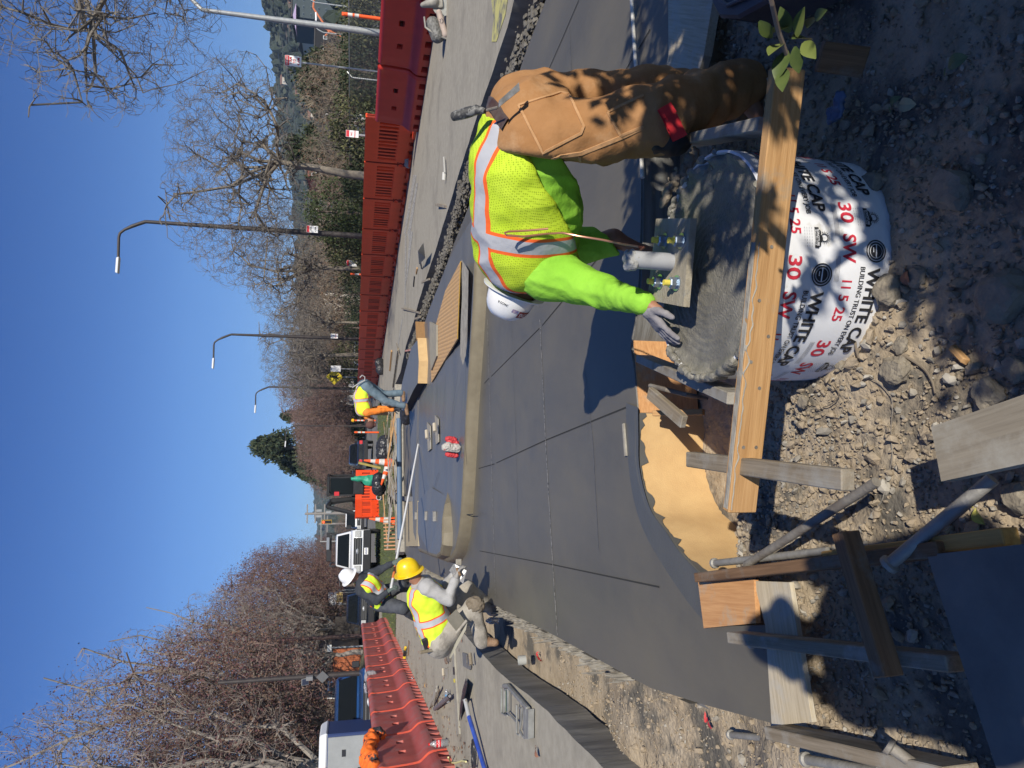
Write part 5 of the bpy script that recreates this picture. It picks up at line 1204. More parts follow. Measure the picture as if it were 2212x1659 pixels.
# line from D=14.2 to 19.1
def rline(D, c=11.55): return Vector((c-.236*D, D, 0))
pr0 = None
for i, D in enumerate((12.35, 14.62, 16.9)):
    p = rline(D)
    if i == 0: o = pr0 = jersey('water_barrier', lab_r[0], p, SA, L=2.28, H=1.16, mats=kind2, group='deep red barriers on the right', W=.28)
    else: o = dup(pr0, p, SA, lab_r[i])
def barricade(loc, label, group):
    t = thing('slotted_barricade', label, 'barricade', loc, SA, group); L, H = 2.33, 1.38; nx, nz = 140, 30; mb = MB()
    def st(x, z):
        m_ = 0; y = .055
        if .36*H < z < .72*H and .14 < x < L-.14:
            ph = ((x-.14)/((L-.28)/11)) % 1
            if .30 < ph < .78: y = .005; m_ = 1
        if z < .11:
            ph = (x/(L/5)) % 1
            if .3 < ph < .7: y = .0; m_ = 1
        e = min(x, L-x)
        if e < .012: y = .01; m_ = 1
        if .78*H < z < .80*H: y -= .008
        if .28*H < z < .30*H: y -= .008
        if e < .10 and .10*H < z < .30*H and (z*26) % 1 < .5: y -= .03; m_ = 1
        return y, m_
    for sg in (1, -1):
        b0 = len(mb.f); mb.grid(lambda a, b: (a*L, sg*st(a*L, b*H)[0], b*H), nx, nz)
        for k_ in range(b0, len(mb.f)):
            i = (k_-b0) % nx; j = (k_-b0)//nx
            if st((i+.5)/nx*L, (j+.5)/nz*H)[1]: mb.m[k_] = 1
    mb.box((L/2, 0, H), (L-.02, .12, .05)); 
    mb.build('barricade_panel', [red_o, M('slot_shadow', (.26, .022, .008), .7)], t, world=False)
    mb = MB(); mb.box((.35, 0, .05), (.5, .5, .08)); mb.build('foot', red_o, t, world=False, bevel=.01); mb = MB(); mb.box((L-.35, 0, .05), (.5, .5, .08)); mb.build('foot', red_o, t, world=False, bevel=.01)
    return t
nb_ = 16; ord_ = ['first', 'second', 'third', 'fourth', 'fifth', 'sixth', 'seventh', 'eighth', 'ninth', 'tenth', 'eleventh', 'twelfth', 'thirteenth', 'fourteenth', 'fifteenth', 'last']
D = 19.55; pb_ = None
for i in range(nb_):
    p = Vector((11.93-.236*D, D, 0)); lb = f'{ord_[i]} orange slotted barricade from the deep red barriers'
    if pb_ is None: pb_ = barricade(p, lb, 'orange slotted barricades along the right side')
    else: dup(pb_, p, SA, lb)
    D += 2.35*SD.y
q = base+SD*-3.2+SN*.142; n3 = SN*.95+Vector((0, 0, .12))
mb = MB(); vs, fs = text_geo('JEJ', .16, .02, 'CENTER', 1.3); o_ = Vector((q.x, q.y, .50))+SN*.035; up3 = (Vector((0, 0, 1))-SN*.10).normalized()
mb.add([o_+SD*x+up3*y for x, y in vs], fs); st_ = mb.build('stencil_mark', M('grey_stencil', (.13, .12, .12), .7), proto, fixn=False)
# sandbags and dropped things at their feet
def lump(name, lab, cat, c, r, mat, amp=.02, h=.014, n=5, seed=0):
    r_ = random.Random(seed); c = Vector(c)
    pr = [('e', (c.x+r_.uniform(-1, 1)*r[0]*.5, c.y+r_.uniform(-1, 1)*r[1]*.5, c.z+r_.uniform(.3, 1)*r[2]*.5), (r[0]*.6, r[1]*.6, r[2]*.55)) for _ in range(n)]
    return tag(blob(name, pr, mat, None, h=h, k=.03, amp=amp, freq=12, seed=seed), lab, cat)
plb = M('black_plastic_sheet', (.02, .02, .022), .35, col2=(.035, .035, .04), vs=8)
lump('sandbag', 'black sandbag between the deep red barrier and the first barricade', 'sandbag', G(886, 322), (.55, .3, .35), plb, seed=1, h=.02)
lump('glove', 'dirty pale glove lying at the foot of the first barricade', 'glove', G(888, 348), (.2, .14, .2), M('pale_glove', (.40, .37, .31), .8, col2=(.28, .26, .22), vs=30), seed=2)
lump('sandbag', 'black and white bag slumped against the third barricade', 'sandbag', G(858, 480), (.45, .3, .45), M('black_white_bag', (.03, .03, .035), .5, col2=(.6, .59, .56), vs=7, lo=.5, hi=.56), seed=3, h=.02)
lump('sandbag', 'small black bag at the foot of a far barricade', 'sandbag', G(828, 792), (.5, .3, .5), plb, seed=4, h=.025)
# road litter and tools on the right road
def put(o, p, rz=0): o.location = p; o.rotation_euler = (0, 0, rz); return o
t = thing('marking_can', 'white marking paint wand lying on the right road', 'paint can', G(961, 360, .03), 0)
mb = MB(); mb.tube([G(959, 340, .04), G(961, 374, .04)], .018, 10); mb.build('tube', M('dusty_tube', (.36, .35, .32), .7), t, smooth=True); mb = MB(); mb.tube([G(960, 372, .045), G(959, 388, .045)], .035, 14); mb.build('can', M('white_can', (.62, .60, .54), .5), t, smooth=True)
t = thing('mortar_board', 'pale square hawk board tipped on the right road', 'hawk', G(915, 550, .12))
mb = MB(); q = [G(914, 525, .22), G(903, 542, .30), G(905, 571, .12), G(918, 557, .05)]; mb.add(q+[p+Vector((0, .02, -.01)) for p in q], [(0, 1, 2, 3), (7, 6, 5, 4)]+[(i, (i+1) % 4, 4+(i+1) % 4, 4+i) for i in range(4)]); mb.build('board', M('light_grey_board', (.42, .42, .40), .7), t); mb = MB(); mb.tube([G(908, 566, .10), G(911, 580, .02)], .02, 8); mb.build('grip', drycon, t)
mb = MB(); mb.box((0, 0, 0), (.30, .06, .03)); put(tag(mb.build('wood_offcut', lum, bevel=.004), 'short offcut of fresh wood on the right road', 'offcut'), G(900, 585, .02), 1.9)
mb = MB(); mb.box((0, 0, 0), (.35, .05, .03)); put(tag(mb.build('black_strip', plb, bevel=.004), 'black strip lying beside the offcut on the right road', 'strip'), G(894, 608, .02), 2.3)
for i, (a, b, l_) in enumerate([((942, 442), (965, 447), 'short rough stake lying over the trench edge near the vest'), ((911, 610), (928, 603), 'pale stake lying over the trench beside the black strip'), ((868, 666), (908, 676), 'long pale stake lying across the trench'), ((896, 689), (908, 685), 'short stake just beyond the long stake at the trench'), ((876, 758), (893, 755), 'red-tipped stake leaning by the far ramp'), ((862, 765), (857, 742), 'grey hand tool lying on the far road edge')]):
    lumber('wooden_stake', l_, 'stake', G(*a, .06), G(*b, .0), .05, .03, lumg if i != 4 else M('red_stake', (.5, .08, .04), .6, col2=(.4, .36, .3), vs=5))
lumber('long_timber', 'long grey timber edging the far road by the trench', 'timber', G(860, 755, .05), G(849, 835, .05), .10, .06, lumg)
lumber('long_timber', 'yellow-ended timber on the road beyond the trench', 'timber', G(846, 758, .05), G(842, 800, .05), .09, .06, lum)
# crumbly spoil along the right trench
rnd = random.Random(8); pr = []
mb = MB()
rt = [(1160, 20), (1120, 110), (1095, 170), (1065, 240), (1020, 350), (1000, 400), (990, 430), (975, 500), (960, 545), (940, 600), (925, 640), (908, 690), (893, 735), (880, 770)]
for i in range(5200):
    k_ = rnd.random()*(len(rt)-1); a = rt[int(k_)]; b = rt[min(int(k_)+1, len(rt)-1)]; f = k_-int(k_); p = G(a[0]+(b[0]-a[0])*f, a[1]+(b[1]-a[1])*f, -.05)
    s = rnd.uniform(.008, .032)*(1+p.y*.03); vs, fs = protos[rnd.randrange(8)]; p.x += rnd.gauss(-.03, .09); p.z = -.16+rnd.uniform(0, .14)
    mb.add([(v.x*s+p.x, v.y*s+p.y, v.z*s*.7+p.z) for v in vs], fs)
tag(mb.build('rubble', M('dark_soil_clods', (.10, .09, .075), .95, col2=(.20, .185, .155), vs=9, bump=.5, bs=30), fixn=False), kind='stuff')
# rubble and mortar drips along the left edge of the slab
mb = MB()
for i in range(1500):
    Y = rnd.uniform(3.9, 16); x = xs_left(Y)-abs(rnd.gauss(.03, .05)); s = rnd.uniform(.004, .013)*(1+.08*Y); vs, fs = protos[rnd.randrange(8)]
    mb.add([(v.x*s+x, v.y*s+Y, v.z*s*.7-rnd.uniform(.02, .22)) for v in vs], fs)
tag(mb.build('mortar_rubble', M('mortar_rubble', (.30, .28, .24), .9, col2=(.18, .165, .14), vs=9), fixn=False), kind='stuff')
mb = MB(); rnd = random.Random(3)
Yp = 2.9
while Yp < 7.2:
    l_ = rnd.uniform(.05, .35); x = xs_left(Yp); x2 = xs_left(Yp+l_); z0, z1 = -.012, -rnd.uniform(.05, .10)
    mb.add([(x-.012, Yp, z0), (x2-.012, Yp+l_, z0), (x2-.016, Yp+l_, z1), (x-.016, Yp, z1), (x-.05, Yp, z1-.04), (x2-.05, Yp+l_, z1-.04)], [(0, 1, 2, 3), (3, 2, 5, 4)]); Yp += l_+rnd.uniform(.05, .5)
structure(mb.build('slab_edge_crust', drycon))
# cut-off saw
t = thing('cutoff_saw', 'dusty hand-held cut-off saw standing on the right road', 'saw', G(958, 60, 0))
sawm = M('dusty_saw_body', (.36, .34, .29), .7, col2=(.20, .19, .17), vs=9); Ds = 13.4
def sz(x, y, dy=0): return AT(864+.2441*x, .2441*y, 13.0+dy)
mb = MB(); a = sz(340, 75); b = sz(340, 75, .012)
c_ = sz(370, 60); mb.lathe([(.0, -.003), (.175, -.003), (.175, .003), (0, .003)], 40, Matrix.Translation(c_) @ Matrix.Rotation(math.pi/2, 4, 'X')); mb.build('blade', M('saw_blade', (.42, .42, .38), .4, metal=.3, col2=(.3, .3, .28), vs=20), t)
pr = [limb(sz(205, 40, -.03), sz(290, 30, -.03), .06, .08, .03), limb(sz(250, 130), sz(330, 300), .09, .09, .03), limb(sz(430, 160, .05), sz(440, 330, .05), .05, .06, .03)]
blob('blade_guard', [limb(sz(200, 45, -.03), sz(300, 20, -.03), .045, .10, .03), ('e', tuple(sz(350, 20, -.03)), (.11, .03, .12))], sawm, t, h=.012, cuts=[(tuple(sz(380, 60)), tuple(sz(900, 60)-sz(380, 60)))])
blob('belt_cover', [limb(sz(345, 110, -.07), sz(400, 310, -.07), .055, .06, .02)], M('pink_grey_cover', (.42, .33, .27), .7, col2=(.34, .28, .24), vs=12), t, h=.010)
blob('engine_body', [limb(sz(290, 210), sz(330, 320), .12, .12, .04), limb(sz(380, 330), sz(440, 320), .05, .05)], M('dark_engine', (.09, .088, .08), .6, col2=(.2, .195, .18), vs=20), t, h=.014, amp=.012, freq=20)
mb = MB(); mb.tube([sz(215, 150, -.05), sz(225, 240, -.05), sz(300, 300, -.08), sz(400, 340, -.08), sz(450, 350, -.06)], .018, 8); mb.build('front_handle', sawm, t, smooth=True)
mb = MB(); c2 = sz(365, 185, -.135)
mb.lathe([(.010, 0), (.0001, 0)], 10, Matrix.Translation(c2+Vector((-.02, 0, .02))) @ Matrix.Rotation(math.pi/2, 4, 'X')); mb.lathe([(.010, 0), (.0001, 0)], 10, Matrix.Translation(c2+Vector((.02, 0, .02))) @ Matrix.Rotation(math.pi/2, 4, 'X'))
mb.tube([c2+Vector((-.045, 0, 0)), c2+Vector((-.025, 0, -.03)), c2+Vector((.025, 0, -.03)), c2+Vector((.045, 0, 0))], .004, 5); mb.build('drawn_face', plb, t)
# ---------------------------------------------------------------- tools on the left road
def z5(x, y, z=0): return G(810+.2197*x, 1296+.2197*y, z)
steel = M('tool_steel', (.30, .30, .28), .45, metal=.4, col2=(.2, .2, .19), vs=20)
def blade(mb, pts, th=.006):
    n = len(pts); mb.add(list(pts)+[p+Vector((0, 0, -th)) for p in pts], [tuple(range(n)), tuple(range(2*n-1, n-1, -1))]+[(i, (i+1) % n, n+(i+1) % n, n+i) for i in range(n)])
t = thing('pole_squeegee', 'long blue-handled float with black triangular head on the left road', 'pole float', z5(885, 985))
mb = MB(); blade(mb, [z5(893, 770, .03), z5(906, 830, .10), z5(868, 1000, .10), z5(825, 1195, .03), z5(838, 1030, .03), z5(860, 880, .05)]); mb.build('float_head', plb, t)
mb = MB(); mb.tube([z5(862, 985, .06), z5(895, 988, .10)], .012, 8); mb.build('bracket', rust, t)
mb = MB(); mb.tube([z5(888, 985, .10), z5(925, 1150, .09)], .026, 12); mb.build('socket', M('pale_socket', (.42, .42, .41), .5), t, smooth=True)
mb = MB(); mb.tube([z5(925, 1150, .09), z5(1000, 1400, .07), z5(1072, 1640, .05), z5(1130, 1800, .04)], .026, 12); mb.build('blue_handle', M('blue_paint_handle', (.025, .06, .32), .4, col2=(.05, .10, .42), vs=6, col3=(.55, .45, .33), s3=7, lo3=.64, hi3=.67), t, smooth=True)
t = thing('spirit_level', 'long grey straightedge lying on the left road behind the kneeling worker', 'straightedge', z5(780, 900))
mb = MB(); blade(mb, [z5(750, 475, .03), z5(772, 475, .03), z5(790, 800, .03), z5(825, 1320, .03), z5(800, 1325, .03), z5(768, 800, .03)], .028); mb.build('rail', M('level_grey', (.34, .32, .26), .6, col2=(.26, .24, .2), vs=8), t)
mb = MB(); blade(mb, [z5(765, 660, .034), z5(780, 660, .034), z5(784, 735, .034), z5(768, 735, .034)], .002); mb.build('dark_slot', plb, t); mb = MB(); blade(mb, [z5(770, 775, .034), z5(786, 775, .034), z5(789, 812, .034), z5(773, 812, .034)], .002); mb.build('vial', yel, t)
t = thing('magnesium_float', 'grey framed darby float resting on the asphalt edge', 'darby', z5(1370, 1100))
fr = M('magnesium_grey', (.30, .30, .28), .5, metal=.2, col2=(.2, .2, .19), vs=12)
for pts, r in [([(1270, 845), (1310, 845), (1505, 1070), (1500, 1360)], .022), ([(1245, 865), (1245, 1110), (1300, 1140)], .010), ([(1275, 880), (1310, 880), (1310, 1100), (1275, 1110), (1275, 880)], .012), ([(1395, 1030), (1395, 1310), (1420, 1330)], .010), ([(1420, 1060), (1450, 1060), (1440, 1180), (1425, 1280), (1460, 1350)], .010), ([(1310, 1110), (1395, 1200)], .010)]:
    mb = MB(); mb.tube([z5(x, y, .04) for x, y in pts], r, 8); mb.build('frame_bar', fr, t, smooth=True)
mb = MB(); blade(mb, [z5(1455, 1070, .06), z5(1508, 1075, .06), z5(1505, 1365, .06), z5(1460, 1368, .06)], .05); mb.build('shoe', fr, t)
mb = MB(); blade(mb, [z5(1275, 890, .012), z5(1306, 890, .012), z5(1306, 1095, .012), z5(1275, 1100, .012)], .004); mb.build('green_label', M('green_grey_film', (.30, .42, .26), .6), t)
t = thing('hand_trowel', 'rectangular hand trowel with grey wooden grip behind the boot', 'trowel', z5(905, 600))
mb = MB(); blade(mb, [z5(858, 515, .02), z5(905, 530, .02), z5(945, 660, .02), z5(935, 690, .02), z5(865, 650, .02)]); mb.build('blade', steel, t); mb = MB(); mb.tube([z5(933, 525, .07), z5(945, 635, .07)], .022, 10); mb.build('grip', lumg, t, smooth=True); mb = MB(); mb.tube([z5(905, 545, .03), z5(905, 630, .05), z5(930, 640, .07)], .008, 6); mb.build('shank', rust, t)
t = thing('margin_float', 'small float with pale grip between the trowel and the tool pile', 'hand float', z5(695, 720))
mb = MB(); blade(mb, [z5(685, 668, .01), z5(720, 680, .01), z5(712, 778, .01), z5(690, 760, .01)]); mb.build('blade', drycon, t); mb = MB(); mb.tube([z5(668, 675, .04), z5(672, 745, .04)], .018, 8); mb.build('grip', M('cream_grip', (.46, .40, .30), .7), t, smooth=True)
t = thing('edger', 'wooden-handled edging tool lying beside the kneeling worker', 'edger', z5(700, 550))
mb = MB(); mb.tube([z5(683, 520, .05), z5(690, 570, .05), z5(705, 620, .04)], .024, 10); mb.build('grip', M('dark_wood_grip', (.16, .10, .07), .6, col2=(.24, .2, .17), vs=20), t, smooth=True); mb = MB(); blade(mb, [z5(705, 500, .05), z5(745, 520, .02), z5(735, 610, .02), z5(712, 600, .04)]); mb.build('blade', rust, t)
# red pocket tool and trowel handle at his hip
mb = MB(); mb.tube([z4(640, 1385, Y2-.15), z4(500, 1410, Y2-.2)], .018, 8); tag(mb.build('trowel_handle', lumg, smooth=True, origin=z4(640, 1385, Y2-.15)), 'grey wooden handle sticking out of the kneeling worker\'s back pocket', 'tool handle')
mb = MB(); mb.box((0, 0, 0), (.06, .03, .16)); o = put(tag(mb.build('phone', plb, bevel=.006), 'black phone in the kneeling worker\'s back pocket', 'phone'), z4(565, 1325, Y2-.12), .3); o.rotation_euler = (.5, 1.2, .2)
# offcuts pile
for i, (a, b, w_, l_) in enumerate([((530, 1050), (610, 870), .10, 'grey lath in the small pile on the left road'), ((560, 1040), (640, 860), .05, 'pale lath on top of the small pile'), ((575, 1030), (600, 890), .05, 'thin lath across the small pile')]):
    lumber('lath', l_, 'lath', z5(*a, .03+.02*i), z5(*b, .04+.02*i), w_, .02, lumd if i != 1 else lumg)
t = thing('steel_pipe', 'dark steel pipe on the left road with a crushed bottle under it', 'pipe', z5(600, 1050)); mb = MB(); mb.tube([z5(590, 1070, .05), z5(735, 945, .09)], .035, 14, caps=False); mb.tube([z5(735, 945, .09), z5(734, 946, .09)], .022, 14); mb.build('pipe_wall', M('purple_grey_pipe', (.12, .11, .125), .6, col2=(.2, .19, .2), vs=12), t, smooth=True)
clear = M('clear_plastic', (.75, .78, .82), .12, spec=.6, alpha=None, trans=.75)
def bottle(lab, base, h, r, mats, tilt=None, label_col=None, cap=None, liquid=None, name='plastic_bottle', lt=None):
    t = thing(name, lab, 'bottle', base); R = Matrix.Translation((0, 0, 0)) if tilt is None else tilt.to_matrix().to_4x4() if hasattr(tilt, 'to_matrix') else tilt
    P = [(0, 0), (r*.9, 0), (r, h*.04), (r*.97, h*.3), (r, h*.55), (r*.95, h*.66), (r*.45, h*.86), (r*.32, h*.90), (r*.32, h*.95)]
    mb = MB(); mb.lathe(P, 18, R); b_ = mb.build('bottle_body', mats, t, smooth=True, world=False)
    if liquid: mb = MB(); mb.lathe([(0, h*.01), (r*.88, h*.01), (r*.93, h*.05), (r*.9, h*.3), (0, h*.31)], 18, R); mb.build('drink', liquid, t, smooth=True, world=False)
    if label_col:
        mb = MB(); mb.lathe([(r*1.02, h*.40), (r*1.02, h*.62)], 18, R); lb = mb.build('bottle_label', label_col, t, smooth=True, world=False)
        if lt:
            vs, fs = text_geo(lt, h*.13, .02); mx = max(v[0] for v in vs); mb = MB()
            mb.add([R @ Vector((r*1.04*math.sin(.9*(x-mx/2)/r), -r*1.04*math.cos(.9*(x-mx/2)/r), h*.47+y)) for x, y in vs], fs); mb.build('label_text', M('label_white', (.8, .8, .8), .5), lb, world=False, fixn=False)
    if cap: mb = MB(); mb.lathe([(r*.38, h*.93), (r*.38, h), (0, h)], 14, R); mb.build('cap', cap, t, world=False)
    return t
bottle('tall cola bottle with red cap standing on the left road', G(969, 1604, 0), .31, .054, clear, label_col=M('red_label', (.60, .02, .03), .4), cap=M('red_cap', (.6, .02, .02), .4), liquid=M('cola', (.025, .008, .006), .15), lt='Coca-Cola')
bottle('clear water bottle standing on the nearest left barrier', ltop(-4.65, 1.07), .22, .032, clear, label_col=M('blue_label', (.10, .28, .50), .5), cap=M('white_cap', (.75, .75, .75), .5))
E90 = Matrix.Rotation(math.radians(80), 4, 'Y')
bottle('crushed clear bottle lying on the sixth left barrier', ltop(2.9, 1.12), .22, .032, clear, tilt=E90, cap=M('white_cap', (.75, .75, .75), .5))
bottle('clear crumpled bottle against the foot of the left barriers', G(893, 1480, .03), .22, .035, clear, tilt=E90)
bottle('short clear bottle standing in the trench by the kneeling worker', z5(1215, 200, -.18), .16, .04, clear)
bottle('crushed bottle with blue label under the steel pipe', z5(720, 1000, .04), .2, .035, clear, tilt=E90, label_col=M('blue_label', (.10, .28, .50), .5))
# coil of tie wire, driver, conduit stub
t = thing('tie_wire_coil', 'coil of black tie wire lying beside the blue handle', 'wire coil', z5(970, 1510, .0)); mb = MB(); c_ = z5(970, 1512, .05)
mb.tube([c_+Vector((.16*math.cos(a*.35), .10*math.sin(a*.35), .012*math.sin(a*1.7))) for a in range(160)], .010, 5); mb.build('wire_loops', plb, t)
t = thing('cordless_driver', 'yellow and black cordless driver lying near the barrier feet', 'power tool', z5(290, 520)); mb = MB(); mb.tube([z5(300, 465, .06), z5(292, 520, .06)], .035, 10); mb.box(z5(288, 550, .05), (.12, .12, .07)); mb.build('tool_body', M('tool_yellow', (.68, .46, .03), .4), t, bevel=.004); mb = MB(); mb.tube([z5(294, 500, .07), z5(289, 545, .07)], .042, 10); mb.build('motor_cover', plb, t)
lumber('lath', 'brown lath lying past the cordless driver', 'lath', z5(332, 400, .02), z5(328, 545, .02), .05, .02, lumb); lumber('lath', 'little block of wood on the road left of the vest', 'lath', z5(410, 305, .02), z5(408, 355, .02), .05, .03, lumg)
t = thing('conduit_stub', 'grey conduit stub rising from the left trench soil', 'conduit', z5(1480, 590, -.2)); p = z5(1480, 590, -.2); mb = MB(); mb.lathe([(.046, 0), (.046, .07), (.038, .07), (.038, .01), (0, .01)], 20, Matrix.Translation(p)); mb.build('pipe_wall', M('dusty_pvc', (.36, .37, .35), .6), t, smooth=True)
def scrap(lab, p, mat, L_, seed):
    """a crumpled strip of plastic film"""
    r_ = random.Random(seed); mb = MB(); q = Vector((0, 0, .01)); vs = []; d = Vector((1, 0, 0)); d.rotate(Euler((0, 0, r_.uniform(0, 6)))); n = 9
    for i in range(n):
        d = (d+Vector((r_.gauss(0, .5), r_.gauss(0, .5), r_.gauss(0, .25)))).normalized(); q = q+d*L_/n; q.z = max(.004, min(q.z, .03)); w_ = Vector((r_.gauss(0, 1), r_.gauss(0, 1), r_.gauss(0, .6))).normalized()*L_*r_.uniform(.06, .16); vs += [q+w_, q-w_]
    mb.add(vs, [(2*i, 2*i+2, 2*i+3, 2*i+1) for i in range(n-1)]); o = mb.build('plastic_scrap', mat, fixn=False); o.location = p; return tag(o, lab, 'scrap')
redp2 = M('red_tape', (.5, .045, .05), .6)
p = z5(1522, 612, -.2); p.z = zg(p.x, p.y)+.012; scrap('crumpled red plastic scrap beside the conduit stub', p, redp2, .16, 3)
p = G(1503, 1562, -.12); p.z = zg(p.x, p.y)+.015; scrap('red tape scrap at the left slab edge near the bottom corner', p, redp2, .13, 5)
p = G(1342, 1476, -.12); p.z = zg(p.x, p.y)+.015; scrap('blue-white wrapper scrap at the left slab edge', p, M('blue_wrapper', (.30, .42, .60), .4), .12, 8)
rnd = random.Random(13)
leafm = [lr, M('brown_litter', (.16, .09, .05), .85), M('tan_litter', (.36, .29, .18), .85)]
mb = MB()
for i in range(620):
    q = rnd.random(); s_ = -5.5+rnd.random()**1.3*20; p = base+SD*s_+SN*(abs(rnd.gauss(.38, .35)) if rnd.random() < .75 else rnd.uniform(.3, 3.0)); a = rnd.uniform(0, 6.28); s = rnd.uniform(.012, .035)
    if p.x > -2.4 and p.y < 8: continue
    mb.add([(p.x+s*math.cos(a+k_*2.09)*(1 if k_ else 1.6), p.y+s*math.sin(a+k_*2.09), .006+rnd.uniform(0, .02)) for k_ in range(3)], [(0, 1, 2)], rnd.randrange(3))
tag(mb.build('leaf_litter', leafm, fixn=False), kind='stuff')
leaf('dry red leaf on the left road near the bottom edge', 1182, 1622, .10, 0, 1.2, lr, .02); leaf('orange fallen leaf by the small lath pile', 928, 1480, .09, 0, .4, M('orange_leaf', (.6, .3, .04), .7), .02)
# jacket and glove on the barriers
org = M('orange_jacket', (.82, .17, .02), .75, col2=(.75, .14, .02), vs=9, bump=.5, bs=14, col3=(.03, .03, .035), s3=3.2, lo3=.52, hi3=.56)
c_ = ltop(-2.2, 1.10); pr = [('e', tuple(c_+SD*q+SN*rnd.uniform(-.12, .08)+Vector((0, 0, rnd.uniform(-.03, .09)))), (.19, .15, .11)) for q in (-.75, -.5, -.3, -.05, .2, .45)]+[('e', tuple(c_+SD*.6+SN*.16+Vector((0, 0, -.08))), (.12, .09, .14)), ('e', tuple(c_+SD*-.55-SN*.15+Vector((0, 0, -.05))), (.2, .12, .14))]
jk = blob('jacket', pr, org, None, h=.016, k=.05, amp=.045, freq=7, seed=4); tag(jk, 'crumpled orange and black hi-vis jacket thrown over a left barrier', 'jacket')
c_ = ltop(4.6, 1.08); blob_ = blob('glove', [('e', tuple(c_+SN*.05), (.12, .10, .05)), ('e', tuple(c_+SN*.13+Vector((0, 0, -.12))), (.07, .06, .14)), ('e', tuple(c_+SN*.13+SD*.1+Vector((0, 0, -.09))), (.05, .05, .10))], gloveg, None, h=.012, amp=.015, freq=14); tag(blob_, 'grey work glove hanging over a left barrier', 'glove')
mb = MB(); mb.tube([z5(720, 1548, .12), z5(745, 1600, .02), z5(800, 1600, .02), z5(860, 1580, .02), z5(895, 1590, .04)], .012, 6); tag(mb.build('strap', M('pale_yellow_strap', (.66, .62, .30), .6), smooth=True, origin=z5(720, 1548, .12)), 'pale yellow strap trailing from the near barricade', 'strap')
# gloves and cone-caps on the platform
rnd = random.Random(31)
for i, (x, y, m_, l_, hh, rr_) in enumerate([(984, 950, redp2, 'red-wrapped pipe stub standing rightmost on the platform', .11, .035), (989, 958, redp2, 'red-wrapped pipe stub next to the bigger grey one', .12, .035), (990, 968, M('grey_cloth_roll', (.40, .38, .34), .7, col2=(.5, .12, .1), vs=14, lo=.6, hi=.65), 'grey taped pipe stub between the red-wrapped ones', .17, .055), (988, 983, redp2, 'red-wrapped pipe stub standing leftmost on the platform', .13, .035)]):
    c_ = G(x, y, .15); tag(blob('pipe_stub', [('c', (c_.x, c_.y, .17), (c_.x+.01, c_.y, .15+hh), rr_, rr_*.9), ('e', (c_.x+rr_*.6, c_.y-rr_*.4, .15+hh*.8), (rr_*.8, rr_*.8, rr_))], m_, None, h=.008, k=.012, amp=.012, freq=30, seed=i), l_, 'pipe stub')
for (x, y, l_) in [(923, 942, 'pale hand float left of the pole head'), (940, 927, 'wooden hand float lying on the platform')]:
    t = thing('hand_float', l_, 'hand float', G(x, y, .16)); mb = MB(); blade(mb, [G(x-1, y-30, .17), G(x+6, y-22, .17), G(x+7, y+28, .17), G(x+1, y+34, .17)], .015); mb.build('blade', drycon, t); mb = MB(); mb.tube([G(x-2, y-12, .24), G(x-1, y+5, .24)], .03, 8); mb.build('grip', M('cream_grip', (.46, .40, .30), .7), t)
for i, (x, y) in enumerate([(898, 1114), (907, 1114), (920, 1114), (938, 1115), (962, 1115)]):
    mb = MB(); mb.box((0, 0, 0), (.16, .12, .05)); o = put(tag(mb.build('anchor_plate', steelg, bevel=.004), ['farthest', 'second farthest', 'middle', 'second nearest', 'nearest'][i]+' of the steel chair plates in a line across the island', 'plate'), G(x, y, .2 if i > 1 else .12), .1)
# far form: blue pipe, kerb wall, lumber heap, rebar, bags, cones
tag((lambda m_: m_.build('kerb_form', drycon))((lambda mb: (mb.box((G(870, 930, 0)+G(872, 1085, 0))/2+Vector((0, .1, .12)), ((G(870, 930, 0)-G(872, 1085, 0)).length+3.2, .35, .26), (0, 0, math.atan2((G(870, 930, 0)-G(872, 1085, 0)).y, (G(870, 930, 0)-G(872, 1085, 0)).x))), mb)[1])(MB())), 'pale concrete kerb wall beyond the island', 'kerb')
a, b = G(862, 905, .35), G(864, 1165, .35); mb = MB(); mb.tube([a, b], .07, 10); tag(mb.build('blue_pipe', M('blue_grey_pipe', (.10, .15, .22), .5), smooth=True, origin=a), 'long blue-grey pipe lying in front of the timber heap', 'pipe')
rnd = random.Random(77); ctr = 0
heap = ['pale', 'grey', 'dark', 'tan']
for i in range(56):
    y_ = rnd.uniform(935, 1118) if i > 12 else rnd.uniform(880, 960); x_ = rnd.uniform(828, 858) if y_ < 1040 else rnd.uniform(828, 856)
    z_ = rnd.uniform(.05, .45); p = G(x_, y_, z_); a = rnd.uniform(-.5, .9)+(1.57 if rnd.random() < .25 else 0); l_ = rnd.uniform(.5, 2.0); d = Vector((math.cos(a), math.sin(a), rnd.uniform(-.15, .15)))*l_/2
    m_ = rnd.choice([lum, lumg, lumd, lumg, lumb])
    o = lumber('scrap_board', None, None, p-d, p+d, rnd.choice([.09, .14, .2]), rnd.choice([.02, .04]), m_, bev=0)
    nm_ = {id(lum): 'fresh pale', id(lumg): 'weathered grey', id(lumd): 'cement-smeared', id(lumb): 'dark brown'}[id(m_)]; ps_ = 'right end' if y_ < 960 else ('part below the cones' if y_ < 1020 else ('middle' if y_ < 1070 else 'left end'))
    tag(o, f"{'long' if l_ > 1.5 else ('short' if l_ < .95 else 'medium')} {nm_} board lying {'high' if z_ > .27 else 'low'} in the {ps_} of the timber heap", 'scrap board', 'scrap boards in the heap')
lump('garbage_bag', 'shiny black plastic bag on the timber heap, right of the cones', 'bag', G(838, 965, .2), (.55, .4, .55), plb, seed=31, h=.03, amp=.035)
lump('garbage_bag', 'shiny black plastic bag behind the toppled cone', 'bag', G(826, 1045, .4), (.45, .35, .4), plb, seed=32, h=.03, amp=.03)
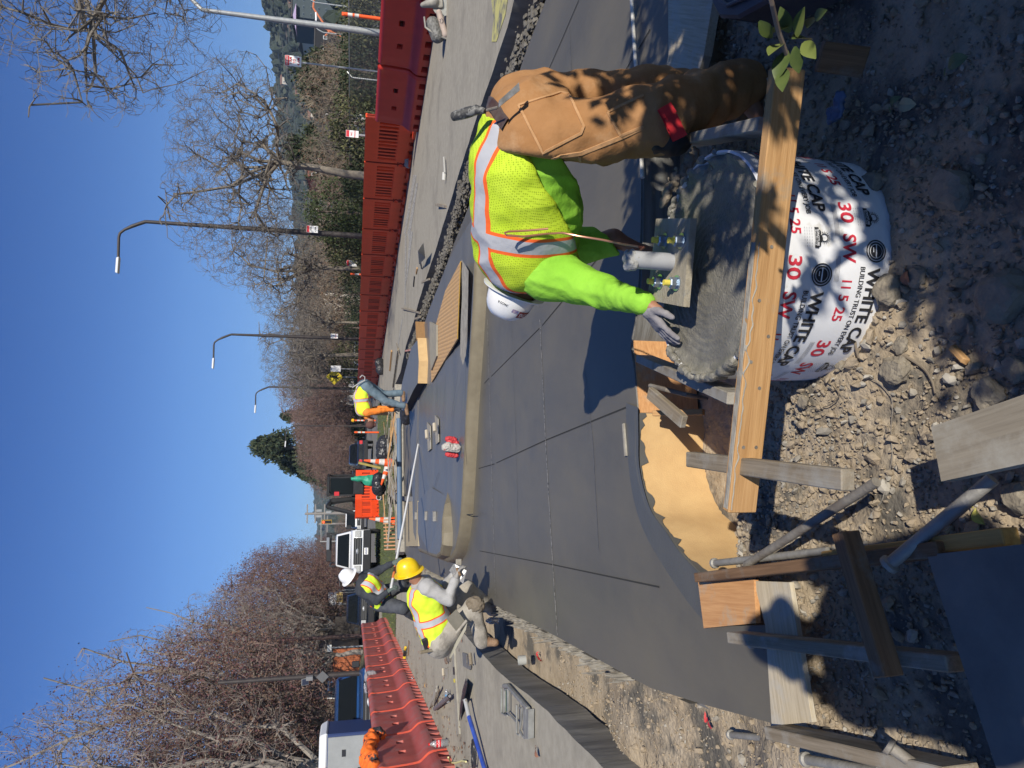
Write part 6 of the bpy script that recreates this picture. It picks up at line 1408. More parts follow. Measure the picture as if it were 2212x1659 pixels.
lump('garbage_bag', 'black bag low in front of the bent far worker', 'bag', G(890, 897, .02), (.32, .3, .3), plb, seed=33, h=.02, amp=.02)
lump('white_panel_scraps', 'white broken panel scraps behind the timber heap', 'scrap', G(800, 1050, .3), (1.0, .4, .8), M('white_scrap', (.6, .6, .58), .6, col2=(.2, .2, .2), vs=2, lo=.5, hi=.55), seed=35, h=.03, amp=.08)
for i, (x, y) in enumerate([(815, 1058), (818, 1072)]):
    mb = MB(); p = G(822, y, .35); mb.lathe([(.09, 0), (.17, 0), (.17, .03), (.11, .03), (.11, .35), (.09, .35)], 16, Matrix.Translation(p) @ Matrix.Rotation(1.3, 4, 'X')); tag(mb.build('pipe_flange', M('pale_grey_pvc', (.5, .5, .49), .5), smooth=False, origin=p), ['right-hand', 'left-hand'][i]+' of two pale pipe flanges behind the timber heap', 'pipe flange')
co = M('cone_orange', (.85, .11, .02), .5); cw_ = M('cone_white', (.72, .70, .64), .5, col2=(.5, .47, .42), vs=9); cb = M('cone_base', (.08, .07, .06), .7)
def cone(lab, loc, rot=(0, 0, 0), h=.75, group=None):
    t = thing('traffic_cone', lab, 'traffic cone', loc, 0, group); t.rotation_euler = rot; r = lambda z: .15*(1-z/h)+.028*(z/h)
    for z0, z1, m_, nm in [(.03, .22, co, 'cone_body'), (.22, .36, cw_, 'white_band'), (.36, .46, co, 'cone_body'), (.46, .58, cw_, 'white_band'), (.58, h, co, 'cone_tip')]:
        mb = MB(); mb.lathe([(r(z0*h/.75), z0*h/.75), (r(z1*h/.75 if z1 < h else h), z1*h/.75 if z1 < h else h)], 20); 
        mb.build(nm, m_, t, smooth=True, world=False)
    mb = MB(); mb.lathe([(.155, .0), (.20, .0), (.21, .03), (.155, .035)], 8); mb.build('cone_foot', cb, t, world=False)
    mb = MB(); mb.lathe([(.148, .0), (.13, .12), (.0, .121)], 20); mb.build('cone_inside', co, t, world=False)
    return t
cone('upright traffic cone on the timber heap behind the toppled cone', G(848, 1000, .25), (.05, .1, 0), h=.95)
cone('toppled traffic cone showing its hollow red inside', G(842, 997, .28), (1.25, .1, -1.0), h=.95)
cone('traffic cone standing at the left end of the timber heap', G(857, 1126, .1), (0, .12, 0), h=.9)
mb = MB()
for i in range(9):
    y_ = 1122+i*8; a = G(858+i*.5, y_, .15); mb = MB(); mb.tube([a, a+Vector((-.05, .2, .42))], .022, 6); tag(mb.build('timber_peg', wood('peg_wood', (.55, .30, .16), (.4, .2, .1)), origin=a), 'short orange-brown peg in the row left of the last cone', 'peg', 'pegs left of the last cone')
lumber('wooden_stake', 'upright orange stake in front of the bent far worker', 'stake', AT(808, 893, 17), AT(838, 893, 17), .09, .06, lum)
lumber('grey_prop', 'pale forked prop leaning on the far kerb wall', 'prop', G(893, 1078, .05), G(855, 1075, .15), .12, .06, steelg)
# ================================================================ STREET FURNITURE, TREES, BUILDINGS, HILLS
darkpole = M('dark_bronze_pole', (.035, .028, .026), .5, col2=(.055, .045, .04), vs=6)
galv = M('galvanised_steel', (.42, .43, .42), .45, metal=.35, col2=(.33, .34, .34), vs=8)
lampg = M('lamp_housing', (.62, .63, .64), .4)
def street_lamp(label, u, D, H, arm, mat, r=.11, side=-1, arm_h=1.1, group=None):
    if arm is None:
        t = thing('street_pole', label, 'pole', up_at(u, D, 0), 0, group); mb = MB(); mb.tube([(0, 0, 0), (0, 0, H*.5), (0, 0, H)], [r*1.1, r*.9, r*.7], 12); mb.build('pole', mat, t, smooth=True, world=False)
        mb = MB(); mb.lathe([(r*1.6, 0), (r*1.6, .12), (0, .14)], 12); mb.build('base_plate', mat, t, world=False); return t
    p = up_at(u, D, 0); t = thing('street_lamp', label, 'street lamp', p, 0, group)
    mb = MB(); mb.tube([(0, 0, 0), (0, 0, H*.5), (0, 0, H-arm_h)], [r*1.15, r*.9, r*.62], 12); mb.build('pole', mat, t, smooth=True, world=False)
    pts = [(0, 0, H-arm_h)]+[(side*arm*(f), 0, H-arm_h+arm_h*math.sin(min(1, f*2.4)*math.pi/2)) for f in (.06, .14, .24, .34, .45, .7, 1.0)]
    mb = MB(); mb.tube(pts, [r*.62]*3+[r*.45]*5, 10); mb.build('arm', mat, t, smooth=True, world=False)
    mb = MB(); mb.box((side*(arm+.30), 0, H+.02), (.75, .30, .12), (0, side*-.05, 0), taper=(.9, .7)); mb.build('lamp_head', lampg, t, world=False, bevel=.02)
    return t
l1 = street_lamp('tall dark street lamp, nearest of the curved-arm row, with a parking sign', 1134, 34.5, 12.1, 1.75, darkpole, .13, group='curved-arm street lamps behind the barricades')
l2 = street_lamp('second curved-arm street lamp, behind the middle barricades', 917, 50.5, 11.0, 1.7, darkpole, .12, group='curved-arm street lamps behind the barricades')
l3 = street_lamp('third curved-arm street lamp, directly above the far bent worker', 812, 66, 10.3, 1.7, darkpole, .12, group='curved-arm street lamps behind the barricades')
l4 = street_lamp('farthest thin curved-arm street lamp against the evergreens', 733, 87, 9.6, 1.9, darkpole, .11, group='curved-arm street lamps behind the barricades')
street_lamp('pale grey street lamp rising beside the top right bare tree', 1566, 30, 8.6, 2.4, galv, .13, side=1, arm_h=.75)
street_lamp('slim pale lamp pole behind the fence near the dark buildings', 1612, 60, 6.1, 1.0, galv, .08, side=1, arm_h=.6)
street_lamp('slim pale lamp pole left of the thick pale pole', 1552, 60, 5.4, .9, galv, .08, side=1, arm_h=.6)
street_lamp('brown pole behind the left barriers between dark car and wooden fence', 290, 33, 6.0, None, M('brown_pole', (.075, .045, .04), .6), .10, side=1, group=None)
t = street_lamp('dark pole with solar panel and grey diamond sign behind the blue vehicle', 211, 22.5, 5.4, None, darkpole, .085, side=1)
mb = MB(); mb.box((-.12, -.1, 2.85), (.17, .02, .2), (.5, 0, .2)); mb.build('solar_panel', M('panel_glass', (.05, .06, .10), .2), t, world=False); mb = MB(); mb.box((-.12, -.09, 2.85), (.2, .02, .23), (.5, 0, .2)); mb.build('panel_frame', galv, t, world=False)
mb = MB(); mb.box((0, -.10, 2.33), (.27, .02, .27), (0, math.pi/4, 0)); mb.build('sign_back', M('grey_sign_back', (.12, .12, .12), .5), t, world=False); mb = MB(); mb.box((0, -.12, 2.72), (.12, .12, .2)); mb.build('control_box', M('control_grey', (.2, .2, .2), .5), t, world=False)
street_lamp('thin dark pole rising behind the portable toilet', 44, 27, 4.9, None, darkpole, .08, side=1)
white = M('sign_white', (.75, .75, .74), .5); redi = M('sign_red', (.55, .03, .04), .5); blki = M('sign_black', (.02, .02, .02), .5)
def sign(label, u, D, ztop, w_, h_, lines, post=True, parent=None, colb=white, size=None, red_top=False, base_z=0, name='parking_sign', cat='sign'):
    p = up_at(u, D, 0); t = thing(name, label, cat, p)
    if post: mb = MB(); mb.tube([(0, 0, base_z), (0, 0, ztop)], .032, 8); mb.build('post', galv, t, world=False)
    mb = MB(); mb.box((0, -.045, ztop-h_/2), (w_, .012, h_)); s = mb.build('sign_plate', colb, t, world=False)
    if red_top: mb = MB(); mb.box((0, -.053, ztop-h_*.14), (w_*.94, .004, h_*.24)); mb.build('red_field', redi, s, world=False)
    for tx, zf, sz, m_ in lines:
        mb = MB(); flat_text(mb, tx, (0, -.056 if zf < .8 else -.058, ztop-h_*(1-zf)), (1, 0, 0), (0, 0, 1), sz*h_, bold=.02); mb.build('sign_text', m_, s, world=False, fixn=False)
    return t
sign('white and red parking sign on a steel post behind the deep red barriers', 1484, 25, 4.12, .36, .54, [('1 AM', .58, .22, redi), ('TO', .36, .20, redi), ('4 AM', .10, .22, redi), ('PARKING', .82, .13, white)], red_top=True)
sign('small white parking sign fixed to the nearest curved-arm lamp', 1141, 34.2, 3.95, .32, .52, [('1 AM', .55, .20, blki), ('4 AM', .15, .20, blki)], red_top=True, post=False)
sign('white notice fixed to the second curved-arm lamp', 921, 49.9, 3.3, .32, .48, [('NO', .55, .25, blki), ('STOP', .2, .22, redi)], post=False)
sign('red and white notice on the first slotted barricade', 1346, 20.9, 1.95, .20, .36, [('NO', .5, .2, redi), ('PARKING', .25, .14, redi)], red_top=True, name='paper_notice')
sign('pink and white notice tied to the fence near the nearest curved-arm lamp', 1075, 44, 2.25, .36, .62, [('NO', .55, .2, redi)], red_top=True, name='paper_notice')
t = thing('pedestrian_sign', 'yellow diamond pedestrian warning sign beyond the barricades', 'sign', up_at(836, 62, 0)); mb = MB(); mb.tube([(0, 0, 0), (0, 0, 3.4)], .04, 8); mb.build('post', galv, t, world=False)
mb = MB(); mb.box((0, -.06, 3.35), (1.0, .02, 1.0), (0, math.pi/4, 0)); s = mb.build('sign_plate', M('sign_yellow', (.60, .46, .02), .5), t, world=False)
mb = MB(); mb.box((0, -.075, 3.35), (.14, .01, .45), (0, .2, 0)); mb.box((.05, -.075, 3.7), (.14, .01, .14)); mb.box((-.12, -.075, 3.1), (.1, .01, .3), (0, .6, 0)); mb.box((.12, -.075, 3.1), (.1, .01, .3), (0, -.6, 0)); mb.build('walking_symbol', blki, s, world=False)
t = thing('school_sign', 'small white sign beside the pedestrian warning sign', 'sign', up_at(853, 60, 0)); mb = MB(); mb.tube([(0, 0, 0), (0, 0, 3.4)], .04, 8); mb.build('post', galv, t, world=False); mb = MB(); mb.box((0, -.06, 3.2), (.5, .02, .8)); mb.build('sign_plate', white, t, world=False)
def marker(label, u, D, z0, z1, cap=False):
    t = thing('marker_post', label, 'marker post', up_at(u, D, 0)); h = z1-z0
    mb = MB(); mb.lathe([(.20, 0), (.18, .06), (.06, .10)], 12); mb.build('post_foot', cb, t, world=False)
    for a, b, m_, nm in [(.08, z1-h*.38, co, 'post_body'), (z1-h*.38, z1-h*.27, cw_, 'white_band'), (z1-h*.27, z1-h*.22, co, 'post_body'), (z1-h*.22, z1-h*.10, cw_, 'white_band'), (z1-h*.10, z1, co, 'post_tip')]:
        mb = MB(); mb.lathe([(.055, a), (.05, b)], 12); mb.build(nm, m_, t, world=False, smooth=True)
    mb = MB(); mb.box((0, 0, z1), (.10, .05, .10)); mb.build('grip_loop', co, t, world=False, bevel=.01)
    if cap: mb = MB(); mb.lathe([(.0, .0), (.12, .05), (.12, .2), (0, .25)], 10, Matrix.Translation((0, 0, z1))); mb.build('flasher', M('amber_flasher', (.75, .42, .02), .3), t, world=False)
marker('orange marker post with two white bands behind a deep red barrier', 1596, 20.5, .95, 2.08)
marker('orange marker post with amber flasher beyond the far bent worker', 745, 50, 0, 1.55, True); marker('slim orange marker post on the far road', 720, 43, 0, 1.5)
marker('red-tipped marker post just beyond the last barricade', 1003+50, 40, 0, 1.9)
# chain-link fence
cl = bpy.data.materials.new('chain_link'); cl.use_nodes = True; MC['chain_link'] = cl; nt = cl.node_tree; N = nt.nodes; L = nt.links
b = N['Principled BSDF']; b.inputs['Base Color'].default_value = (.34, .35, .34, 1); b.inputs['Metallic'].default_value = .3; b.inputs['Roughness'].default_value = .5
tc = N.new('ShaderNodeTexCoord'); sx = N.new('ShaderNodeSeparateXYZ'); L.new(tc.outputs['Object'], sx.inputs[0]); outs = []
for sg in (1, -1):
    q = N.new('ShaderNodeMath'); q.operation = 'MULTIPLY_ADD'; L.new(sx.outputs['Z'], q.inputs[0]); q.inputs[1].default_value = sg; L.new(sx.outputs['X'], q.inputs[2])
    q2 = N.new('ShaderNodeMath'); q2.operation = 'PINGPONG'; L.new(q.outputs[0], q2.inputs[0]); q2.inputs[1].default_value = .045
    q3 = N.new('ShaderNodeMath'); q3.operation = 'LESS_THAN'; L.new(q2.outputs[0], q3.inputs[0]); q3.inputs[1].default_value = .0085; outs.append(q3)
mx = N.new('ShaderNodeMath'); mx.operation = 'MAXIMUM'; L.new(outs[0].outputs[0], mx.inputs[0]); L.new(outs[1].outputs[0], mx.inputs[1]); L.new(mx.outputs[0], b.inputs['Alpha'])
t = thing('chain_link_fence', 'long chain-link fence with steel posts beyond the right barriers', 'fence', (22-.236*24.5, 24.5, 0), SA)
LF = 62; mb = MB(); mb.add([(0, 0, .05), (LF, 0, .05), (LF, 0, 2.1), (0, 0, 2.1)], [(0, 1, 2, 3)]); mb.build('mesh', cl, t, world=False)
mb = MB(); mb.tube([(0, 0, 2.12), (LF, 0, 2.12)], .025, 6); mb.build('top_rail', galv, t, world=False)
pp = None
for i in range(21):
    if pp is None: mb = MB(); mb.tube([(0, 0, 0), (0, 0, 2.0), (0, -.28, 2.22)], .036, 8); pp = mb.build('post', galv, t, world=False, smooth=True)
    else: c = pp.copy(); C.objects.link(c); c.parent = t; c.location = (i*3.05, 0, 0)
# ---------------------------------------------------------------- trees
def grow(rnd, out, p, d, r, ln, lev, maxlev, wig, nseg, kids, ang, up, minr, tips=None, droop=0, zmin=-9):
    pts = [p.copy()]; rs = [r]; q = p.copy(); dd = d.copy(); spots = []
    for i in range(nseg):
        if lev and q.z < zmin and dd.z < .15: dd.z = .25
        ax = Vector((rnd.gauss(0, 1), rnd.gauss(0, 1), rnd.gauss(0, 1))).normalized()
        dd = (dd + ax*wig*(.45 if lev == 0 else 1) + Vector((0, 0, up-droop*lev))).normalized()
        q = q + dd*ln/nseg; pts.append(q.copy()); rr = r*(1-.65*(i+1)/nseg); rs.append(max(rr, minr)); spots.append((q.copy(), dd.copy(), max(rr, minr), (i+1)/nseg))
    out.append((pts, rs, lev))
    if tips is not None and lev >= maxlev-1: tips.append((pts[-1], dd)); tips.append((pts[len(pts)//2], dd))
    if lev >= maxlev: return
    n = kids[min(lev, len(kids)-1)]
    for k_ in range(n):
        f = rnd.uniform(.28, 1.0) if lev else rnd.uniform(.62, 1.0); s = spots[min(int(f*nseg), nseg-1)]
        a = rnd.uniform(*ang); perp = s[1].orthogonal().normalized(); perp.rotate(Matrix.Rotation(rnd.uniform(0, 6.283), 3, s[1]))
        nd = (s[1]*math.cos(a)+perp*math.sin(a)).normalized()
        grow(rnd, out, s[0], nd, s[2]*rnd.uniform(.5, .78), ln*rnd.uniform(.55, .82), lev+1, maxlev, wig, max(3, nseg-1), kids, ang, up, minr, tips, droop, zmin)
def tree_meshes(seed, H, r0, th, maxlev, kids, wig, ang, up, minr, lean=(0, 0, 1), droop=0, zmin=-9):
    rnd = random.Random(seed); out = []; tips = []
    grow(rnd, out, Vector((0, 0, 0)), Vector(lean).normalized(), r0, th, 0, maxlev, wig, 7, kids, ang, up, minr, tips, droop, zmin)
    zmax = max(p.z for b in out for p in b[0]); return out, tips, zmax
def crown_spec(seed, H, r0, fork, cen, rad, counts, wig=.16, lean=(0, 0), upb=0.0, minr=.006, hollow=.35, low=-9, tw=(.5, 1.1)):
    """limbs reach for points spread through an ellipsoid; each new shoot starts from the nearest wood"""
    rnd = random.Random(seed); out = []; tips = []
    top = Vector((lean[0], lean[1], fork)); pts = [Vector((0, 0, 0))]
    for i in range(1, 8):
        f = i/7; pts.append(Vector((lean[0]*f+rnd.gauss(0, .04)*H*.12, lean[1]*f, fork*f)))
    out.append((pts, [r0*(1-.45*i/7) for i in range(8)], 0)); c = Vector(cen); R_ = Vector(rad)
    P = [(pts[-1], r0*.55, Vector((0, 0, 1))), (pts[-2], r0*.5, Vector((0, 0, 1)))]
    arr = np.array([p[0][:] for p in P])
    for lev, n in enumerate(counts, 1):
        newp = []
        for k_ in range(n):
            while True:
                v = Vector((rnd.uniform(-1, 1), rnd.uniform(-1, 1), rnd.uniform(-1, 1)))
                if v.length < 1 and (v.length > hollow or lev > 1): break
            if lev == 1: v = v.normalized()*rnd.uniform(.5, .8)
            q = Vector((c.x+v.x*R_.x, c.y+v.y*R_.y, c.z+v.z*R_.z))
            if q.z < low: continue
            d2_ = ((arr-np.array(q[:]))**2).sum(1); j = int(d2_.argmin()); b, r, d0 = P[j]; L_ = (q-b).length
            mx_ = R_.x*(1.2, 1.2, .55, .34, .26)[lev]
            if lev > 1 and L_ > mx_: q = b+(q-b)*(mx_*rnd.uniform(.6, 1)/L_); L_ = (q-b).length
            if L_ < .05: continue
            ns = 6 if lev < 3 else 4; off = Vector((0, 0, 0)); br = [b.copy()]; rr = [r*.75]; r1 = max(r*.75*.30, minr)
            for m in range(1, ns+1):
                f = m/ns; off = off+Vector((rnd.gauss(0, 1), rnd.gauss(0, 1), rnd.gauss(0, 1)))*L_*wig*.45
                p = b.lerp(q, f)+off*(1-.3*f)+d0*L_*.18*math.sin(f*math.pi)+Vector((0, 0, upb*L_*f*f)); br.append(p); rr.append(max(r*.75+(r1-r*.75)*f, minr))
            out.append((br, rr, min(lev, 5)))
            for m in range(1, ns+1): newp.append((br[m], rr[m], (br[m]-br[m-1]).normalized()))
            if lev >= len(counts)-1: tips.append((br[-1], (br[-1]-br[-2]).normalized())); tips.append((br[ns//2], (br[-1]-br[-2]).normalized()))
        P += newp; arr = np.array([p[0][:] for p in P])
    return out, tips, None
def make_tree(name, label, cat, spec, mats, H, leaves=None, group=None, loc=(0, 0, 0), thick=1.0):
    out, tips, zm = spec; s = H/zm if zm else 1.0; t = thing(name, label, cat, loc, 0, group)
    mt = MB(); mc = MB()
    for pts, rs, lev in out:
        P = [p*s for p in pts]; R_ = [r*s*thick for r in rs]
        if lev == 0: mt.tube(P, R_, 10)
        elif lev <= 2: mc.tube(P, R_, 5, m=0 if lev < 2 else 1, caps=False)
        else: mc.tube(P, R_, 3, m=1, caps=False)
    mt.build('trunk', mats[0], t, smooth=True, world=False, fixn=False)
    mc.build('crown', [mats[0], mats[1]], t, smooth=True, world=False, fixn=False)
    if leaves:
        n, size, lm, spread = leaves; rnd = random.Random(5); ml = MB()
        for _ in range(n):
            p, d = tips[rnd.randrange(len(tips))]; p = p*s+Vector((rnd.gauss(0, spread), rnd.gauss(0, spread), rnd.gauss(0, spread))); e = Euler((rnd.uniform(0, 6), rnd.uniform(0, 6), rnd.uniform(0, 6))).to_matrix(); z_ = size*rnd.uniform(.5, 1.3)
            ml.add([p+e @ Vector(v)*z_ for v in ((-1, 0, 0), (0, -.6, .1), (1, 0, 0), (0, .6, .1))], [(0, 1, 2, 3)], rnd.randrange(len(lm)))
        ml.build('leaves', lm, t, world=False, fixn=False)
    return t
bark1 = M('pale_bark', (.16, .135, .105), .9, col2=(.25, .215, .17), vs=5, bump=.5, bs=14); twig1 = M('grey_twig', (.12, .105, .09), .9, col2=(.20, .18, .155), vs=2)
bark2 = M('brown_bark', (.13, .10, .08), .9, col2=(.20, .16, .13), vs=4); twig2 = M('purple_brown_twig', (.16, .105, .09), .9, col2=(.24, .17, .14), vs=1.2)
twig3 = M('silver_twig', (.20, .165, .14), .9, col2=(.27, .23, .20), vs=2)
ll = [M('dry_crimson_leaf', (.11, .045, .045), .8), M('dry_brown_leaf', (.16, .09, .055), .8), M('dry_plum_leaf', (.09, .04, .045), .8)]
gl_ = [M('dark_foliage', (.028, .045, .02), .8), M('mid_foliage', (.055, .066, .03), .8), M('light_foliage', (.125, .125, .055), .8)]
spA = crown_spec(4, 10, .22, 5.1, (-.2, 0, 7.0), (5.2, 4.2, 2.85), [10, 70, 700, 5200], wig=.30, lean=(.35, 0), low=3.8)
spB = crown_spec(12, 12, .24, 5.4, (-1.7, 0, 8.5), (5.0, 4.2, 3.4), [11, 70, 640, 4600], wig=.34, lean=(-.3, 0), low=5.0)
spC = crown_spec(21, 12, .22, 2.4, (0, 0, 7.6), (3.4, 3.2, 5.2), [12, 90, 700, 4200], wig=.12, upb=.35, low=2.0)
spD = crown_spec(33, 9, .24, 2.2, (0, 0, 5.8), (4.3, 4.1, 4.2), [12, 90, 800, 5200], wig=.18, upb=.12, low=1.9)
spE = crown_spec(45, 5, .12, .8, (0, 0, 2.6), (2.5, 2.2, 2.4), [10, 70, 600, 3600], wig=.2, upb=.1, minr=.005)
tA = make_tree('bare_tree', 'twisting bare tree with a pale bending trunk between the nearest lamp and the parking sign', 'tree', spA, (bark1, twig1), 9.6, loc=up_at(1256, 33, 0), group='bare trees along the right')
def tree_copy(proto, label, u, D, rz, sc_, z=0, group=None): return dup(proto, up_at(u, D, z), rz, label, group, scale=sc_)
tree_copy(tA, 'bare twisting tree rising just left of the nearest curved-arm lamp', 1068, 44, 2.1, .86)
tB = make_tree('bare_tree', 'large bare tree whose drooping boughs fill the top right of the sky', 'tree', spB, (bark1, twig1), 12.2, loc=up_at(1838, 20, 0), group='bare trees along the right', thick=.9)
tree_copy(tB, 'bare tree with crooked limbs between the two nearer curved-arm lamps', 952, 55, 1.0, (.62, .62, .62))
tree_copy(tA, 'bare round-headed tree behind the second curved-arm lamp', 885, 60, 4.0, .95)
tree_copy(tB, 'bare tree overlapping the third curved-arm lamp', 842, 66, 2.2, .68)
tree_copy(tA, 'small bare tree low behind the fence right of the parking sign', 1390, 42, .6, .42); tree_copy(tB, 'bushy bare tree left of the parking sign behind the fence', 1330, 40, 3.3, .34)
brush = make_tree('bare_tree', 'dense brown thicket tree behind the fence by the parking sign', 'tree', spE, (bark2, M('tan_twig', (.22, .17, .12), .9, col2=(.30, .25, .19), vs=1.5)), 4.6, loc=up_at(1430, 38, 0), group='brown thicket trees along the far right', leaves=(1500, .05, [ll[1]], .10))
tD = make_tree('bare_tree', 'dense brown bare tree in the middle distance left of the third lamp', 'tree', spD, (bark2, twig2), 10, loc=up_at(770, 92, 0), group='brown bare trees in the far row', leaves=(5000, .06, [ll[1], ll[0]], .15))
rnd = random.Random(9)
th_l = ['just right of the first thicket tree', 'behind the twisting tree trunk', 'left of the twisting tree trunk', 'below the nearest curved-arm lamp', 'left of the nearest curved-arm lamp', 'behind the tree next to the nearest lamp', 'halfway between the two nearer lamps', 'right of the second curved-arm lamp', 'left of the second curved-arm lamp']
for i, (u, D, s) in enumerate([(1500, 44, .85), (1290, 46, 1.0), (1200, 50, 1.05), (1125, 54, 1.15), (1095, 60, 1.35), (1030, 62, 1.5), (985, 66, 1.6), (930, 70, 1.7), (893, 76, 1.75)]):
    tree_copy(brush, 'brown thicket tree '+th_l[i], u, D, rnd.uniform(0, 6), (s, s, s*rnd.uniform(.9, 1.1)))
fr_l = ['right of the third lamp', 'behind the third lamp', 'in front of the tall evergreen', 'left of the tall evergreen', 'behind the black excavator', 'behind the last slotted barricades', 'between second and third lamps', 'low, beyond the far markers', 'left of the farthest lamp', 'right of the farthest lamp', 'beside the excavator cab', 'far left of the excavator']
for i, (u, D, s) in enumerate([(835, 88, 1.0), (800, 100, 1.15), (735, 96, .95), (700, 100, 1.0), (625, 118, .85), (862, 82, .92), (905, 92, 1.05), (690, 84, .62), (672, 108, .95), (750, 110, 1.2), (645, 100, .72), (600, 150, .7)]):
    tree_copy(tD, 'dense brown bare tree '+fr_l[i], u, D, rnd.uniform(0, 6), (s, s, s*rnd.uniform(.92, 1.1)))
# evergreens
def conifer(label, u, D, H, R_, seed, group='evergreens in the far row', n=9000, mats=gl_[:2], name='evergreen_tree', low=.12, shape='cone', z=0, size=.30):
    rnd = random.Random(seed); t = thing(name, label, 'tree', up_at(u, D, z), 0, group); mb = MB(); mb.tube([(0, 0, 0), (0, 0, H*.5), (0, 0, H*.97)], [R_*.09, R_*.05, .03], 8); mb.build('trunk', bark2, t, world=False)
    mb = MB(); cl_ = []
    for i in range(90):
        f = rnd.random(); z_ = H*(low+(1-low)*f)
        rad = R_*((1-f)**.75 if shape == 'cone' else math.sqrt(max(.05, 1-(2*f-1)**2)))*rnd.uniform(.35, 1.0); a = rnd.uniform(0, 6.28); cl_.append((rad*math.cos(a), rad*math.sin(a), z_, R_*rnd.uniform(.22, .42)*(1.15-f*.6 if shape == 'cone' else 1)))
    for i in range(n):
        c = cl_[rnd.randrange(len(cl_))]; v = Vector((rnd.gauss(0, 1), rnd.gauss(0, 1), rnd.gauss(0, .6))).normalized()*c[3]*rnd.uniform(.5, 1.1); p = Vector(c[:3])+v
        e = Euler((rnd.uniform(0, 6), rnd.uniform(0, 6), rnd.uniform(0, 6))).to_matrix(); s = size*rnd.uniform(.4, 1.1)
        mb.add([p+e @ Vector(q)*s for q in ((-1, 0, 0), (0, -.45, 0), (1, 0, 0), (0, .45, 0))], [(0, 1, 2, 3)], rnd.randrange(len(mats)))
    mb.build('foliage', mats, t, world=False, fixn=False); return t
conifer('tall ragged dark evergreen, highest of the far row', 688, 112, 16.4, 6.2, 1, n=15000, size=.38, low=.04); conifer('dark evergreen shoulder left of the tallest evergreen', 655, 118, 13.0, 5.2, 2, n=13000, size=.38, low=.04); conifer('small dark evergreen between the third lamp and the tallest evergreen', 752, 120, 13.6, 2.6, 3)
conifer('evergreen low on the left flank of the far row', 632, 125, 10.8, 3.4, 4); conifer('broad dark evergreen behind the twisting tree trunk', 1300, 52, 6.4, 1.9, 5, shape='round', size=.2); conifer('dark olive tree beside the parking sign', 1455, 50, 5.6, 2.4, 6, shape='round', size=.2)
lt = [gl_[1], gl_[2]]
for i, (u, D, H, R_, mts, l_, n_) in enumerate([(1180, 42, 4.3, 2.3, [gl_[1], M('hedge_green', (.05, .075, .022), .8)], 'rounded bright green shrub left of the twisting trunk', 7000), (1120, 44, 3.4, 2.2, lt, 'yellow-green shrub right of the nearest curved-arm lamp', 6000), (1075, 47, 2.8, 1.8, lt, 'olive shrub behind the nearest curved-arm lamp', 4000), (1370, 36, 3.0, 1.8, lt, 'pale green shrub behind the fence below the thicket', 3500), (1480, 36, 2.6, 2.2, gl_[:2], 'dark shrub behind the fence below the parking sign', 3500), (1570, 36, 2.4, 2.4, gl_[:2], 'dark shrub behind the fence below the pale lamp', 3500), (1640, 34, 2.2, 2.4, lt, 'olive shrub at the right edge behind the fence', 3500), (1250, 38, 2.2, 1.6, gl_[:2], 'low dark shrub at the foot of the twisting trunk', 3000), (872, 64, 3.8, 1.9, lt, 'spiky green palm-like shrub beyond the middle barricades', 2500), (842, 63, 2.8, 1.3, lt, 'green shrub left of the spiky shrub', 1500), (940, 58, 2.3, 2.2, gl_[:2], 'dark low shrub behind the second lamp', 2500), (1010, 52, 2.3, 2.4, gl_[:2], 'dark low shrub between the two nearer lamps', 2500)]):
    conifer(l_, u, D, H, R_, 50+i, 'shrubs behind the fence', n=n_, mats=mts, name='shrub', low=.05, shape='round', size=.11)['category'] = 'shrub'
# left trees
tL = make_tree('bare_tree', 'big crimson-leaved tree at the lower left, nearest of the left row', 'tree', spD, (bark2, twig2), 10.8, loc=up_at(100, 27, 0), group='half-bare crimson trees along the left', leaves=(30000, .045, ll, .20))
tree_copy(tL, 'crimson-leaved tree at the very left edge behind the portable toilet', 8, 30, 2.2, 1.0)
tS = make_tree('bare_tree', 'silvery bare tree reaching out of the upper left corner', 'tree', spC, (M('silver_bark', (.20, .175, .15), .8, col2=(.28, .25, .22), vs=4), twig3), 13.8, loc=up_at(25, 24, 0), group='silvery bare trees along the left', leaves=(5000, .04, ll, .15), thick=1.0)
tree_copy(tS, 'grey bare tree with upswept twigs left of the solar pole', 168, 36, 1.3, 1.2)
tree_copy(tS, 'grey bare tree with upswept twigs right of the solar pole', 255, 42, 3.0, .98)
tree_copy(tL, 'reddish tree behind the brown pole', 345, 52, 1.0, 1.12)
tree_copy(tS, 'grey feathery tree behind the brown pole', 310, 47, 4.4, 1.0)
tree_copy(tL, 'reddish round tree nearest the white pickup', 398, 66, 4.0, (1.05, 1.05, 1.2))
tree_copy(tL, 'small deep-red tree just left of the white pickup', 445, 84, 2.5, (.8, .8, .86)); tree_copy(tD, 'brown tree low behind the white-hatted worker', 420, 96, .5, .7)
for i, (u, D, s, l_) in enumerate([(150, 48, .6, 'behind the blue vehicle'), (60, 44, .6, 'behind the portable toilet'), (240, 58, .55, 'beside the red wooden fence'), (350, 76, .6, 'behind the dark car'), (520, 150, .55, 'right of the white pickup'), (560, 170, .6, 'behind the utility pole'), (490, 160, .5, 'just above the white pickup')]):
    tree_copy(tD, 'brown bare tree '+l_, u, D, i*1.1, s)
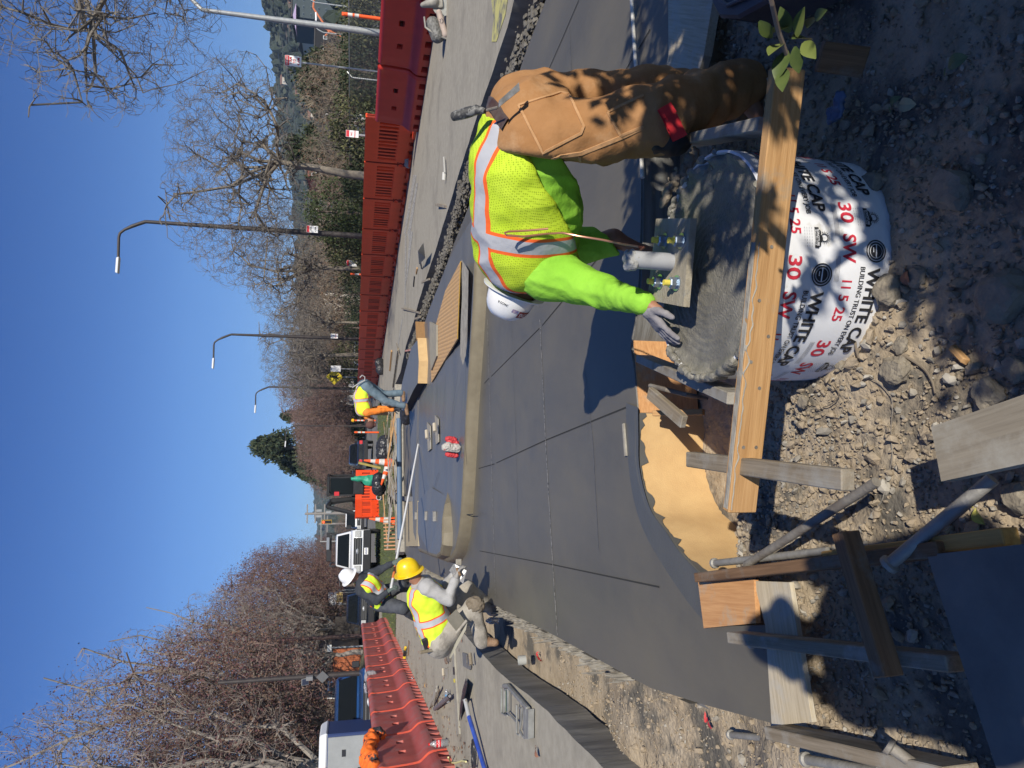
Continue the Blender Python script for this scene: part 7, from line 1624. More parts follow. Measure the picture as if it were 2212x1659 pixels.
# ---------------------------------------------------------------- buildings on the left
grass2 = M('bank_grass', (.10, .10, .045), .95, col2=(.17, .155, .10), vs=2)
mb = MB(); mb.grid(lambda a, b: (-14.6-9*a-(.0+60*b)*.236+6, 18+72*b, -.02+1.0*ss(.05, .4, a)), 12, 20); structure(mb.build('bank', grass2, smooth=True, fixn=False))
def house(label, u, D, w_, d_, h, wallm, roofm, rz=0, z=0, roof_h=1.6, wins=(), name='house', cat='house', winm=None, group=None, flat=False):
    t = thing(name, label, cat, up_at(u, D, z), rz, group); mb = MB(); mb.box((0, 0, h/2), (w_, d_, h)); mb.build('wall', wallm, t, world=False)
    mb = MB(); o_ = .3
    if flat: mb.box((0, 0, h+.12), (w_+.3, d_+.3, .24))
    else:
        a = [(-w_/2-o_, -d_/2-o_, h), (w_/2+o_, -d_/2-o_, h), (w_/2+o_, d_/2+o_, h), (-w_/2-o_, d_/2+o_, h), (-w_/2-o_, 0, h+roof_h), (w_/2+o_, 0, h+roof_h)]
        mb.add(a, [(0, 1, 5, 4), (2, 3, 4, 5), (0, 4, 3), (1, 2, 5), (0, 3, 2, 1)])
    mb.build('roof', roofm, t, world=False)
    for (x, z_, ww, wh) in wins:
        mb = MB(); mb.box((x, -d_/2-.03, z_), (ww, .08, wh)); f = mb.build('window', winm or white, t, world=False); mb = MB(); mb.box((x, -d_/2-.075, z_), (ww*.78, .02, wh*.78)); mb.build('pane', M('window_glass', (.04, .05, .06), .1), f, world=False)
    return t
shing = M('brown_shingles', (.10, .075, .055), .9, col2=(.15, .115, .085), vs=6, bump=.5, bs=30); slate = M('dark_roof', (.07, .065, .06), .9)
house('brown shingled house behind the blue vehicle', 150, 46, 8, 6, 5.2, shing, slate, .2, 1.0, 1.6, [(1.8, 3.6, 1.1, 1.3), (-1.5, 3.6, 1.0, 1.3), (1.5, 1.2, 1.0, 1.2)])
house('tan house with pale bay window left of the brown pole', 262, 62, 7, 6, 4.2, M('tan_wall', (.26, .185, .12), .9, col2=(.20, .14, .09), vs=9), slate, .1, 1.0, 1.8, [(0, 2.9, 2.2, 1.6), (-2.4, 2.6, 1, 1.2)])
house('dark house with white trims right of the brown pole', 318, 74, 8, 6, 4.0, M('dark_wall', (.06, .055, .055), .9), slate, -.1, 1.0, 1.6, [(-2.6, 2.6, 1.4, 1.6), (0, 2.6, 1.4, 1.6), (2.6, 2.6, 1.4, 1.6)])
house('grey house behind the portable toilet', 40, 50, 9, 6, 4.6, M('grey_wall', (.16, .15, .14), .9, col2=(.11, .10, .095), vs=4), slate, .1, 1.0, 1.6, [(-2.6, 3.1, 1.2, 1.4), (0, 3.1, 1.2, 1.4), (2.6, 3.1, 1.2, 1.4)])
t = thing('wooden_fence', 'orange-red board fence left of the blue vehicle', 'fence', up_at(222, 42, .9)); mb = MB()
for i in range(16): mb.box((-.9+.135*i*1.0, 0, .75), (.125, .03, 1.5))
mb.build('fence_boards', M('red_stained_wood', (.42, .13, .05), .7, col2=(.34, .10, .04), vs=7), t, world=False); mb = MB(); mb.box((.1, .04, 1.55), (2.3, .12, .06)); mb.build('fence_rail', M('red_stained_wood', (.4, .1, .05)), t, world=False)
t = thing('wooden_fence', 'dark grey board fence left of the brown pole', 'fence', up_at(275, 46, .9)); mb = MB()
for i in range(26): mb.box((-1.8+.14*i, 0, .8), (.132, .03, 1.6))
mb.build('fence_boards', M('black_fence_wood', (.05, .042, .038), .8), t, world=False)
t = thing('poster_board', 'white and yellow poster board between the trees left of the white pickup', 'poster', up_at(371, 62, .6)); mb = MB(); mb.box((0, 0, 2.3), (1.15, .05, 1.1)); s = mb.build('board', white, t, world=False); mb = MB(); mb.box((.1, -.04, 1.9), (.85, .02, .5)); mb.build('yellow_picture', M('poster_yellow', (.65, .42, .08), .6, col2=(.75, .6, .3), vs=6), s, world=False)
mb = MB(); mb.box((-.5, 0, .9), (.06, .06, 1.8)); mb.build('leg', galv, t, world=False); mb = MB(); mb.box((.5, 0, .9), (.06, .06, 1.8)); mb.build('leg', galv, t, world=False)
sign('slim steel post with small white sign left of the brown pole', 268, 30, 2.45, .28, .18, [], name='small_sign')
# portable toilet
t = thing('portable_toilet', 'grey portable toilet with blue side and white roof behind the left barriers', 'portable toilet', up_at(57, 20.4, 0), .15)
gp = M('toilet_grey', (.30, .31, .31), .5, col2=(.26, .27, .27), vs=3); bp_ = M('toilet_blue', (.03, .05, .14), .5)
mb = MB(); mb.box((0, 0, 1.1), (1.12, 1.15, 2.0)); mb.build('cabin', bp_, t, world=False, bevel=.03)
mb = MB(); mb.box((-.02, -.585, 1.1), (1.0, .04, 1.9)); dr = mb.build('door', gp, t, world=False, bevel=.01); mb = MB(); mb.box((.05, -.615, 1.62), (.18, .02, .10)); mb.build('door_vent', plb, dr, world=False); mb = MB(); mb.box((-.38, -.62, 1.15), (.05, .04, .16)); mb.build('handle', plb, dr, world=False)
for k_ in range(3): mb = MB(); mb.box((.12+k_*.07, -.612, .75), (.012, .012, .75), (0, .6, 0)); mb.build('door_ridge', M('ridge_grey', (.2, .21, .21), .5), dr, world=False)
mb = MB(); mb.box((0, 0, 2.18), (1.2, 1.22, .22), taper=(.86, .86)); mb.build('roof', M('white_roof', (.62, .63, .64), .5), t, world=False, bevel=.04)
mb = MB(); mb.box((-.35, -.66, 2.16), (.14, .02, .12)); mb.build('red_badge', redi, t, world=False)
# ---------------------------------------------------------------- vehicles
glass = M('car_glass', (.008, .010, .011), .12, spec=.22); tyre = M('tyre', (.02, .02, .02), .8); rim = M('rim', (.35, .35, .36), .3, metal=.7); blackp = M('black_trim', (.02, .02, .022), .4)
lens = M('headlight_lens', (.55, .56, .56), .1, col2=(.3, .3, .3), vs=30)
def vehicle(name, label, cat, loc, rz, W, prof, cab, paint, nose=0, grille=None, bumper=None, plate=None, rear=False, hood_z=1.0):
    """front faces local -y; prof: (y, z) outline of the lower body; cab: (y, z) outline of the cabin"""
    t = thing(name, label, cat, loc, rz)
    def ext(mb, P, w0, w1=None):
        n = len(P); zs = [p[1] for p in P]; zl, zh = min(zs), max(zs); w1 = w0 if w1 is None else w1
        wd = lambda z: (w0+(w1-w0)*(z-zl)/(zh-zl))/2
        vs = [(-wd(z), y, z) for y, z in P]+[(wd(z), y, z) for y, z in P]
        mb.add(vs, [tuple(range(n)), tuple(range(2*n-1, n-1, -1))]+[(i, (i+1) % n, n+(i+1) % n, n+i) for i in range(n)])
    mb = MB(); ext(mb, prof, W, W*.97); body = mb.build('body', paint, t, world=False, bevel=.05, smooth=True)
    mb = MB(); ext(mb, cab, W*.93, W*.76); mb.build('cabin', paint, t, world=False, bevel=.04, smooth=True)
    # windscreen, rear window, side windows laid just proud of the cabin
    zl, zh = min(p[1] for p in cab), max(p[1] for p in cab); wd = lambda z: (W*.93+(W*.76-W*.93)*(z-zl)/(zh-zl))/2
    def pane(nm, a, b, f0=.12, f1=.90, side=0):
        q = []
        for f, z_ in ((f0, 0), (f1, 1)):
            y = a[0]+(b[0]-a[0])*f; z = a[1]+(b[1]-a[1])*f; q.append((y, z))
        w0, w1 = wd(q[0][1])*.90, wd(q[1][1])*.88; o_ = -.022 if a[0] < 0 and side == 0 else .022
        mb = MB(); mb.add([(-w0, q[0][0]+o_, q[0][1]+.012), (w0, q[0][0]+o_, q[0][1]+.012), (w1, q[1][0]+o_, q[1][1]+.012), (-w1, q[1][0]+o_, q[1][1]+.012)], [(0, 1, 2, 3)]); return mb.build(nm, glass, t, world=False)
    pane('windscreen', cab[0], cab[1]); n = len(cab); pane('rear_window', cab[n-1], cab[n-2], side=1)
    for s_ in (-1, 1):
        y0, y1 = cab[1][0]+.12, cab[-2][0]-.12; zc0, zc1 = zl+.12, zh-.10; ym = (y0+y1)/2
        for ya, yb in ((y0-.25, ym-.05), (ym+.05, y1+.1)):
            mb = MB(); mb.add([(s_*(wd(zc0)+.015), ya, zc0), (s_*(wd(zc0)+.015), yb, zc0), (s_*(wd(zc1)+.012), yb-.05, zc1), (s_*(wd(zc1)+.012), max(ya+.25, y0), zc1)], [(0, 1, 2, 3)]); mb.build('side_window', glass, t, world=False)
        mb = MB(); mb.box((s_*(W/2+.14), cab[0][0]+.25, zl+.12), (.20, .10, .22)); mb.build('mirror', blackp, t, world=False, bevel=.02)
    ys = [p[0] for p in prof]; y0, y1 = min(ys), max(ys); R_ = .37 if W > 1.9 else .33
    for s_ in (-1, 1):
        for yy in (y0+.85, y1-.95):
            M_ = Matrix.Translation((s_*(W/2-.10), yy, R_)) @ Matrix.Rotation(s_*math.pi/2, 4, 'Y'); e = thing_child('wheel', t)
            mb = MB(); mb.lathe([(R_*.6, -.1), (R_*.96, -.11), (R_, -.07), (R_, .07), (R_*.96, .11), (R_*.6, .1)], 24, M_); mb.build('tyre', tyre, e, world=False, smooth=True)
            mb = MB(); mb.lathe([(0, .07), (R_*.2, .09), (R_*.55, .06), (R_*.62, .10)], 10, M_); mb.build('rim', rim, e, world=False)
    zt = hood_z
    for s_ in (-1, 1): mb = MB(); mb.box((s_*(W/2-.20), y0-.01, zt-.22), (.30, .08, .26)); mb.build('headlight' if not rear else 'tail_light', lens if not rear else redi, t, world=False, bevel=.02)
    mb = MB(); mb.box((0, y0-.02, zt-.22), (W*.62, .06, .34)); g = mb.build('grille' if not rear else 'tailgate_panel', blackp if not rear else paint, t, world=False, bevel=.01)
    if not rear:
        for k_ in range(3): mb = MB(); mb.box((0, y0-.055, zt-.33+k_*.10), (W*.58, .02, .022)); mb.build('grille_bar', M('grille_grey', (.14, .14, .14), .4), g, world=False)
        mb = MB(); mb.lathe([(0, .02), (.13, .01), (.14, 0)], 20, Matrix.Translation((0, y0-.06, zt-.22)) @ Matrix.Rotation(math.pi/2, 4, 'X') @ Matrix.Scale(.45, 4, (0, 1, 0))); mb.build('oval_badge', rim, g, world=False)
    mb = MB(); mb.box((0, y0-.06, zt-.62), (W*.98, .22, .34)); bm_ = mb.build('bumper', bumper or blackp, t, world=False, bevel=.04)
    if plate:
        mb = MB(); mb.box((0, y0-.19, zt-.58), (.32, .02, .17)); pl_ = mb.build('licence_plate', white, t, world=False); mb = MB(); flat_text(mb, plate, (0, y0-.205, zt-.62), (1, 0, 0), (0, 0, 1), .11, bold=.02); mb.build('plate_number', M('plate_ink', (.03, .05, .2), .5), pl_, world=False, fixn=False)
    return t
def thing_child(name, t):
    o = bpy.data.objects.new(name, None); C.objects.link(o); o.parent = t; KIDS.setdefault(t.name, []).append(o); o.empty_display_size = .1; return o
wpt = M('white_paint', (.72, .73, .74), .2, coat=.6, col2=(.68, .69, .70), vs=3); bpt = M('blue_paint', (.02, .07, .20), .2, metal=.3, coat=.8, col2=(.025, .08, .22), vs=3); npt = M('navy_paint', (.012, .02, .04), .2, coat=.8); kpt = M('black_paint', (.015, .016, .018), .25, coat=.6)
pk = [(-2.8, .45), (-2.82, 1.0), (-2.72, 1.22), (-1.55, 1.32), (3.0, 1.32), (3.0, .45)]; pc = [(-1.55, 1.28), (-.75, 1.93), (.1, 1.98), (1.15, 1.93), (1.30, 1.28)]
street_lamp('small street lamp showing its head among the left trees', 325, 62, 10.2, .9, darkpole, .09, side=1)
tv = vehicle('pickup_truck', 'white pickup truck with rack, black grille and black bumper, facing the camera', 'pickup truck', up_at(473, 41, 0), .20, 2.08, pk, pc, wpt, plate='14N5N1', hood_z=1.22)
tv.scale = (1.08, 1.08, 1.24)
for s_ in (-1, 1): mb = MB(); mb.tube([(s_*.8, -.5, 1.95), (s_*.8, -.5, 2.2), (s_*.8, 2.9, 2.25), (s_*.8, 2.9, 1.3)], .04, 8); mb.build('rack_rail', blackp, tv, world=False)
mb = MB(); mb.box((.15, .3, 2.28), (1.5, .12, .22)); mb.build('light_bar', blackp, tv, world=False, bevel=.02); mb = MB(); mb.box((.35, -.2, 2.32), (.62, .4, .12)); mb.build('rack_box', rim, tv, world=False)
sv = [(-2.3, .35), (-2.35, .8), (-2.2, 1.02), (-1.1, 1.12), (2.3, 1.15), (2.4, .8), (2.35, .35)]; svc = [(-1.25, 1.08), (-.45, 1.72), (.6, 1.80), (1.8, 1.74), (2.25, 1.12)]
vehicle('blue_suv', 'bright blue vehicle parked nose-on behind the left barriers', 'SUV', up_at(150, 23.3, 0), .42, 1.95, sv, svc, bpt, hood_z=1.05).scale = (1, 1, 1.1)
vehicle('parked_car', 'dark blue car behind the left barriers, left of the white-hatted worker', 'car', up_at(348, 41, 0), .3, 1.9, sv, svc, npt, hood_z=1.05)
vehicle('pickup_truck', 'black pickup truck seen from behind on the far road', 'pickup truck', up_at(672, 62, 0), .2, 2.0, pk, pc, kpt, rear=True, hood_z=1.22)
vehicle('work_van', 'white vehicle far up the street just right of the white pickup', 'van', up_at(536, 78, 0), .2, 2.1, [(-2.6, .4), (-2.6, 1.2), (2.6, 1.2), (2.6, .4)], [(-2.5, 1.15), (-2.0, 2.3), (2.0, 2.3), (2.5, 2.2), (2.55, 1.15)], wpt, hood_z=1.15)
vehicle('parked_car', 'white car beyond the fence behind the middle barricades', 'car', up_at(905, 72, 0), .9, 1.9, sv, svc, wpt, hood_z=1.05)
vehicle('parked_car', 'pale car beyond the fence below the pedestrian warning sign', 'car', up_at(812, 80, 0), .9, 1.9, sv, svc, M('silver_paint', (.5, .51, .52), .25, metal=.4), hood_z=1.05)
vehicle('parked_car', 'dark car beyond the fence left of the second lamp', 'car', up_at(862, 74, 0), .9, 1.9, sv, svc, kpt, hood_z=1.05)
# excavator
t = thing('excavator', 'black mini excavator behind the orange barricade, boom folded to the left', 'excavator', up_at(600, 46, 0)); kx = M('excavator_black', (.02, .021, .023), .4, col2=(.035, .035, .036), vs=4); q = MB()
for nm, c_, s_ in [('track', (-.65, 0, .3), (.42, 2.2, .6)), ('track', (.75, 0, .3), (.42, 2.2, .6)), ('engine_housing', (.1, .6, 1.25), (1.9, 1.6, .8)), ('cab_base', (.35, -.5, 1.2), (1.1, 1.2, .7))]:
    mb = MB(); mb.box(c_, s_); mb.build(nm, kx, t, world=False, bevel=.08)
mb = MB()
for x in (-.2, .9):
    for y in (-1.05, .1): mb.box((x, y, 2.25), (.08, .08, 1.6))
mb.box((.35, -.48, 3.08), (1.25, 1.3, .14)); mb.box((.35, -.48, 2.5), (1.15, .05, .06)); mb.build('cab_frame', kx, t, world=False); mb = MB(); mb.box((.35, -.48, 2.2), (1.06, 1.1, 1.5)); mb.build('cab_glass', glass, t, world=False)
mb = MB(); mb.tube([(-.5, -.6, 1.2), (-.65, -.8, 2.9), (-.9, -1.2, 3.1)], [.16, .2, .14], 6); mb.build('boom', kx, t, world=False); mb = MB(); mb.tube([(-.9, -1.2, 3.1), (-1.3, -1.4, 1.5), (-1.5, -1.3, .5)], [.14, .14, .10], 6); mb.build('stick', kx, t, world=False); mb = MB(); mb.box((-1.5, -1.3, .35), (.6, .5, .5), (.4, 0, 0), taper=(.6, .8)); mb.build('bucket', kx, t, world=False)
mb = MB(); mb.box((-.1, -1.12, 2.55), (.25, .03, .3)); mb.build('red_badge', redi, t, world=False)
o = tag(blob('tarp_heap', [('e', tuple(up_at(622, 44, .95)), (.18, .2, .75)), ('e', tuple(up_at(618, 44, .5)), (.34, .3, .5))], M('green_tarp', (.03, .30, .19), .5), None, h=.05, amp=.05, freq=3), 'bright green tarp heap right of the excavator', 'tarp')
dup(pb_, up_at(563, 45, 0), 0.02, 'bright orange slotted barricade standing across the road before the excavator')['group'] = 'orange slotted barricades along the road end'
d2_ = dup(pb_, up_at(539, 41.5, 0), 1.15, 'orange slotted barricade turned sideways left of the excavator'); d2_['group'] = 'orange slotted barricades along the road end'; d2_.scale = (.8, 1, 1)
mb = MB(); mb.box((0, 0, 0), (.12, .2, 1.4)); o = put(tag(mb.build('yellow_wale', M('mustard_beam', (.42, .33, .09), .7, col2=(.3, .24, .08), vs=5)), 'mustard-yellow ribbed beam leaning right of the orange barricade', 'beam'), up_at(650, 41, .6)); o.rotation_euler = (.1, .25, 0)
# utility pole, traffic signals
t = thing('utility_pole', 'tall utility pole with crossarms and wires at the end of the street', 'utility pole', up_at(550, 130, 0)); pm_ = M('pole_wood', (.25, .23, .21), .8); mb = MB(); mb.tube([(0, 0, 0), (0, 0, 10)], [.28, .2], 8); mb.build('pole', pm_, t, world=False)
for z in (9.6, 8.2, 6.6): mb = MB(); mb.box((0, 0, z), (3.4, .2, .22)); mb.build('crossarm', pm_, t, world=False)
for x, z in ((-.5, 7.6), (.5, 7.6), (.2, 5.9)): mb = MB(); mb.lathe([(0, -.5), (.3, -.5), (.3, .4), (0, .5)], 10, Matrix.Translation((x, 0, z))); mb.build('transformer', galv, t, world=False)
t = thing('utility_pole', 'smaller wooden utility pole left of the tall one', 'utility pole', up_at(528, 150, 0)); mb = MB(); mb.tube([(0, 0, 0), (0, 0, 8.5)], .2, 8); mb.build('pole', pm_, t, world=False); mb = MB(); mb.box((0, 0, 8), (4, .2, .2)); mb.build('crossarm', pm_, t, world=False); mb = MB(); mb.box((0, 0, 6.8), (3.4, .2, .2)); mb.build('crossarm', pm_, t, world=False)
def signal(label, u, D, z, arm, yel_=False, sz=1.0):
    t = thing('traffic_signal', label, 'traffic light', up_at(u, D, 0)); mb = MB(); mb.tube([(arm, 0, 0), (arm, 0, z+.6)], .06, 8); mb.build('pole', galv, t, world=False); mb = MB(); mb.tube([(arm, 0, z+.5), (0, 0, z+.55)], .04, 8); mb.build('mast_arm', galv, t, world=False)
    mb = MB(); mb.box((0, -.1, z), (.40*sz, .25, 1.1*sz)); h_ = mb.build('signal_housing', M('signal_yellow', (.55, .32, .03), .5), t, world=False); mb = MB(); mb.box((0, -.24, z), (.32*sz, .03, 1.0*sz)); mb.build('face_plate', plb, h_, world=False)
    mb = MB(); mb.lathe([(0, .03), (.13*sz, 0)], 14, Matrix.Translation((0, -.27, z+.32*sz)) @ Matrix.Rotation(math.pi/2, 4, 'X')); mb.build('red_lamp', M('red_lamp', (.8, .05, .02), .4, emis=(1, .08, .02, 2.0)), h_, world=False)
signal('traffic light with red lamp hanging left of the utility pole', 533, 72, 4.1, -2.0, sz=.9); signal('yellow traffic light beside the white-hatted worker\'s helmet', 420, 56, 1.9, -1.2, sz=.8)
# ---------------------------------------------------------------- hills, far wood, distant buildings
SK = [(200, 708), (479, 697), (592, 688), (800, 672), (1000, 655), (1146, 650), (1235, 646), (1262, 640), (1300, 624), (1351, 619), (1454, 616), (1495, 609), (1545, 605), (1565, 597), (1610, 593), (1660, 597), (1900, 590)]
def vsky(u):
    for (a, b), (c, d) in zip(SK, SK[1:]):
        if u <= c: return b+(d-b)*max(0, (u-a))/(c-a)
    return SK[-1][1]
def hpos(u, f):
    """f 0..1 from the foot to the skyline"""
    Dt = 420+max(0, 1659-u)*.75; D0 = 120+.06*max(0, 1659-u); D = D0+(Dt-D0)*f; hz = 769.6+.022*(u-829.5)
    v = hz-2+(vsky(u)+5-hz)*(f**1.0)*1.0; z = 1.5+(hz-v)/1500*D*.985; return Vector(((u-829.0)/1500*D, D, max(z, -.3)))
hm = M('hill_ground', (.045, .05, .03), .95, col2=(.09, .085, .055), vs=.03)
mb = MB(); mb.grid(lambda a, b: hpos(150+1900*a, b), 120, 24); mb.add([hpos(150+1900*i/40, 1) for i in range(41)]+[hpos(150+1900*i/40, 1)+Vector((0, 150, -120)) for i in range(41)], [(i, i+1, 42+i, 41+i) for i in range(40)]); structure(mb.build('hill', hm, fixn=False))
rnd = random.Random(5); mb = MB(); fm = [M('far_wood_dark', (.035, .048, .036), .95), M('far_wood_mid', (.06, .07, .048), .95), M('far_wood_brown', (.10, .085, .065), .95)]
lp = [rock_mesh(90+i, 1, .5) for i in range(6)]
for i in range(9000):
    u = rnd.uniform(200, 1850); f = rnd.random()**.8
    if i % 3 == 0: u = rnd.uniform(1150, 1750)
    p = hpos(u, min(1, f)); s = rnd.uniform(1.6, 4.2)*(.6+p.y/700)
    if noise.noise(Vector((u*.02, f*6, 2))) > .22 and f < .9: continue
    vs, fs = lp[rnd.randrange(6)]; m_ = rnd.choice([0, 0, 1, 1, 2]); tall = rnd.random() < .10
    a, c_ = (s*.7, s*1.7) if tall else (s*1.2, s)
    mb.add([(v.x*a*(1.25-.9*max(0, v.z) if tall else 1)+p.x, v.y*a*(1.25-.9*max(0, v.z) if tall else 1)+p.y, v.z*c_+p.z+c_*.5) for v in vs], fs, 0 if tall else m_)
tag(mb.build('far_wood', fm, fixn=False), kind='stuff')
cream = M('cream_wall', (.55, .50, .42), .9); palew = M('pale_wall', (.62, .61, .58), .9); roofr = M('red_brown_roof', (.20, .11, .08), .9)
h0 = None; grp = 'small houses on the wooded hillside'
for i in range(46):
    u = rnd.uniform(1180, 1655) if i < 34 else rnd.uniform(480, 900); f = rnd.uniform(.25, .93); p = hpos(u, f); sc_ = rnd.uniform(.45, .8)
    if h0 is None:
        h0 = house('small pale house half hidden by trees on the far hillside', 800, 100, 9, 7, 5, cream, roofr, 0, 0, 2, [(-2.5, 3, 1.5, 1.6), (2.5, 3, 1.5, 1.6)], name='hillside_house', group=grp); h0.location = p+Vector((0, -2, 1.5)); h0.scale = (sc_,)*3
    else: dup(h0, p+Vector((0, -2, 1.5)), rnd.uniform(-.6, .6), None, grp, scale=sc_)
def block(label, u0, u1, v0, v1, D, mat, dep=12, rows=(), winm=None, flat=True, rz=0, wall_extra=None):
    hz = 769.6+.022*((u0+u1)/2-829.5); z0 = 1.5+(hz-v1)/1500*D; z1 = 1.5+(hz-v0)/1500*D; w_ = (u1-u0)/1500*D; z0 -= 3
    wins = [(-w_/2+w_*(i+.5)/nx, (j+.5)/ny*(z1-z0-3)+3-.0, w_/nx*wf, (z1-z0-3)/ny*hf) for nx, ny, wf, hf in rows for i in range(nx) for j in range(ny)]
    return house(label, (u0+u1)/2, D, w_, dep, z1-z0, mat, slate, rz, z0, 1, wins, name='apartment_block', cat='building', winm=winm, flat=flat)
block('dark purple apartment block at the top right of the hillside foot', 1620, 1700, 643, 716, 170, M('plum_wall', (.045, .025, .032), .7, col2=(.06, .035, .04), vs=.5), rows=[(5, 4, .5, .5)])
block('dark teal block with lilac gable between plum block and pale pole', 1550, 1606, 646, 718, 165, M('teal_wall', (.05, .07, .078), .7), rows=[(4, 5, .45, .22)], winm=M('dim_frame', (.13, .16, .18), .4))
block('near-black shed left of the teal block', 1480, 1550, 690, 728, 160, M('black_shed_wall', (.015, .015, .018), .8), rows=[(3, 1, .3, .2)])
block('cream gabled pair of houses above the black shed', 1515, 1546, 662, 686, 190, cream, rows=[(3, 1, .5, .4)], flat=False)
block('red building with white trim behind the twisting trunk', 1225, 1278, 676, 706, 105, M('brick_red_wall', (.33, .06, .045), .8), rows=[(4, 1, .5, .45)])
block('pale building glimpsed behind the thicket', 1330, 1356, 706, 740, 90, palew, rows=[(3, 2, .4, .4)])
block('cream building behind the trees above the fence, left of the second lamp', 960, 1000, 705, 745, 100, cream, rows=[(3, 2, .5, .4)])
block('long pale building at the street end behind the cars', 780, 850, 738, 758, 110, palew, rows=[(6, 1, .5, .5)])
mb = MB(); p0 = up_at(1548, 164, 17.0); P_g = [up_at(1549, 158, 1.5+(785-648)/1500*158), up_at(1580, 158, 1.5+(785-641)/1500*158), up_at(1606, 158, 1.5+(785-647)/1500*158)]; mb.add(P_g+[p+Vector((0, 3, 0)) for p in P_g], [(0, 1, 2), (3, 4, 5), (0, 1, 4, 3), (1, 2, 5, 4)]); tag(mb.build('lilac_gable', M('lilac_wall', (.42, .33, .5), .7)), 'lilac and white gable on top of the teal block', 'gable')
t = thing('crane_frame', 'orange steel frame with legs in front of the dark blocks', 'frame', up_at(1600, 120, 3)); ox = M('orange_steel', (.60, .17, .07), .6)
for a, b in [((-4.5, 0, 1.5), (-3.0, 0, 5.2)), ((-3.6, 0, 4.2), (0, 0, 6.8)), ((0, 0, 6.8), (3.2, 0, 6.6)), ((-4.4, 0, 4.8), (-2.2, 0, 3.0))]: mb = MB(); mb.tube([a, b], .16, 6); mb.build('steel_beam', ox, t, world=False)
# ---------------------------------------------------------------- shrub beside the photographer (shade on the right, one twig in view)
lfm = [M('glossy_leaf', (.055, .085, .022), .5, col2=(.09, .12, .03), vs=30, spec=.3), M('glossy_leaf_light', (.13, .16, .04), .55, spec=.25)]
def leaf_geo(mb, p, d, n_, L_, m):
    s = d.cross(n_).normalized(); K = 8; vs = []; L_ *= .74
    for i in range(K+1):
        f = i/K; w2 = L_*.26*math.sin(math.pi*min(1, f*.92+.06)); c = p+d*(L_*f)-n_*(.12*L_*f*f); vs += [c+s*w2+n_*w2*.35, c, c-s*w2+n_*w2*.35]
    mb.add(vs, [(3*i+j, 3*i+3+j, 3*i+4+j, 3*i+1+j) for i in range(K) for j in (0, 1)], m)
t = thing('leafy_shrub', 'broad-leaved shrub beside the viewpoint shading the right side, one sunlit twig in view', 'shrub', (1.9, -.6, -.1))
rnd = random.Random(14); mb = MB(); ms = MB()
def branch(a, b, n, r, spread, Ls=(.05, .075), keep=lambda p: True):
    a = Vector(a); b = Vector(b); pts = [a.lerp(b, i/6)+Vector((rnd.gauss(0, .02), rnd.gauss(0, .02), rnd.gauss(0, .02)))*(0 < i < 6) for i in range(7)]; ms.tube(pts, [r*(1-.6*i/6) for i in range(7)], 6)
    for i in range(n):
        f = rnd.uniform(.15, 1.05); p = a.lerp(b, f)+Vector((rnd.gauss(0, spread), rnd.gauss(0, spread), rnd.gauss(0, spread)))
        if not keep(p): continue
        d = Vector((rnd.gauss(0, 1), rnd.gauss(0, 1), rnd.gauss(0, .7))).normalized(); nn = Vector((rnd.gauss(0, .5), rnd.gauss(0, .5), 1)); nn = (nn-d*nn.dot(d)).normalized(); leaf_geo(mb, p, d, nn, rnd.uniform(*Ls), 0 if rnd.random() < .8 else 1)
def outv(p):
    v = p-CAM; dc = v.dot(F0)
    if dc < .04: return True
    return abs(v.dot(RR)/dc) > .60 or abs(v.dot(UU)/dc) > .80
g0 = Vector((-.02, 1.36, 0)); gn = Vector((.766, -.643, 0)); nl = 0; tries = 0; cl2 = []
while nl < 62000 and tries < 500000:
    tries += 1; gx = rnd.uniform(-.4, 3.0); gy = rnd.uniform(.3, 3.4); dd_ = (Vector((gx, gy, 0))-g0).dot(gn)
    pr_ = 0 if dd_ < -.14 else (.06 if dd_ < -.02 else (.35 if dd_ < .10 else 1.0))
    cn = noise.noise(Vector((gx*5, gy*5, 3)))
    if gy > 2.3: pr_ *= .3 if gx < 1.5 else .7
    if cn < -.1 and (gy > 1.75 or dd_ < .12): pr_ *= .25
    if gx > .10+.07*math.sin(gy*9) and 2.12 < gy < 3.45 and cn > -.03: pr_ = max(pr_, .22 if gx < .75 else .16)
    if rnd.random() > pr_: continue
    zz_ = rnd.uniform(1.0, 2.35); p = Vector((gx, gy, -.1))+SUNV*((zz_+.1)/SUNV.z)
    if not outv(p): continue
    d = Vector((rnd.gauss(0, 1), rnd.gauss(0, 1), rnd.gauss(0, .6))).normalized(); nn = Vector((rnd.gauss(0, .5)+.2, rnd.gauss(0, .5)-.4, 1)); nn = (nn-d*nn.dot(d)).normalized(); s_ = d.cross(nn); L_ = rnd.uniform(.06, .10)*(1.45 if dd_ > .3 and gy < 2.2 else 1)
    mb.add([p, p+d*L_*.5+s_*L_*.25, p+d*L_, p+d*L_*.5-s_*L_*.25], [(0, 1, 2, 3)], 0 if rnd.random() < .8 else 1); nl += 1
    if nl % 500 == 0: cl2.append(p)
nl = 0
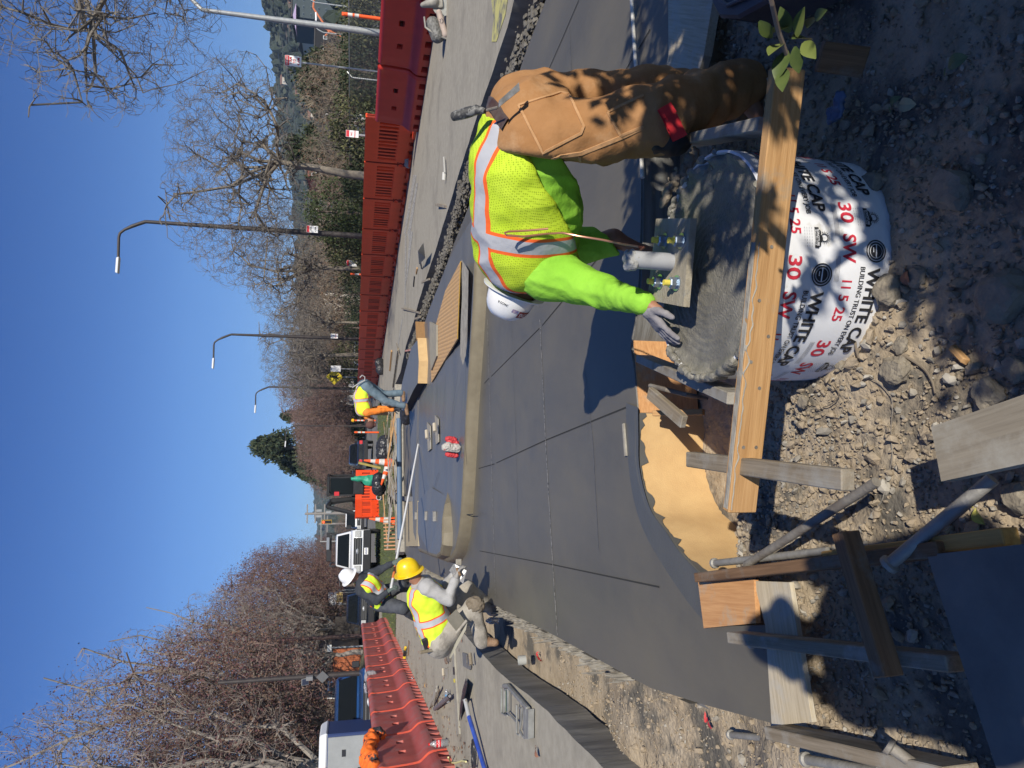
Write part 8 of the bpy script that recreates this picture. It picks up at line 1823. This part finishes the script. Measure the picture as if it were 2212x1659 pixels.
while nl < 16000:  # extra foliage out of view, added to block sky light from the right
    p = Vector((rnd.uniform(1.7, 3.4), rnd.uniform(-1.6, 1.1), rnd.uniform(.0, 2.2)))
    if p.y > .6: p.z = min(p.z, 2.4-1.0*(p.y-.6)); 
    if p.x < 1.75+.35*max(0, p.y) or not outv(p): continue
    d = Vector((rnd.gauss(0, 1), rnd.gauss(0, 1), rnd.gauss(0, .6))).normalized(); nn = Vector((rnd.gauss(0, 1), rnd.gauss(0, 1), .6)); nn = (nn-d*nn.dot(d)).normalized(); s_ = d.cross(nn); L_ = rnd.uniform(.07, .12)
    mb.add([p, p+d*L_*.5+s_*L_*.25, p+d*L_, p+d*L_*.5-s_*L_*.25], [(0, 1, 2, 3)], 0); nl += 1
for p in cl2:
    a = Vector((1.9, -.6, -.1)); ms.tube([a, a.lerp(p, .4)+Vector((rnd.gauss(0, .06), rnd.gauss(0, .06), .15)), p], [.02, .012, .004], 6)
tw = [AT(1650, -60, .95), AT(1668, 10, .98), AT(1682, 70, 1.02), AT(1700, 120, 1.05)]
ms.tube(tw, .004, 6); ms.tube([Vector((1.9, -.6, .2)), Vector((1.45, .2, .7)), tw[0]], .012, 6)
for (x, y, dx, dy, L_, m_) in [(1712, 85, 55, -8, .075, 0), (1690, 95, -45, 25, .07, 1), (1700, 110, -30, 70, .075, 0), (1722, 80, 10, -60, .065, 1), (1735, 92, 35, 45, .065, 1), (1706, 70, -20, -50, .06, 0), (1695, 150, -10, 60, .065, 0), (1718, 100, 5, 50, .06, 0), (1745, 60, 20, -45, .05, 0), (1700, 60, -70, 10, .06, 1), (1640, 45, 30, 40, .055, 0), (1760, 40, 30, -25, .05, 0)]:
    p = AT(x, y, 1.05); d = (AT(x+dx, y+dy, 1.05+rnd.uniform(-.05, .03))-p).normalized(); nn = Vector((rnd.uniform(-.3, .3), -.6, .8)); nn = (nn-d*nn.dot(d)).normalized(); leaf_geo(mb, p, d, nn, L_, m_)
ms.build('stems', bark2, t); mb.build('leaves', lfm, t, fixn=False, smooth=True)

# ---------------------------------------------------------------- haze over the far hills
hz_ = bpy.data.materials.new('haze_air'); hz_.use_nodes = True; nt = hz_.node_tree
for n_ in list(nt.nodes): nt.nodes.remove(n_)
vo_ = nt.nodes.new('ShaderNodeVolumePrincipled'); vo_.inputs['Color'].default_value = (.62, .78, 1.0, 1); vo_.inputs['Density'].default_value = .0002; vo_.inputs['Anisotropy'].default_value = .0
ou_ = nt.nodes.new('ShaderNodeOutputMaterial'); nt.links.new(vo_.outputs[0], ou_.inputs['Volume'])
mb = MB(); mb.box((0, 2000, 95), (6400, 4200, 195)); hb = mb.build('haze', hz_); tag(hb, kind='stuff')
